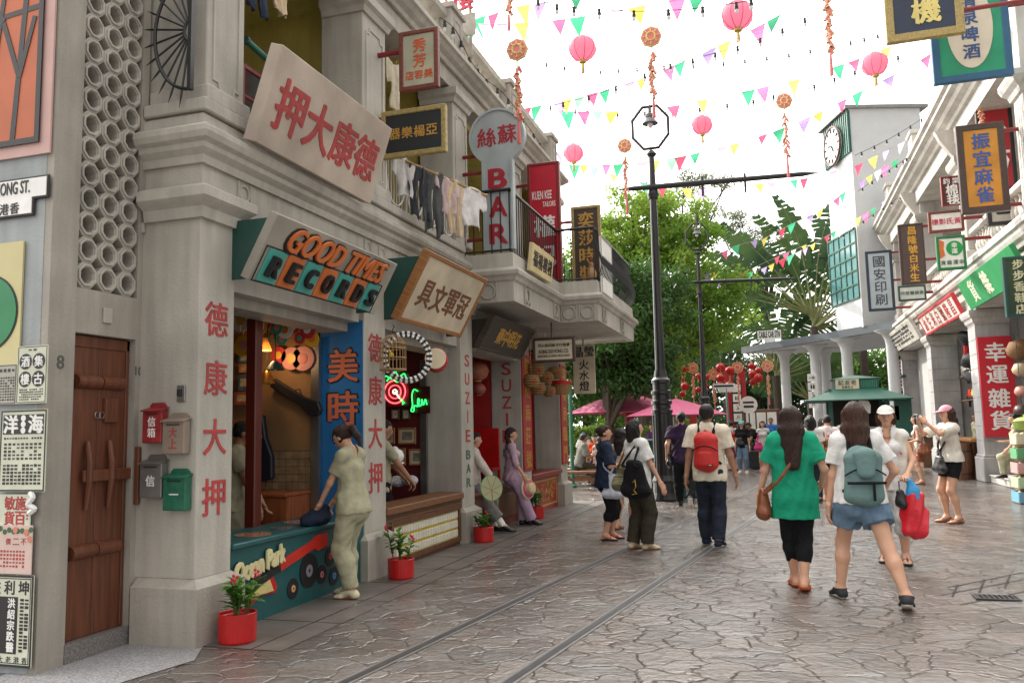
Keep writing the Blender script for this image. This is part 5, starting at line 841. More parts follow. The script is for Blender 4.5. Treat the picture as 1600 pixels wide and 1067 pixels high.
# shop goods, right
def shelf(label, x, y, z, w, d): r = thing('shop_shelf', label, 'shelf', (x, y, z)); MB().box(-d/2, -w/2, -.03, d/2, w/2, 0).build('board', WOODD, r, local=True); MB().box(-.03, -w/2+.1, -.2, .03, -w/2+.16, -.03).box(-.03, w/2-.16, -.2, .03, w/2-.1, -.03).build('bracket', WOODD, r, local=True); return r
shelf('upper wooden shelf of toys in the arcade shop', 5.6, 26.6, 2.75, 2.4, .5); shelf('lower wooden shelf of toys in the arcade shop', 5.6, 26.6, 2.05, 2.4, .5)
random.seed(5)
TOYC = [('green', (.08, .30, .10)), ('white', (.6, .6, .58)), ('mint', (.25, .45, .33)), ('red', (.5, .02, .02)), ('scarlet', (.55, .06, .02)), ('yellow', (.55, .4, .05))]
for k in range(5):
    n_, c3 = TOYC[k % 3]; y = 25.8+k*.42; r = thing('toy_box', f'{n_} toy box, {["nearest", "second", "middle", "fourth", "farthest"][k]} along the upper shop shelf', 'box', (5.6, y, 2.752), group='toys on the shop shelves'); MB().box(-.18, -.17, 0, .18, .17, .34).build('carton', M('toy_'+n_, c3, .5), r, local=True, bevel=.01); MB().box(-.184, -.12, .08, -.18, .12, .24).build('print', M('toy_print', (.4, .35, .3), .5, .5, 30), r, local=True)
for k in range(4):
    n_, c3 = TOYC[3+k % 3]; y = 25.8+k*.5; r = thing('toy_truck', f'{n_} toy truck, {["nearest", "second", "third", "farthest"][k]} along the lower shop shelf', 'toy truck', (5.6, y, 2.052), group='toys on the shop shelves'); MB().box(-.1, -.2, .06, .1, .08, .3).build('load_box', M('toy_'+n_, c3, .4), r, local=True, bevel=.015); MB().box(-.1, .09, .06, .1, .2, .24).build('cab', M('toy_'+n_, c3, .4), r, local=True, bevel=.02)
    for sy in (-.12, .13):
        for sx in (-.1, .1): d = MB().lathe([(.06, -.02), (.06, .02)], (sx, sy, .06), 12, 'x'); d.build('wheel', INK, r, local=True)
r = thing('black_drape', 'black and red cloth bundle hanging high in the arcade shop', 'cloth', (5.4, 25.6, 3.0)); MB().tube(cat_curve([(0, 0, .9), (-.05, .05, .4), (.05, -.05, -.1), (0, .1, -.4)], 5), [.3+.1*math.sin(k) for k in range(16)], 10).build('cloth', INK, r, local=True, smooth=True); MB().tube([(-.2, -.1, .5), (-.25, -.05, 0)], [.1, .05], 8).build('red_cloth', BRED, r, local=True)
r = thing('shop_counter', 'wooden stall counter with slatted barrels under it beside the red banner', 'counter', (4.9, 24.4, 0)); MB().box(4.6, 23.0, .92, 5.1, 26.4, 1.0).build('counter_top', WOODL, r, bevel=.01); MB().box(4.75, 23.05, .004, 5.05, 26.3, .92).build('body', WOODD, r)
for k in range(3):
    y = 23.25+k*.62; r = thing('wooden_barrel', f'dark wooden barrel with a white diamond, {["nearest", "middle", "farthest"][k]} before the stall counter', 'barrel', (4.42, y, 0), group='barrels before the stall'); MB().lathe([(.24, .005), (.27, .3), (.28, .45), (.27, .6), (.24, .88), (.2, .88), (.2, .85), (0, .85)], (0, 0, 0), 20).build('staves', WOODD, r, local=True); 
    for z_ in (.15, .7): MB().ringtube((0, 0, z_), (1, 0, 0), (0, 1, 0), .265, .012, 24, 5).build('hoop', BLACK, r, local=True)
    MB().prism([(0, -.15), (.1, 0), (0, .15), (-.1, 0)], 0, .008, Matrix(((-.3, 0, -.95, -.27), (-.95, 0, .3, -.05), (0, 1, 0, .45), (0, 0, 0, 1)))).build('diamond_label', WHT, r, local=True)
r = thing('shop_counter', 'low brown panelled counter at the far end of the arcade', 'counter', (4.7, 31.4, 0)); MB().box(4.45, 29.2, .004, 5.1, 33.5, .95).build('body', wood('mid_brown', (.14, .065, .03)), r, bevel=.01); MB().box(4.38, 29.1, .95, 5.2, 33.6, 1.02).build('counter_top', MATS['mid_brown'], r, bevel=.01)
for k in range(4): y = 29.3+k*1.05; MB().ring([(-.45, -.32), (.45, -.32), (.45, .32), (-.45, .32)], [(-.38, -.25), (.38, -.25), (.38, .25), (-.38, .25)], 0, .02, frame_of((4.45, y+.5, .48), (0, -1, 0), (0, 0, 1))).build('panel', WOODL, r)
r = thing('stone_step', 'pale stone step in front of the red-banner pillar', 'step', (5.2, 20.8, 0)); MB().box(4.75, 19.2, .004, 6, 21.95, .16).build('tread', WST, r, bevel=.01); MB().box(4.72, 19.18, .16, 6, 21.96, .185).build('nosing', WST, r, bevel=.004)
# crate tower at the right edge
random.seed(9); CR = [('blue', (.12, .30, .42)), ('pale green', (.36, .48, .30)), ('pink', (.50, .28, .26)), ('green', (.10, .30, .14)), ('cream', (.52, .48, .34))]
gx = ground_at(1598, 786)
for k, (n_, c3) in enumerate(CR):
    r = thing('toy_crate', f'{n_} wooden crate in the stack at the right edge, {["bottom", "second up", "middle", "fourth up", "top"][k]}', 'crate', (gx[0]+.15, gx[1], .004+k*.25), group='stacked crates'); wd = .5-k*.02
    for s in (-1, 1): MB().box(-wd/2, s*wd/2-.01, .02, wd/2, s*wd/2+.01, .2).build('side', M('crate_'+n_.replace(' ', '_'), c3, .6, .15, 8), r, local=True); MB().box(s*wd/2-.01, -wd/2+.01, .02, s*wd/2+.01, wd/2-.01, .2).build('side', MATS['crate_'+n_.replace(' ', '_')], r, local=True)
    MB().box(-wd/2+.01, -wd/2+.01, 0, wd/2-.01, wd/2-.01, .03).build('bottom', WOODL, r, local=True)
    mb = MB()
    for j in range(5): mb.ell((random.uniform(-.15, .15), random.uniform(-.15, .15), .16), .07, 8, 6)
    mb.build('goods', M('crate_goods', (.45, .40, .25), .6, .5, 9), r, local=True, smooth=True)
r = thing('green_basin', 'green enamel pot on top of the crate stack', 'pot', (gx[0]+.15, gx[1], 1.26)); MB().lathe([(.12, 0), (.18, .05), (.2, .16), (.21, .17), (.19, .17), (.1, .02)], (0, 0, 0), 20).build('pot', M('lime_enamel', (.30, .42, .08), .25), r, local=True, smooth=True); MB().lathe([(.2, .17), (.12, .22), (.03, .24), (.03, .28), (0, .28)], (0, 0, 0), 20).build('lid', MATS['lime_enamel'], r, local=True)
for i, (px, py, q, mt, lb) in enumerate(((1594, 548, .30, WICK, 'tan wicker tray hanging by the red banner'), (1596, 578, .2, M('pale_gourd', (.5, .4, .25), .5), 'pale gourd hanging under the wicker tray'), (1597, 612, .16, M('dusty_pink', (.5, .25, .2), .5), 'dusty pink paper ball hanging by the red banner'), (1597, 642, .18, M('dark_jar', (.06, .04, .03), .4), 'dark jar on the shelf edge by the red banner'))):
    p = at_y(px, py, 21.6-.1*i); r = thing('hanging_goods', lb, 'shop goods', p); MB().lathe([(q*.4, -q*.7), (q*.9, -q*.3), (q, .1*q), (q*.7, q*.7), (q*.25, q*.8)], (0, 0, 0), 18).build('body', mt, r, local=True, smooth=True); MB().tube([(0, 0, q*.75), (0, 0, 4.1-p[2])], .008, 4).build('cord', INK, r, local=True); MB().lathe([(q*.26, q*.75), (q*.3, q*.85), (0, q*.87)], (0, 0, 0), 12).build('cap', WOODL, r, local=True)
# ================================================================ CLOCK TOWER AND PAVILION
TA = R_(18.5); TC = Vector((3.55, 35.0, 0)); TD = Vector((-math.sin(TA), math.cos(TA), 0)); TX = Vector((math.cos(TA), math.sin(TA), 0))
TW = thing('clock_tower', 'white modern clock tower with green louvres and a tall gridded window', 'tower', (TC.x, TC.y, 0), TA); TWM = M('white_render', (.52, .535, .55), .7, .05, 2, .05, 40)
def yz(px, py):      # photo pixel -> (local y, z) on the tower's street face
    d = Vector(ray(px, py)); t = (TC-Vector(_C)).dot(TX)/d.dot(TX); p = Vector(_C)+d*t; return (p-TC).dot(TD), p.z
W_ = yz(1289, 220)[0]
MB().box(0, 0, 5.2, 2.9, W_, 14.1).build('shaft', TWM, TW, local=True); MB().box(-.2, -.12, 14.1, 3.2, W_+.3, 14.24).build('roof_slab', M('roof_grey', (.2, .2, .2), .6), TW, local=True)
y0, z1 = yz(1327, 172); y1, z0 = yz(1292, 268); MB().box(-.02, y0, z0, 0, y1, z1).build('louvre_recess', M('louvre_green', (.015, .07, .06), .5), TW, local=True)
mb = MB(); n = 14
for k in range(n): y = y0+(k+.5)*(y1-y0)/n; mb.box(-.10, y-.035, z0, -.02, y+.035, z1)
mb.build('louvre_fins', paint('fin_green', (.05, .15, .12)), TW, local=True)
yc, zc = yz(1307, 229); rr = .8; d = MB().lathe([(rr, 0), (rr, .08)], (0, 0, 0), 36, 'x'); d.v = [(-.2+x, yc+y, zc+z) for x, y, z in d.v]; ck = d.build('clock_face', WHT, TW, local=True)
MB().ringtube((-.2, yc, zc), (0, 1, 0), (0, 0, 1), rr, .05, 36, 6).build('clock_rim', M('rim_brown', (.12, .05, .05), .4), ck, local=True); mb = MB()
for k in range(12): a = R_(30*k); mb.tube([(-.215, yc+.7*rr*math.sin(a), zc+.7*rr*math.cos(a)), (-.215, yc+.9*rr*math.sin(a), zc+.9*rr*math.cos(a))], .035, 4)
mb.tube([(-.225, yc, zc), (-.225, yc+.4, zc+.1)], .03, 4).tube([(-.225, yc, zc), (-.225, yc-.15, zc-.25)], .035, 4); mb.build('clock_marks', INK, ck, local=True)
y0, z1 = yz(1344, 352); y1, z0 = yz(1301, 480); y0 = max(y0, .12)
o = MB().box(-.015, y0, z0, 0, y1, z1).build('window', M('teal_window_glass', (.10, .23, .24), .15, .05, spec=.8), TW, local=True); mb = MB()
for k in range(6): y = y0+k*(y1-y0)/5; mb.box(-.05, y-.03, z0, -.015, y+.03, z1)
for k in range(6): z_ = z0+k*(z1-z0)/5; mb.box(-.055, y0, z_-.03, -.012, y1, z_+.03)
mb.build('glazing_bars', paint('bar_green', (.02, .09, .06)), o, local=True)
PV = thing('station_pavilion', 'grey concrete canopy on white flared columns over the station entrance', 'pavilion', (2, 38, 0)); A, B = Vector((-1.35, 41.7)), Vector((5.3, 32.7)); dd = (B-A).normalized(); nn = Vector((dd.y, -dd.x))*-1
CNP = M('canopy_grey', (.065, .078, .095), .6, .08, 2); poly = [A, B, B+nn*5.5, A+nn*5.5+dd*1.5]; MB().prism([tuple(p) for p in poly], 4.93, 5.24).build('canopy', CNP, PV); MB().prism([tuple(p) for p in [A+dd*.15+nn*.15, B+nn*.15, B+nn*5.3, A+nn*5.3+dd*1.6]], 4.9, 4.95).build('soffit', TWM, PV)
COLP = [(1228, 40.6), (1276, 38.6), (1326, 36.4), (1398, 33.9)]
for px, yy in COLP:
    x = at_y(px, 600, yy)[0]; o = MB().lathe([(.23, .005), (.22, .1), (.21, 4.3), (.24, 4.55), (.36, 4.78), (.6, 4.91)], (x, yy, 0), 24).build('column', TWM, PV, smooth=True)
x = at_y(1292, 600, 40.6)[0]; MB().lathe([(.22, .005), (.21, 4.3), (.24, 4.55), (.36, 4.78), (.6, 4.91)], (x, 40.6, 0), 24).build('column', TWM, PV, smooth=True)
p = at_y(1270, 610, 38.2); r = thing('pictogram_strip', 'strip of black pictograms on white fixed to the second pavilion column', 'sign', (p[0], 38.25, p[2])); 
def picto(mb, k, cx, cy, s, z=0):
    if k == 0: mb.prism([(cx-s, cy-.08*s), (cx+.3*s, cy-.08*s), (cx+.3*s, cy+.08*s), (cx-s, cy+.08*s)], z, z+.01); mb.prism([(cx+.2*s, cy-.5*s), (cx+.9*s, cy), (cx+.2*s, cy+.5*s), (cx+.05*s, cy+.35*s), (cx+.5*s, cy), (cx+.05*s, cy-.35*s)], z, z+.012)
    elif k == 1:
        for o in (-.4, .4): mb.lathe([(s*.18, z), (s*.18, z+.01)], (cx+o*s, cy+.55*s, 0), 12); mb.prism([(cx+o*s-.22*s, cy-.75*s), (cx+o*s+.22*s, cy-.75*s), (cx+o*s+.26*s, cy+.3*s), (cx+o*s-.26*s, cy+.3*s)], z, z+.011)
    elif k == 2: mb.ringtube((cx, cy-.2*s, z), (1, 0, 0), (0, 1, 0), .42*s, .09*s, 14, 4, -2.6, 1.2); mb.lathe([(s*.15, z), (s*.15, z+.01)], (cx-.1*s, cy+.75*s, 0), 12); mb.tube([(cx-.1*s, cy+.5*s, z), (cx-.05*s, cy, z), (cx+.35*s, cy-.1*s, z), (cx+.55*s, cy-.6*s, z)], .08*s, 4)
    else: mb.tube([(cx-.6*s, cy-.5*s, z), (cx-.1*s, cy+.1*s, z), (cx-.1*s, cy+.6*s, z)], .1*s, 4); mb.tube([(cx+.5*s, cy-.5*s, z), (cx+.2*s, cy+.1*s, z), (cx+.6*s, cy+.4*s, z)], .1*s, 4); mb.lathe([(s*.15, z), (s*.15, z+.01)], (cx+.1*s, cy+.7*s, 0), 12)
mb = MB()
for k in range(4): mb.box(-.19, -.02, .56-k*.38-.17, .19, 0, .56-k*.38+.17)
mb.build('panel', WHT, r, local=True); mb = MB(); a = MB()
for k in range(4): picto(a, k, 0, .56-k*.38, .13)
mb.add([(x, -.021-z, y) for x, y, z in a.v], a.f); mb.build('pictograms', INK, r, local=True)
c, w_, h_ = box_y(1183, 515, 1222, 545, 40.6); m = frame_of((c.x, 40.5, c.z), (1, 0, -.0), (0, 0, 1)); r = thing('station_sign', 'white stepped station name sign on the canopy edge', 'sign', mat=m); SH = [(-w_/2, 0), (-w_*.22, 0), (-w_*.22, -h_/2), (w_*.24, -h_/2), (w_*.24, 0), (w_/2, 0), (w_/2, h_/2), (-w_/2, h_/2)]
MB().prism(SH, -.2, 0).build('border', INK, r, local=True); MB().prism([(x*.95, y*.93-.01) for x, y in SH], 0, .01).build('plate', WHT, r, local=True); letters(r, lambda mb: (put(mb, 'CABLE CAR STN', 0, h_*.24, w_*.84, h_*.32, .01, fit=True, bold=.06), putrow(mb, '站車纜', -w_*.19, w_*.19, -h_*.23, h_*.3, z=.01, bold=.04)), INK)
MB().tube([(w_*.55, -.2, -.3), (w_*.7, -.2, -.4)], .05, 6).build('bracket', CNP, r, local=True)
# ---------------------------------------------------------------- green kiosk
KG = paint('kiosk_green', (.012, .10, .075), .45); KR = M('kiosk_roof', (.022, .10, .072), .5, .1, 4); KX, KY = 2.35, 26.6
r = thing('snack_kiosk', 'dark green snack kiosk with spreading awnings and a cream name board', 'kiosk', (KX, KY, 0)); W2, D2 = .75, .7
MB().box(-W2, -D2, .004, W2, D2, 1.0).build('counter_base', KG, r, local=True, bevel=.01)
for sx in (-1, 1):
    for sy in (-1, 1): MB().box(sx*W2-.05, sy*D2-.05, 1.0, sx*W2+.05, sy*D2+.05, 2.45).build('post', KG, r, local=True)
MB().box(-W2-.05, -D2-.1, 1.0, W2+.05, D2, 1.05).build('counter_top', WOODL, r, local=True); MB().box(-W2, D2-.04, 1.05, W2, D2, 2.4).build('back_panel', DARK, r, local=True)
e = 1.28; mb = MB().add([(-e-.2, -e, 2.12), (e+.1, -e, 2.12), (e+.1, e, 2.12), (-e-.2, e, 2.12), (-.6, -.6, 2.45), (.6, -.6, 2.45), (.6, .6, 2.45), (-.6, .6, 2.45)], [(0, 1, 5, 4), (1, 2, 6, 5), (2, 3, 7, 6), (3, 0, 4, 7)]); o = mb.build('awning', KR, r, local=True); s_ = o.modifiers.new('thick', 'SOLIDIFY'); s_.thickness = .03
mb = MB(); 
for k in range(12): x = -.7+k*.117; mb.tube([(x, -.9, 2.13), (x+.058, -.9, 2.3), (x+.117, -.9, 2.13)], .01, 4)
mb.build('truss', paint('truss_green', (.05, .20, .15)), r, local=True); MB().box(-.6, -.6, 2.42, .6, .6, 2.74).build('lantern_box', KG, r, local=True, bevel=.01); MB().add([(-.68, -.66, 2.74), (.68, -.66, 2.74), (.68, .66, 2.74), (-.68, .66, 2.74), (-.1, 0, 2.86), (.1, 0, 2.86)], [(0, 1, 5, 4), (1, 2, 5), (2, 3, 4, 5), (3, 0, 4), (3, 2, 1, 0)]).build('roof', KR, r, local=True)
mb = MB()
for k in range(9): mb.box(.12+k*.05, -.615, 2.47, .145+k*.05, -.6, 2.7)
mb.build('vent', paint('vent_green', (.03, .2, .13)), r, local=True)
nb = MB().box(-.58, -.65, 2.44, .06, -.605, 2.73).build('name_board', CREAM, r, local=True); mb = MB(); a = MB(); putrow(a, '記友老', -.52, .0, 2.63, .14, z=0, bold=.03); putrow(a, '包麵多士', -.42, -.1, 2.5, .07, z=0, bold=.02); mb.add([(x, -.651-z, y) for x, y, z in a.v], a.f); mb.build('lettering', GRNL, nb, local=True)
MB().prism([(-.02, 1.75), (.3, 1.72), (.32, 1.95), (.26, 2.08), (-.0, 2.1)], 0, .02, FY(-.78)).build('price_card', WHT, r, local=True); MB().box(-.6, -.5, 1.05, -.25, -.2, 1.4).box(.25, -.45, 1.05, .6, -.1, 1.35).build('appliance', GREYM, r, local=True, bevel=.02)
for k, (px, py) in enumerate(((1387, 645), (1387, 668), (1397, 645))):
    p = at_y(px, py, 25.9); MB().box(p[0]-KX-.13, -.72, p[2]-.2, p[0]-KX+.13, -.70, p[2]+.2).build('menu_card', PAPER, r, local=True)
MB().box(.95, -.72, .9, 1.4, -.66, 2.1).build('menu_board', KG, r, local=True)
# ================================================================ TREES
BARK = M('tree_bark', (.06, .043, .032), .9, .35, 6, .6, 30, grain=(6, 6, 1.5))
LF = lambda n, c, h, tr=.35: M(n, c, .5, .25, 1.2, trans=tr, hue=h, spec=.3)
LDARK = LF('dark_leaf', (.035, .085, .02), (.055, .13, .025)); LBRT = LF('bright_leaf', (.13, .25, .03), (.24, .35, .05), .5); LMID = LF('mid_leaf', (.07, .16, .03), (.13, .24, .04), .45); LGRY = LF('grey_leaf', (.10, .13, .075), (.13, .16, .09), .4); LDEEP = LF('deep_leaf', (.02, .05, .018), (.03, .07, .02), .2)
def leaves(rng, cs, per, size, spread, asp=.45):
    """diamond leaf blades scattered round clump centres"""
    n = len(cs)*per; c = np.repeat(np.array(cs), per, 0); g = rng.normal(size=(n, 3)); g /= np.linalg.norm(g, axis=1)[:, None]; rad = rng.random(n)**.45
    p = c+g*rad[:, None]*np.array(spread)*rng.uniform(.8, 1.2, (n, 1)); u = rng.normal(size=(n, 3)); u[:, 2] -= .4; u /= np.linalg.norm(u, axis=1)[:, None]
    w = rng.normal(size=(n, 3)); w[:, 2] *= .5; v = np.cross(u, w); v /= np.linalg.norm(v, axis=1)[:, None]; s = size*rng.uniform(.6, 1.3, (n, 1))
    q = np.stack([p-u*s*.5, p+v*s*asp*.5, p+u*s*.5, p-v*s*asp*.5], 1); return q.reshape(-1, 3)
def mesh_np(name, vs, quads, mats, parent=None, smooth=False, mi=None):
    me = bpy.data.meshes.new(name); vs = np.asarray(vs, np.float32); quads = np.asarray(quads, np.int32); me.vertices.add(len(vs)); me.vertices.foreach_set('co', vs.ravel()); k = quads.shape[1]
    me.loops.add(quads.size); me.loops.foreach_set('vertex_index', quads.ravel()); me.polygons.add(len(quads)); me.polygons.foreach_set('loop_start', np.arange(0, quads.size, k, dtype=np.int32)); 
    for m_ in (mats if isinstance(mats, (list, tuple)) else [mats]): me.materials.append(m_)
    if mi is not None: me.polygons.foreach_set('material_index', np.asarray(mi, np.int32))
    me.polygons.foreach_set('use_smooth', np.full(len(quads), smooth)); me.update(calc_edges=True); me.validate(); o = bpy.data.objects.new(name, me); COL.objects.link(o)
    if parent: o.parent = parent
    return o
def tree(label, base, crown, ncl, per, leaf, lmat, seed, trunk=(.22, 2.0), spread=(.6, .6, .4), limbs=9, group=None, asp=.45, name='leafy_tree'):
    """crown: list of (centre rel. to base, radii); trunk: (radius, height of fork)"""
    rng = np.random.default_rng(seed); r = thing(name, label, 'tree', base, group=group); cs = []
    vol = np.array([c[1][0]*c[1][1]*c[1][2] for c in crown])**.7; pick = rng.choice(len(crown), ncl, p=vol/vol.sum())
    for k in pick:
        c, rd = crown[k]; g = rng.normal(size=3); g /= np.linalg.norm(g); cs.append(np.array(c)+g*np.array(rd)*rng.uniform(.45, 1.02))
    tb = MB(); fk = Vector((rng.uniform(-.15, .15), rng.uniform(-.15, .15), trunk[1])); tb.tube([(0, 0, -.05), (0, 0, .15), tuple(fk*.5+Vector((.05, 0, 0))), tuple(fk)], [trunk[0]*1.5, trunk[0]*1.15, trunk[0], trunk[0]*.85], 10)
    ends = [Vector(c) for c in cs]; sel = rng.choice(len(ends), min(limbs, len(ends)), replace=False); lm = []
    for i in sel:
        e = ends[i]; mid = fk.lerp(e, .5)+Vector((rng.uniform(-.3, .3), rng.uniform(-.3, .3), rng.uniform(.0, .5))); pts = cat_curve([fk, fk.lerp(mid, .5)+Vector((0, 0, .1)), mid, e], 4); n = len(pts); tb.tube(pts, [trunk[0]*.6*(1-.85*k/(n-1)) for k in range(n)], 6); lm += pts[2:]
    for e in ends[::2]:
        q = min(lm, key=lambda p: (p-e).length); tb.tube([q, q.lerp(e, .5)+Vector((0, 0, .08)), e], [.03, .02, .008], 4)
    tb.build('trunk', BARK, r, local=True)
    q = leaves(rng, cs, per, leaf, spread, asp); mesh_np('crown', q, np.arange(len(q)).reshape(-1, 4), lmat, r); return r
tree('dark spreading tree with visible forking limbs behind the cream hanging sign', (-4.9, 25.2, 0), [((-.6, 0, 4.2), (2.2, 2.0, 1.5)), ((.8, -.2, 4.0), (1.6, 1.8, 1.6)), ((.6, 0, 5.4), (2.2, 2, 1.3)), ((1.2, -.4, 2.9), (1.1, 1.0, .8))], 220, 140, .17, LDARK, 1, (.2, 1.5), (.55, .55, .4), 16)
tree('tall bright green tree catching the sun behind the balcony', (-4.6, 31.5, 0), [((-.8, 0, 7.6), (2.4, 2.2, 2.0)), ((1.2, 0, 7.2), (2.3, 2, 2.0)), ((.2, 0, 9.2), (2.4, 2, 1.6)), ((2.8, -.5, 5.6), (1.5, 1.5, 1.6)), ((.5, 0, 5.0), (2.5, 2, 1.4))], 260, 150, .2, LBRT, 2, (.28, 3.2), (.6, .6, .42), 14)
tree('mid green leafy tree filling in behind the tall lamp post', (-4.4, 40, 0), [((0, 0, 4.5), (2.2, 2, 2.2)), ((-1.5, 0, 6.6), (1.8, 1.8, 1.7)), ((1.2, 0, 6.2), (1.4, 1.5, 1.4))], 130, 120, .2, LMID, 3, (.2, 2.2))
tree('airy grey-green casuarina with wispy foliage beyond the second lamp', (-.2, 50, 0), [((-2.2, 0, 10.8), (1.8, 1.5, 1.1)), ((.2, 0, 12.2), (2.0, 1.5, .9)), ((1.0, 0, 10.2), (1.5, 1.2, .6)), ((-1.6, 0, 13.6), (1.3, 1, .6))], 44, 95, .34, LGRY, 4, (.2, 7.5), (.75, .75, .35), 14, asp=.14)
tree('tall thin-leaved tree whose top shows above the bright tree', (-4.5, 46, 0), [((-1.2, 0, 14.2), (1.8, 1.5, 1.0)), ((1.6, 0, 14.8), (1.9, 1.5, .9)), ((.4, 0, 12.4), (2.5, 1.8, 1.1))], 50, 90, .32, LGRY, 5, (.25, 9.), (.8, .8, .4), 14, asp=.18)
for i, (x, y, h, m_, lb) in enumerate(((-7.5, 34, 7.5, LMID, 'bushy tree low behind the picnic tables'), (-10.5, 30, 7, LDARK, 'dark tree at the left edge of the beer garden'), (-.6, 54, 6.6, LDEEP, 'deep green tree behind the red lantern clusters'), (2.6, 54, 6.4, LDEEP, 'deep green tree behind the pavilion columns'), (6, 52, 7, LMID, 'green tree behind the clock tower base'), (-5, 48, 8.0, LDEEP, 'dark tree deep behind the pink parasol'), (9.5, 46, 7, LDEEP, 'dark tree seen through the right end of the pavilion'))):
    tree(lb, (x, y, 0), [((0, 0, h*.55), (2.6, 2.2, h*.36)), ((1.2, 0, h*.75), (1.6, 1.5, h*.2)), ((-1.4, 0, h*.68), (1.6, 1.5, h*.22)), ((0, 0, h*.3), (2.8, 2, h*.22))], 120, 90, .26, m_, 20+i, (.2, h*.25), (.75, .75, .55), 8, group='trees beyond the street')
tree('low sunlit shrub behind the picnic tables', (-6.2, 29.5, 0), [((0, 0, 1.0), (2.6, .9, .8))], 60, 110, .14, LBRT, 40, (.05, .3), (.4, .4, .3), 6, name='garden_shrub'); tree('dark clipped shrub beside the notice board', (-.1, 37.5, 0), [((0, 0, 1.0), (1.2, .9, .9))], 50, 110, .14, LDEEP, 41, (.05, .3), (.35, .35, .3), 6, name='garden_shrub'); tree('sunlit shrub right of the parasol posts', (-3.2, 30.5, 0), [((0, 0, .9), (1.8, .8, .75))], 50, 110, .14, LBRT, 42, (.05, .3), (.4, .4, .3), 6, name='garden_shrub')
# far-off wood closing the view
rng = np.random.default_rng(77); cs = []
for k in range(420): x = rng.uniform(-34, 32); cs.append((x, 66+rng.uniform(-3, 3)+.0*x, rng.uniform(.3, 7.5)*(.75+.25*math.sin(x*.45))))
q = leaves(rng, cs, 70, .5, (1.3, 1.3, .9)); o = mesh_np('far_wood', q, np.arange(len(q)).reshape(-1, 4), LDEEP); tag(o, 'dark wood closing off the far end of the street', 'wood', kind='stuff')
# ---------------------------------------------------------------- traveller's palms
LPALM = LF('palm_blade', (.022, .058, .022), (.065, .12, .035), .22); STEM = M('palm_stem', (.16, .17, .06), .6, .2, 6)
def palm(label, base, th, n, L, seed, a0, a1, face=0.):
    rng = random.Random(seed); r = thing('fan_palm', label, 'palm tree', base, group='fan palms behind the pavilion'); MB().tube([(0, 0, -.05), (.05, 0, th*.5), (0, 0, th)], [.24, .2, .2], 10).build('trunk', BARK, r, local=True); st = MB()
    for i in range(n):
        a = a0+(a1-a0)*(i+.5)/n+rng.uniform(-.06, .06); d = Vector((math.cos(a), rng.uniform(-.45, .3), math.sin(a))).normalized(); l = L*rng.uniform(.8, 1.1); sl_ = l*.38; p0 = Vector((0, 0, th-.2+.04*i)); p1 = p0+d*sl_; st.tube([p0, p0.lerp(p1, .5), p1], [.09, .05, .035], 6)
        bl = MB(); q = p1.copy(); dd = d.copy(); side = Vector((-d.z, rng.uniform(-.3, .3), d.x)).normalized(); ns_ = 16; prev = q.copy(); mid = [q.copy()]
        for k in range(ns_):
            dd = (dd+Vector((.02*(1 if d.x > 0 else -1), 0, -.022))).normalized(); nq = q+dd*(l*.62/ns_); t = (k+.5)/ns_; wd = .52*math.sin(math.pi*(t*.86+.1))**.6*rng.uniform(.8, 1.1)
            for s in (-1, 1):
                if rng.random() < .05: continue
                w2 = wd*rng.uniform(.75, 1.1); dr = Vector((0, 0, -.18*w2-rng.uniform(0, .16)*t)); gap = (nq-q)*rng.choice((.02, .03, .06, .3))
                bl.add([q+gap, nq, nq+side*s*w2+dr+dd*.14, q+gap+side*s*w2+dr+dd*.14], [(0, 1, 2, 3)])
            q = nq; mid.append(q.copy())
        st.tube(mid, [.03*(1-.8*k/ns_) for k in range(ns_+1)], 5); bl.build('frond', LPALM, r, local=True)
    st.build('leaf_stalks', STEM, r, local=True)
palm('tall fan palm with torn paddle leaves in front of the white tower', (2.1, 43, 0), 6.2, 21, 7.0, 1, R_(14), R_(166)); palm('shorter fan palm left of the tall one', (.2, 45.5, 0), 4.0, 17, 4.9, 2, R_(5), R_(175)); palm('fan palm tucked behind the tower corner', (4.4, 44.5, 0), 6.0, 13, 6.4, 3, R_(25), R_(155)); palm('low fan palm seen between the pavilion columns', (1.9, 47, 0), 2.6, 10, 3.6, 4, R_(15), R_(165))
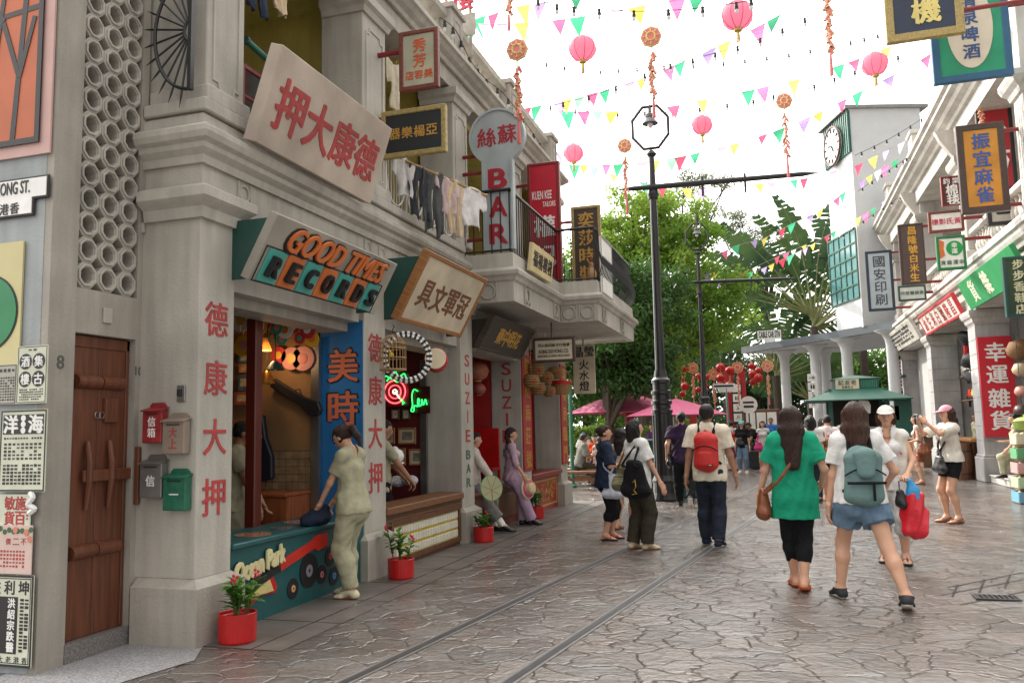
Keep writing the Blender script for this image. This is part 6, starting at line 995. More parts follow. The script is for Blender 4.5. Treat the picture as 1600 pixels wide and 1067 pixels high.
# ================================================================ LAMP POSTS
def lamp_post(label, base, h, arm0, arm1, zarm, k=1.):
    r = thing('lamp_post', label, 'lamp post', base, group='tall black street lamps'); P = BLACK
    MB().lathe([(.26, .005), (.27, .04), (.25, .1), (.235, .16), (.235, .36), (.25, .4), (.22, .46), (.2, .5), (.195, 1.72), (.215, 1.74), (.215, 1.80), (.18, 1.82), (.18, 1.9), (.21, 1.92), (.21, 1.98), (.175, 2.0), (.175, 2.1), (.205, 2.12), (.205, 2.18), (.165, 2.2), (.165, 2.32), (.19, 2.34), (.19, 2.4), (.14, 2.45), (.115, 2.6)], (0, 0, 0), 20).build('base', P, r, local=True)
    mb = MB(); 
    for j in range(10): a = 2*math.pi*j/10; mb.tube([(.2*math.cos(a), .2*math.sin(a), .55), (.2*math.cos(a), .2*math.sin(a), 1.7)], .012, 5)
    mb.build('fluting', P, r, local=True)
    zt = h-1.15*k; MB().tube([(0, 0, 2.5), (0, 0, zarm), (0, 0, zt)], [.10, .07, .055], 14).build('shaft', P, r, local=True); MB().lathe([(.07, zt-.05), (.11, zt), (.05, zt+.08)], (0, 0, 0), 14).build('collar', P, r, local=True)
    R = .40*k; zc = zt+.08+.5*k; o8 = [(R*math.cos(R_(22.5+45*i))*1.0, R*1.22*math.sin(R_(22.5+45*i))) for i in range(8)]; mb = MB().tube([(x, 0, zc+z) for x, z in o8]+[(o8[0][0], 0, zc+o8[0][1])], .034, 6); mb.build('octagon_frame', P, r, local=True)
    MB().lathe([(.17, 0), (.16, .01), (.09, .12), (.1, .14), (.1, .19), (.04, .24), (.03, .36), (.012, .36), (.012, .55)], (0, 0, zc+.08), 16).build('lamp_head', M('lamp_grey', (.10, .10, .11), .4), r, local=True); MB().ell((0, 0, zc+.07), (.06, .06, .09), 10, 8).build('bulb', M('lamp_glass', (.6, .6, .62), .2, 0), r, local=True)
    a, b = Vector(arm0)-Vector(base), Vector(arm1)-Vector(base); d = (b-a).normalized(); MB().tube([a, a+d*.3, a.lerp(b, .3), b-d*.35, b], [.005, .05, .06, .05, .005], 10).build('cross_arm', P, r, local=True); MB().lathe([(.1, zarm-.1), (.12, zarm), (.1, zarm+.1)], (0, 0, 0), 14).build('arm_collar', P, r, local=True)
    for f in (.42, .63): q = a.lerp(b, f); MB().tube([q+Vector((0, 0, -.28)), q+Vector((0, 0, .12))], .028, 6).build('arm_peg', P, r, local=True)
b1 = ground_at(1040, 782); b1[2] = 0
L0 = at_y(965, 297, b1[1]-.3); L1 = at_y(1281, 270, b1[1]+.9); lamp_post('tall black lamp post with an octagonal lantern frame rising behind the three women', b1, 8.25, L0, L1, 6.25)
b2 = np.array([-2.2, 28.5, 0]); lamp_post('second black lamp post beyond the man with the red backpack', b2, 8.5, at_y(1055, 442, 28.3), at_y(1245, 435, 29.0), 5.95)
# ================================================================ SIGN POSTS AND GATE
r = thing('sign_post', 'black post with four white pictogram panels by the red gateposts', 'sign post', (at_y(1153, 650, 37)[0], 37, 0)); MB().tube([(0, .06, .005), (0, .06, 3.9)], .06, 8).box(-.22, .0, 1.5, .22, .05, 3.3).build('post', BLACK, r, local=True); mb = MB(); mb2 = MB(); a = MB()
for k in range(4): z_ = 3.05-k*.42; (mb.lathe([(.17, -.02), (.17, 0)], (0, 0, 0), 4) if 0 else None); mb.box(-.17, -.015, z_-.17, .17, 0, z_+.17); picto(a, k, 0, z_, .12)
mb.build('panel', WHT, r, local=True); mb2.add([(x, -.016-z, y) for x, y, z in a.v], a.f); mb2.build('pictograms', INK, r, local=True)
r = thing('street_sign', 'slim teal finger post with a stepped white name plate', 'street sign', (at_y(1137, 650, 32)[0], 32, 0)); MB().tube([(.06, 0, .005), (0, 0, 2.85)], .035, 8).build('post', paint('post_teal', (.08, .22, .24)), r, local=True); MB().box(-.5, -.03, 2.85, .32, 0, 3.02).box(-.28, -.03, 2.7, .42, 0, 2.85).build('name_plate', WHT, r, local=True, bevel=.01); MB().box(-.44, -.035, 2.9, .26, -.031, 2.97).build('print_line', INK, r, local=True)
r = thing('round_sign', 'round white sign with two lines of print by the red gateposts', 'sign', (at_y(1170, 640, 36)[0], 36, 0)); d = MB().lathe([(.36, -.02), (.36, .02)], (0, 0, 2.3), 28, 'y'); d.build('disc', WHT, r, local=True); MB().tube([(0, .03, .005), (0, .03, 2.3)], .03, 6).build('post', BLACK, r, local=True); mb = MB().box(-.22, -.03, 2.36, .22, -.021, 2.44).box(-.2, -.03, 2.18, .2, -.021, 2.27); mb.build('print_line', INK, r, local=True)
for px, y, lb in ((1142, 38, 'left red gatepost of the lantern gate'), (1161, 38, 'right red gatepost of the lantern gate'), (1083, 27, 'red post under the right edge of the pink parasol'), (985, 27, 'red post seen below the pink parasol')):
    x = at_y(px, 650, y)[0]; r = thing('red_post', lb, 'post', (x, y, 0), group='red timber posts'); hh = 3.9 if y > 30 else 1.85; MB().box(-.18 if y > 30 else -.11, -.15, .005, .18 if y > 30 else .11, .15, hh).build('shaft', M('post_red', (.36, .012, .02), .45), r, local=True, bevel=.02); MB().box(-.24, -.2, .005, .24, .2, .35).build('plinth', MATS['post_red'], r, local=True, bevel=.02); MB().box(-.22, -.19, hh, .22, .19, hh+.1).build('cap', MATS['post_red'], r, local=True, bevel=.02)
r = thing('notice_board', 'dark notice board with three white sheets beyond the crowd', 'notice board', (at_y(1190, 660, 36.5)[0], 36.5, 0)); MB().box(-.75, 0, 1.1, .75, .06, 2.1).build('frame', WOODR, r, local=True, bevel=.02)
for k in range(3): MB().box(-.62+k*.43, -.01, 1.22, -.25+k*.43, 0, 1.98).build('sheet', WHT, r, local=True)
for s in (-.65, .65): MB().box(s-.05, .06, .005, s+.05, .12, 2.1).build('leg', WOODR, r, local=True)
# ================================================================ PARASOLS, TABLES, STALL
PINK = M('pink_canvas', (.62, .16, .29), .7, .06, 3, trans=.4)
def parasol(label, x, y, R, ze, za, rot):
    r = thing('parasol', label, 'parasol', (x, y, 0), rot, group='pink parasols over the tables'); n = 8; mb = MB(); vs = [(0, 0, za)]; rim = []
    for k in range(n):
        a = 2*math.pi*k/n; vs.append((R*.5*math.cos(a), R*.5*math.sin(a), za-(za-ze)*.45)); 
    for k in range(n): a = 2*math.pi*k/n; vs.append((R*math.cos(a), R*math.sin(a), ze))
    fs = [(0, 1+k, 1+(k+1) % n) for k in range(n)]+[(1+k, 1+n+k, 1+n+(k+1) % n, 1+(k+1) % n) for k in range(n)]; mb.add(vs, fs); o = mb.build('canopy', PINK, r, local=True); s = o.modifiers.new('t', 'SOLIDIFY'); s.thickness = .01
    MB().tube([(0, 0, .005), (0, 0, za+.08)], .03, 8).build('pole', WOODL, r, local=True); rb = MB()
    for k in range(n): a = 2*math.pi*k/n; rb.tube([(.04*math.cos(a), .04*math.sin(a), za-.03), (R*.97*math.cos(a), R*.97*math.sin(a), ze)], .01, 4)
    rb.build('ribs', WOODL, r, local=True); MB().lathe([(.3, .005), (.3, .06), (.06, .1), (.05, .3)], (0, 0, 0), 14).build('base', BLACK, r, local=True)
parasol('wide pink parasol behind the tall lamp post', -2.6, 23.6, 1.4, 1.78, 2.25, .2); parasol('pink parasol half hidden by the dark tree', -4.6, 26.8, 2.0, 1.95, 2.65, .5)
PIC = wood('picnic_wood', (.16, .07, .03))
def plank_table(label, x, y, rz, L, h, w, cat='table', nm='picnic_table'):
    r = thing(nm, label, cat, (x, y, 0), rz); 
    mb = MB()
    for k in range(4): mb.box(-L/2, -w/2+k*w/4+.008, h-.05, L/2, -w/2+(k+1)*w/4-.008, h)
    mb.build('top' if cat == 'table' else 'seat', PIC, r, local=True, bevel=.006)
    for s in (-1, 1):
        for q in (-1, 1): MB().tube([(s*(L/2-.15), q*w*.42, .005), (s*(L/2-.18), q*w*.3, h-.05)], .05, 6).build('leg', PIC, r, local=True)
    MB().box(-L/2+.15, -.03, h*.45, L/2-.15, .03, h*.45+.07).build('stretcher', PIC, r, local=True); return r
g = ground_at(905, 765); plank_table('heavy wooden bench nearest the last shop pillar', g[0]+.1, g[1]+.1, .05, 1.35, .44, .36, 'bench', 'wooden_bench'); plank_table('wooden picnic table where the diners sit', g[0]-.6, g[1]+2.0, .05, 2.0, .74, .8); plank_table('wooden bench on the far side of the picnic table', g[0]-.7, g[1]+3.0, .05, 1.6, .44, .34, 'bench', 'wooden_bench'); plank_table('wooden bench the diner in grey sits on', g[0]-.3, g[1]+1.2, .05, 1.5, .44, .3, 'bench', 'wooden_bench')
plank_table('wooden table farther back under the pink parasols', -5.0, 26.2, .1, 1.8, .74, .8); 
for k, (dx, dy, lb) in enumerate(((-.55, 1.8, 'clear water bottle left of its twin on the picnic table'), (-.42, 1.85, 'clear water bottle right of its twin on the picnic table'))): r = thing('water_bottle', lb, 'bottle', (g[0]-.6+dx, g[1]+dy, .742)); MB().lathe([(.035, 0), (.04, .02), (.04, .16), (.018, .21), (.018, .23)], (0, 0, 0), 12).build('bottle', M('clear_plastic', (.6, .64, .68), .15, 0), r, local=True, smooth=True); MB().lathe([(.02, .23), (.02, .25)], (0, 0, 0), 10).build('cap', WHT, r, local=True)
g = ground_at(1052, 782); r = thing('green_stall', 'dark green stall cabinet behind the tall lamp post', 'stall', (g[0]+.05, g[1]+1.0, 0)); SG = paint('stall_green', (.012, .075, .06)); MB().box(-.72, -.4, .02, .6, .4, 1.15).build('body', SG, r, local=True, bevel=.015); MB().box(-.78, -.45, 1.15, .66, .45, 1.2).build('top', SG, r, local=True, bevel=.01); MB().ring(rect(.5, .7), rect(.42, .62), 0, .015, frame_of((-.3, -.4, .6), (1, 0, 0), (0, 0, 1))).build('panel', SG, r, local=True); MB().ring(rect(.5, .7), rect(.42, .62), 0, .015, frame_of((.25, -.4, .6), (1, 0, 0), (0, 0, 1))).build('panel', SG, r, local=True)
r = thing('green_pole', 'slim green pole beside the diners', 'pole', (at_y(889, 700, 20)[0], 20.3, 0)); MB().tube([(0, 0, .005), (0, 0, 2.6)], .05, 8).build('shaft', paint('pole_green', (.015, .12, .07)), r, local=True); MB().lathe([(.1, .005), (.1, .06), (.06, .1)], (0, 0, 0), 12).build('foot', MATS['pole_green'], r, local=True)
solo(MB().box(-4.06, 16.24, 1.45, -3.98, 16.26, 1.85), 'notice', WHT, 'small white notice on the end of the shophouse', 'notice')
# ================================================================ BUNTING
FLC = {'p': (.50, .36, .74), 'k': (.76, .17, .34), 'g': (.07, .46, .24), 'y': (.80, .70, .14), 'w': (.80, .78, .80), 'l': (.80, .60, .76), 'r': (.70, .07, .13), 'm': (.36, .64, .52)}
FNM = {'p': 'purple', 'k': 'pink', 'g': 'green', 'y': 'yellow', 'w': 'white', 'l': 'lilac', 'r': 'red', 'm': 'mint'}
FLM = {k: M('pennant_'+FNM[k], c, .7, 0, trans=.72) for k, c in FLC.items()}
def span(pix, a, b):
    """photo pixels along a string -> points in the vertical plane through street points a and b"""
    a, b = np.array(a), np.array(b); n = np.array([-(b-a)[1], (b-a)[0]]); out = []
    for px, py in pix: d = ray(px, py); t = n.dot(a)/n.dot(d[:2]); out.append(Vector(_C+d*t))
    return out
def bunting(label, a, b, line, flags, size=.30):
    L_ = span(line, a, b); r = thing('bunting_string', label, 'bunting', L_[0], group='strings of pennants over the street'); cv = cat_curve(L_, 6); MB().tube(cv, .006, 4).build('cord', M('cord_grey', (.35, .33, .33), .7, 0), r); rng = random.Random(len(label)*7+len(flags)); xs = [P[0] for P in line]
    d2 = Vector((b[0]-a[0], b[1]-a[1], 0)).normalized(); nn = Vector((-d2.y, d2.x, 0))
    for px, ch in flags:
        j = max(i for i in range(len(line)-1) if line[i][0] <= px) if px > line[0][0] else 0; f = (px-line[j][0])/(line[j+1][0]-line[j][0]); py = line[j][1]+f*(line[j+1][1]-line[j][1])
        sl_ = (line[j+1][1]-line[j][1])/(line[j+1][0]-line[j][0]); p = span([(px, py)], a, b)[0]; e = span([(px+10, py+sl_*10)], a, b)[0]; t = (e-p).normalized(); s = size*rng.uniform(.8, 1.15); sw = rng.uniform(-.35, .35)*s; st = rng.uniform(-.2, .2)*s
        n_ = 5; vs = []; fs = []; ph = rng.uniform(0, 6)
        for q in range(n_+1):
            f = q/n_; c = p+Vector((0, 0, -s*f))+nn*(sw*f+.05*s*math.sin(f*4+ph))+t*st*f; hw = s*.42*(1-f)+.002; vs += [c-t*hw+nn*.03*s*math.sin(ph+f*3), c+t*hw-nn*.03*s*math.sin(ph+f*3)]
        mb = MB(); mb.add(vs, [(2*q, 2*q+1, 2*q+3, 2*q+2) for q in range(n_)]); mb.build('pennant', FLM[ch], r)
bunting('upper short pennant string rising steeply from the left roof', (-4, 12.0), (4.6, 9.), [(693, 40), (730, 33), (807, 12), (860, 3), (930, -14)], [(703, 'p'), (722, 'l'), (748, 'g'), (770, 'k'), (818, 'y'), (843, 'p'), (900, 'g')])
bunting('pennant string sagging from the left roof below the steep one', (-4, 12.0), (4.6, 12.), [(697, 40), (735, 38), (800, 38), (880, 31), (960, 18), (1060, -1), (1120, -14)], [(712, 'r'), (735, 'g'), (760, 'l'), (787, 'p'), (815, 'y'), (845, 'w'), (873, 'k'), (902, 'g'), (963, 'l'), (995, 'y'), (1058, 'k'), (1090, 'g')])
bunting('pennant string crossing at the height of the lamp lantern and rising right', (-4, 16.5), (4.6, 15), [(812, 172), (870, 160), (943, 142), (1002, 124), (1060, 100), (1132, 68), (1185, 42), (1262, 0), (1300, -20)], [(885, 'y'), (905, 'm'), (925, 'k'), (944, 'g'), (985, 'p'), (1003, 'y'), (1045, 'k'), (1062, 'g'), (1108, 'p'), (1132, 'y'), (1184, 'k'), (1209, 'g'), (1258, 'l'), (822, 'r'), (838, 'g'), (872, 'p')], .33)
bunting('pennant string hanging slack just under the lamp-height string', (-4, 17.5), (4.6, 18), [(815, 172), (880, 175), (955, 175), (1040, 168), (1120, 153), (1190, 138), (1255, 122), (1335, 95), (1420, 62), (1450, 50)], [(848, 'l'), (886, 'g'), (912, 'k'), (933, 'm'), (956, 'y'), (984, 'l'), (1052, 'k'), (1097, 'y'), (1120, 'l'), (1169, 'g'), (1192, 'k'), (1240, 'y'), (1261, 'l'), (1310, 'g'), (1334, 'k'), (1384, 'y')], .34)
bunting('pennant string below the small left lantern, rising to the green beer sign', (-4, 20), (4.6, 19.5), [(865, 232), (890, 258), (950, 258), (1024, 252), (1085, 241), (1150, 225), (1217, 203), (1275, 179), (1342, 145), (1415, 108), (1452, 86)], [(873, 'p'), (897, 'g'), (912, 'y'), (930, 'm'), (948, 'k'), (966, 'g'), (1003, 'p'), (1024, 'y'), (1050, 'm'), (1064, 'r'), (1086, 'g'), (1129, 'p'), (1148, 'y'), (1192, 'k'), (1217, 'g'), (1257, 'p'), (1278, 'y'), (1316, 'k'), (1340, 'g'), (1388, 'p'), (1446, 'k')], .34)
bunting('pennant string running behind the first lamp cross-arm to the far arcade roof', (-3.5, 23), (4.6, 25), [(955, 272), (1030, 292), (1095, 296), (1185, 288), (1255, 280), (1340, 258), (1380, 238), (1440, 208), (1490, 180)], [(958, 'y'), (974, 'l'), (1008, 'g'), (1034, 'r'), (1073, 'y'), (1098, 'p'), (1118, 'w'), (1186, 'y'), (1206, 'p'), (1240, 'g'), (1256, 'r'), (1302, 'p'), (1342, 'r'), (1364, 'y'), (1384, 'p'), (1408, 'l'), (1440, 'y'), (1455, 'p')], .34)
bunting('pennant string slanting up across the fan palms', (-3, 30), (4.6, 29), [(1120, 398), (1150, 384), (1195, 372), (1237, 350), (1280, 330), (1318, 302), (1357, 276), (1400, 250), (1425, 238)], [(1132, 'k'), (1149, 'g'), (1178, 'p'), (1195, 'y'), (1208, 'w'), (1222, 'r'), (1237, 'g'), (1252, 'w'), (1265, 'p'), (1281, 'y'), (1307, 'k'), (1317, 'g'), (1346, 'p'), (1358, 'y'), (1372, 'w'), (1383, 'k'), (1398, 'g')], .34)
bunting('lowest long pennant string from the second lamp arm to the tower', (-3, 31), (4.6, 32.), [(1038, 462), (1065, 452), (1105, 425), (1165, 428), (1195, 418), (1258, 388), (1300, 364), (1350, 335), (1390, 308), (1400, 300)], [(1041, 'y'), (1052, 'm'), (1066, 'r'), (1078, 'g'), (1091, 'l'), (1104, 'p'), (1116, 'y'), (1160, 'r'), (1171, 'g'), (1194, 'p'), (1205, 'y'), (1222, 'r'), (1235, 'g'), (1247, 'w'), (1258, 'p'), (1270, 'y'), (1292, 'r'), (1302, 'g'), (1312, 'w'), (1330, 'p'), (1340, 'y'), (1352, 'k'), (1364, 'g'), (1382, 'p'), (1391, 'y')], .32)
bunting('short pennant string doubled under the second lamp arm', (-3, 32), (4.6, 33.), [(1042, 468), (1060, 468), (1085, 457), (1125, 441), (1150, 432), (1200, 408), (1260, 382)], [(1048, 'p'), (1060, 'y'), (1074, 'g'), (1085, 'r'), (1097, 'm'), (1110, 'l'), (1124, 'p'), (1136, 'y'), (1150, 'm'), (1180, 'w'), (1214, 'r'), (1228, 'k'), (1240, 'w'), (1256, 'y')], .3)
def lights(label, a, b, pts, bulbs, k=1.):
    L_ = span(pts, a, b); r = thing('light_string', label, 'string lights', L_[0], group='strings of bulbs over the street'); MB().tube(cat_curve(L_, 5), .007, 4).build('cable', M('cable_black', (.02, .02, .02), .6, 0), r); xs = [p[0] for p in pts]
    for i in range(bulbs):
        f = (i+.5)/bulbs*(len(pts)-1); j = int(f); p = L_[j].lerp(L_[j+1], f-j); MB().lathe([(.0, .01), (.022, .005), (.022, -.05), (.028, -.05), (.028, -.085), (.015, -.09)], (p.x, p.y, p.z), 8).build('lamp_holder', MATS['cable_black'], r); MB().ell((p.x, p.y, p.z-.115), (.026, .026, .035), 8, 6).build('bulb', M('clear_bulb', (.72, .72, .72), .15, 0, trans=.5), r)
lights('bulb string nearest the camera across the top of the view', (-4, 11.5), (4.6, 10.), [(826, -2), (870, 8), (910, 14), (990, 18), (1072, 15), (1150, 5), (1185, -3)], 9); lights('bulb string just below the top lantern, rising to the right', (-4, 15), (4.6, 14.), [(860, 166), (940, 145), (1030, 106), (1100, 88), (1170, 68), (1240, 38), (1310, 2)], 12); lights('faint bulb string at the height of the far right lantern', (-4, 20), (4.6, 20.), [(840, 97), (920, 112), (1000, 107), (1130, 98), (1227, 86), (1322, 67), (1382, 52)], 17); lights('bulb string running with the slack pennants to the beer sign', (-4, 18), (4.6, 18.6), [(850, 165), (900, 172), (950, 177), (1060, 174), (1170, 158), (1252, 140), (1333, 112), (1420, 82)], 18)
lights('bulb string drooping down the left parapet', (-4.0, 8.0), (-3.88, 16.0), [(688, 28), (712, 48), (735, 95), (760, 125), (790, 150), (830, 205), (848, 232)], 11); lights('bulb string against the arcade roof parapet', (2.5, 22), (4.55, 24), [(1336, 243), (1390, 217), (1440, 186), (1472, 160), (1512, 135)], 11); lights('bulb string in front of the clock tower', (3, 26), (4.6, 26), [(1340, 299), (1380, 272), (1410, 252), (1424, 242)], 8); lights('bulb string below the tower window', (1.5, 30), (4.6, 29.5), [(1310, 372), (1345, 348), (1380, 325), (1410, 305), (1430, 292)], 9)
# ================================================================ LANTERNS AND FIRECRACKER GARLANDS
LPK = M('pink_lantern_paper', (.86, .42, .54), .6, .05, 6, trans=.75); LRD = M('red_lantern_paper', (.55, .012, .02), .5, .05, 6, trans=.35); LGD = M('lantern_gold', (.62, .42, .10), .4)
def lantern(name, label, p, q, mat, rib, group, hang=.35):
    r = thing(name, label, 'lantern', p, group=group); pr = [(q*.28, -q*.86), (q*.62, -q*.7), (q*.93, -q*.3), (q, .05*q), (q*.9, q*.42), (q*.6, q*.74), (q*.28, q*.86)]; mb = MB(); n = 24; vs = []; 
    for rr, z in pr:
        for k in range(n): a = 2*math.pi*k/n; s = 1-.05*abs(math.cos(4*a)); vs.append((rr*s*math.cos(a), rr*s*math.sin(a), z))
    mb.add(vs, [(i*n+k, i*n+(k+1) % n, (i+1)*n+(k+1) % n, (i+1)*n+k) for i in range(len(pr)-1) for k in range(n)]); mb.build('shade', mat, r, local=True, smooth=True); rb = MB()
    for k in range(8): a = 2*math.pi*(k+.5)/8; rb.tube([(rr*1.0*math.cos(a), rr*1.0*math.sin(a), z) for rr, z in pr], .006, 4)
    rb.build('ribs', rib, r, local=True); MB().lathe([(q*.28, -q*.84), (q*.24, -q*1.02)], (0, 0, 0), 14).lathe([(q*.3, q*.84), (q*.26, q*.96), (.01, q*.98)], (0, 0, 0), 14).build('cap', LGD, r, local=True); mb = MB()
    for k in range(7): a = k*.9; mb.tube([(.05*q*math.cos(a), .05*q*math.sin(a), -q*1.0), (.1*q*math.cos(a), .1*q*math.sin(a), -q*1.75)], .008, 4)
    mb.build('tassel', LGD, r, local=True); MB().tube([(0, 0, q*.96), (0, 0, q*.96+hang)], .006, 4).build('cord', MATS['cord_grey'], r, local=True)
RIBP = M('rib_rose', (.66, .10, .18), .6, 0)
for px, py, y, pr, lb in ((910, 77, 13, 22, 'pink paper lantern hanging left of the tall lamp lantern'), (1152, 25, 12, 25, 'big pink paper lantern at the top centre of the view'), (896, 240, 19, 16, 'small pink paper lantern near the tailor sign'), (1097, 196, 18, 16.5, 'pink paper lantern right of the lamp lantern frame'), (1367, 101, 17, 20, 'pink paper lantern left of the green beer sign')):
    p = at_y(px, py, y); d = (Vector(p)-Vector(_C)).dot(Vector(_F)); lantern('paper_lantern', lb, p, pr*d/CAM_F, LPK, RIBP, 'pink lanterns over the street')
RIBR = M('rib_red', (.40, .01, .015), .6, 0); REDL = [(1070, 577, 6, 'top of the left column'), (1070, 604, 6.5, 'lowest but one in the left column'), (1065, 592, 4.5, 'small one behind the left column'), (1066, 616, 4.5, 'bottom of the left column'), (1091, 588, 5, 'upper one left of the second lamp shaft'), (1103, 590, 5, 'upper one right of the second lamp shaft'), (1091, 609, 4.5, 'lower one left of the second lamp shaft'), (1103, 603, 4.5, 'lower one right of the second lamp shaft'), (1126, 575, 7.5, 'large top one of the middle cluster'), (1140, 580, 7, 'top right one of the middle cluster'), (1126, 591, 6.5, 'centre one of the middle cluster'), (1126, 602, 5.5, 'bottom left one of the middle cluster'), (1140, 602, 6, 'bottom right one of the middle cluster'), (1174, 572, 5, 'top one of the right cluster'), (1176, 585, 6.5, 'left one of the right cluster'), (1185, 579, 5, 'upper right one of the right cluster'), (1185, 591, 7, 'lower right one of the right cluster'), (1176, 597, 5, 'bottom one of the right cluster')]
for i, (px, py, pr, lb) in enumerate(REDL): p = at_y(px, py, 34+(i % 3)*.5); lantern('paper_lantern', 'red lantern in the far hanging clusters, '+lb, p, pr*35/CAM_F*1.05, LRD, RIBR, 'red lanterns at the far gate', .5)
MB0 = thing('lantern_cable', 'cable carrying the red lantern clusters over the gate', 'cable', at_y(1040, 560, 34.5)); MB().tube(cat_curve([at_y(1050, 556, 34.5), at_y(1100, 566, 34.5), at_y(1150, 566, 34.5), at_y(1200, 556, 34.5)], 5), .012, 4).build('cable', MATS['cable_black'], MB0); MB().tube([at_y(1050, 556, 34.5), at_y(1060, 540, 34.5)], .012, 4).build('tie', MATS['cable_black'], MB0)
CRK = M('cracker_red', (.70, .20, .20), .5, .1, 9); CRG = M('cracker_gold', (.72, .55, .22), .4)
def garland(label, px, py0, py1, y, plaque=True, seed=0, k=1.):
    rng = random.Random(seed); p0 = Vector(at_y(px, py0, y)); p1 = Vector(at_y(px+(1 if py1 > py0 else 0), py1, y)); L = p0.z-p1.z; r = thing('firecracker_garland', label, 'garland', p0, group='firecracker garlands over the street'); z = 0.
    MB().tube([(0, 0, .25), (0, 0, -L*.8)], .008, 4).build('cord', CRK, r, local=True)
    if plaque:
        q = .155*k; d = MB().lathe([(q, -.02), (q, .02)], (0, 0, -q*.2), 8, 'y'); d.build('plaque', CRG, r, local=True); d = MB().lathe([(q*.86, -.03), (q*.86, .03)], (0, 0, -q*.2), 8, 'y'); d.build('plaque_face', CRK, r, local=True); mb = MB().ringtube((0, -.032, -q*.2), (1, 0, 0), (0, 0, 1), q*.4, .016, 16, 4)
        for j in range(8): a = R_(45*j); mb.tube([(q*.5*math.cos(a), -.033, -q*.2+q*.5*math.sin(a)), (q*.75*math.cos(a), -.033, -q*.2+q*.75*math.sin(a))], .011, 4)
        mb.build('plaque_ornament', CRG, r, local=True); z = -q*1.7
    red = MB(); gd = MB(); n = max(8, int((L*.78+z)/.035))
    for j in range(n):
        zz = z-(L*.74+z)*j/n; a = rng.uniform(0, 6.28); d = Vector((math.cos(a)*.055, math.sin(a)*.03, -.085)); b = Vector((rng.uniform(-.015, .015), 0, zz)); red.tube([b, b+d], .022*k, 6); gd.tube([b, b+d*.16], .0235*k, 6).tube([b+d*.86, b+d], .0235*k, 6)
    red.build('crackers', CRK, r, local=True); gd.build('gold_bands', CRG, r, local=True); t = MB()
    for j in range(8): a = j*.8; t.tube([(.012*math.cos(a), .012*math.sin(a), -L*.78), (.022*math.cos(a), .022*math.sin(a), -L)], .007, 4)
    t.build('tassel', CRK, r, local=True)
garland('firecracker garland over the keyhole bar sign', 808, 75, 225, 10.2, True, 1); garland('firecracker garland in front of the lamp lantern frame', 1017, 55, 185, 12.5, True, 2, 1.1); garland('firecracker garland hanging left of the lamp shaft over the trees', 976, 226, 335, 16.5, True, 3); garland('firecracker garland at the tip of the lamp cross-arm', 1225, 156, 278, 16.0, True, 4); garland('firecracker garland with no plaque in sight at the top right', 1290, -30, 120, 13, False, 5, 1.2); garland('firecracker garland cut by the top edge above the bar sign', 793, -60, 48, 11, False, 6, 1.1); garland('firecracker garland against the arcade roof behind the orange sign', 1526, 100, 235, 20.0, False, 7, 1.4)
for px, py, lb in ((1082, 573, 'left of the second lamp'), (1115, 583, 'left of the middle lantern cluster'), (1152, 572, 'right of the middle lantern cluster'), (1199, 570, 'right of the right lantern cluster')): garland('small far firecracker garland '+lb, px, py, py+62, 35, True, px, 1.6)
# ================================================================ PEOPLE: smooth-union bodies and garments, meshed by surface nets
A3 = lambda *p: np.array(p, float)
def cone(a, b, ra, rb, side=None, w=1., cutb=False, cuta=False, k=None): return dict(a=np.array(a, float), b=np.array(b, float), ra=ra, rb=rb, side=side, w=w, cutb=cutb, cuta=cuta, k=k)
def ell(c, r, k=None, ax=None): return dict(c=np.array(c, float), r=np.array(r, float), k=k, ax=ax)
def fat(p, d, **kw):
    q = dict(p)
    if 'c' in q: q['r'] = q['r']+d
    else: q['ra'] += d; q['rb'] += d
    q.update(kw); return q
def sd(p, P):
    if 'c' in p:
        q = P-p['c'].astype(np.float32)
        if p['ax'] is not None: q = q @ p['ax'].T.astype(np.float32)
        r = p['r']; k0 = np.sqrt(((q/r)**2).sum(-1))+1e-6; k1 = np.sqrt(((q/(r*r))**2).sum(-1))+1e-6; return k0*(k0-1)/k1
    a, b = p['a'], p['b']; ab = b-a; L2 = max(1e-8, ab @ ab); v = P-a.astype(np.float32); t = (v @ ab.astype(np.float32))/L2; tc = np.clip(t, 0, 1); q = v-tc[..., None]*ab.astype(np.float32); d2 = (q*q).sum(-1)
    if p['side'] is not None: s = q @ p['side'].astype(np.float32); d2 = d2-s*s+(s/p['w'])**2
    d = np.sqrt(np.maximum(d2, 0))-(p['ra']+(p['rb']-p['ra'])*tc); L = math.sqrt(L2)
    if p['cutb']: d = np.maximum(d, (t-1)*L)
    if p['cuta']: d = np.maximum(d, -t*L)
    return d
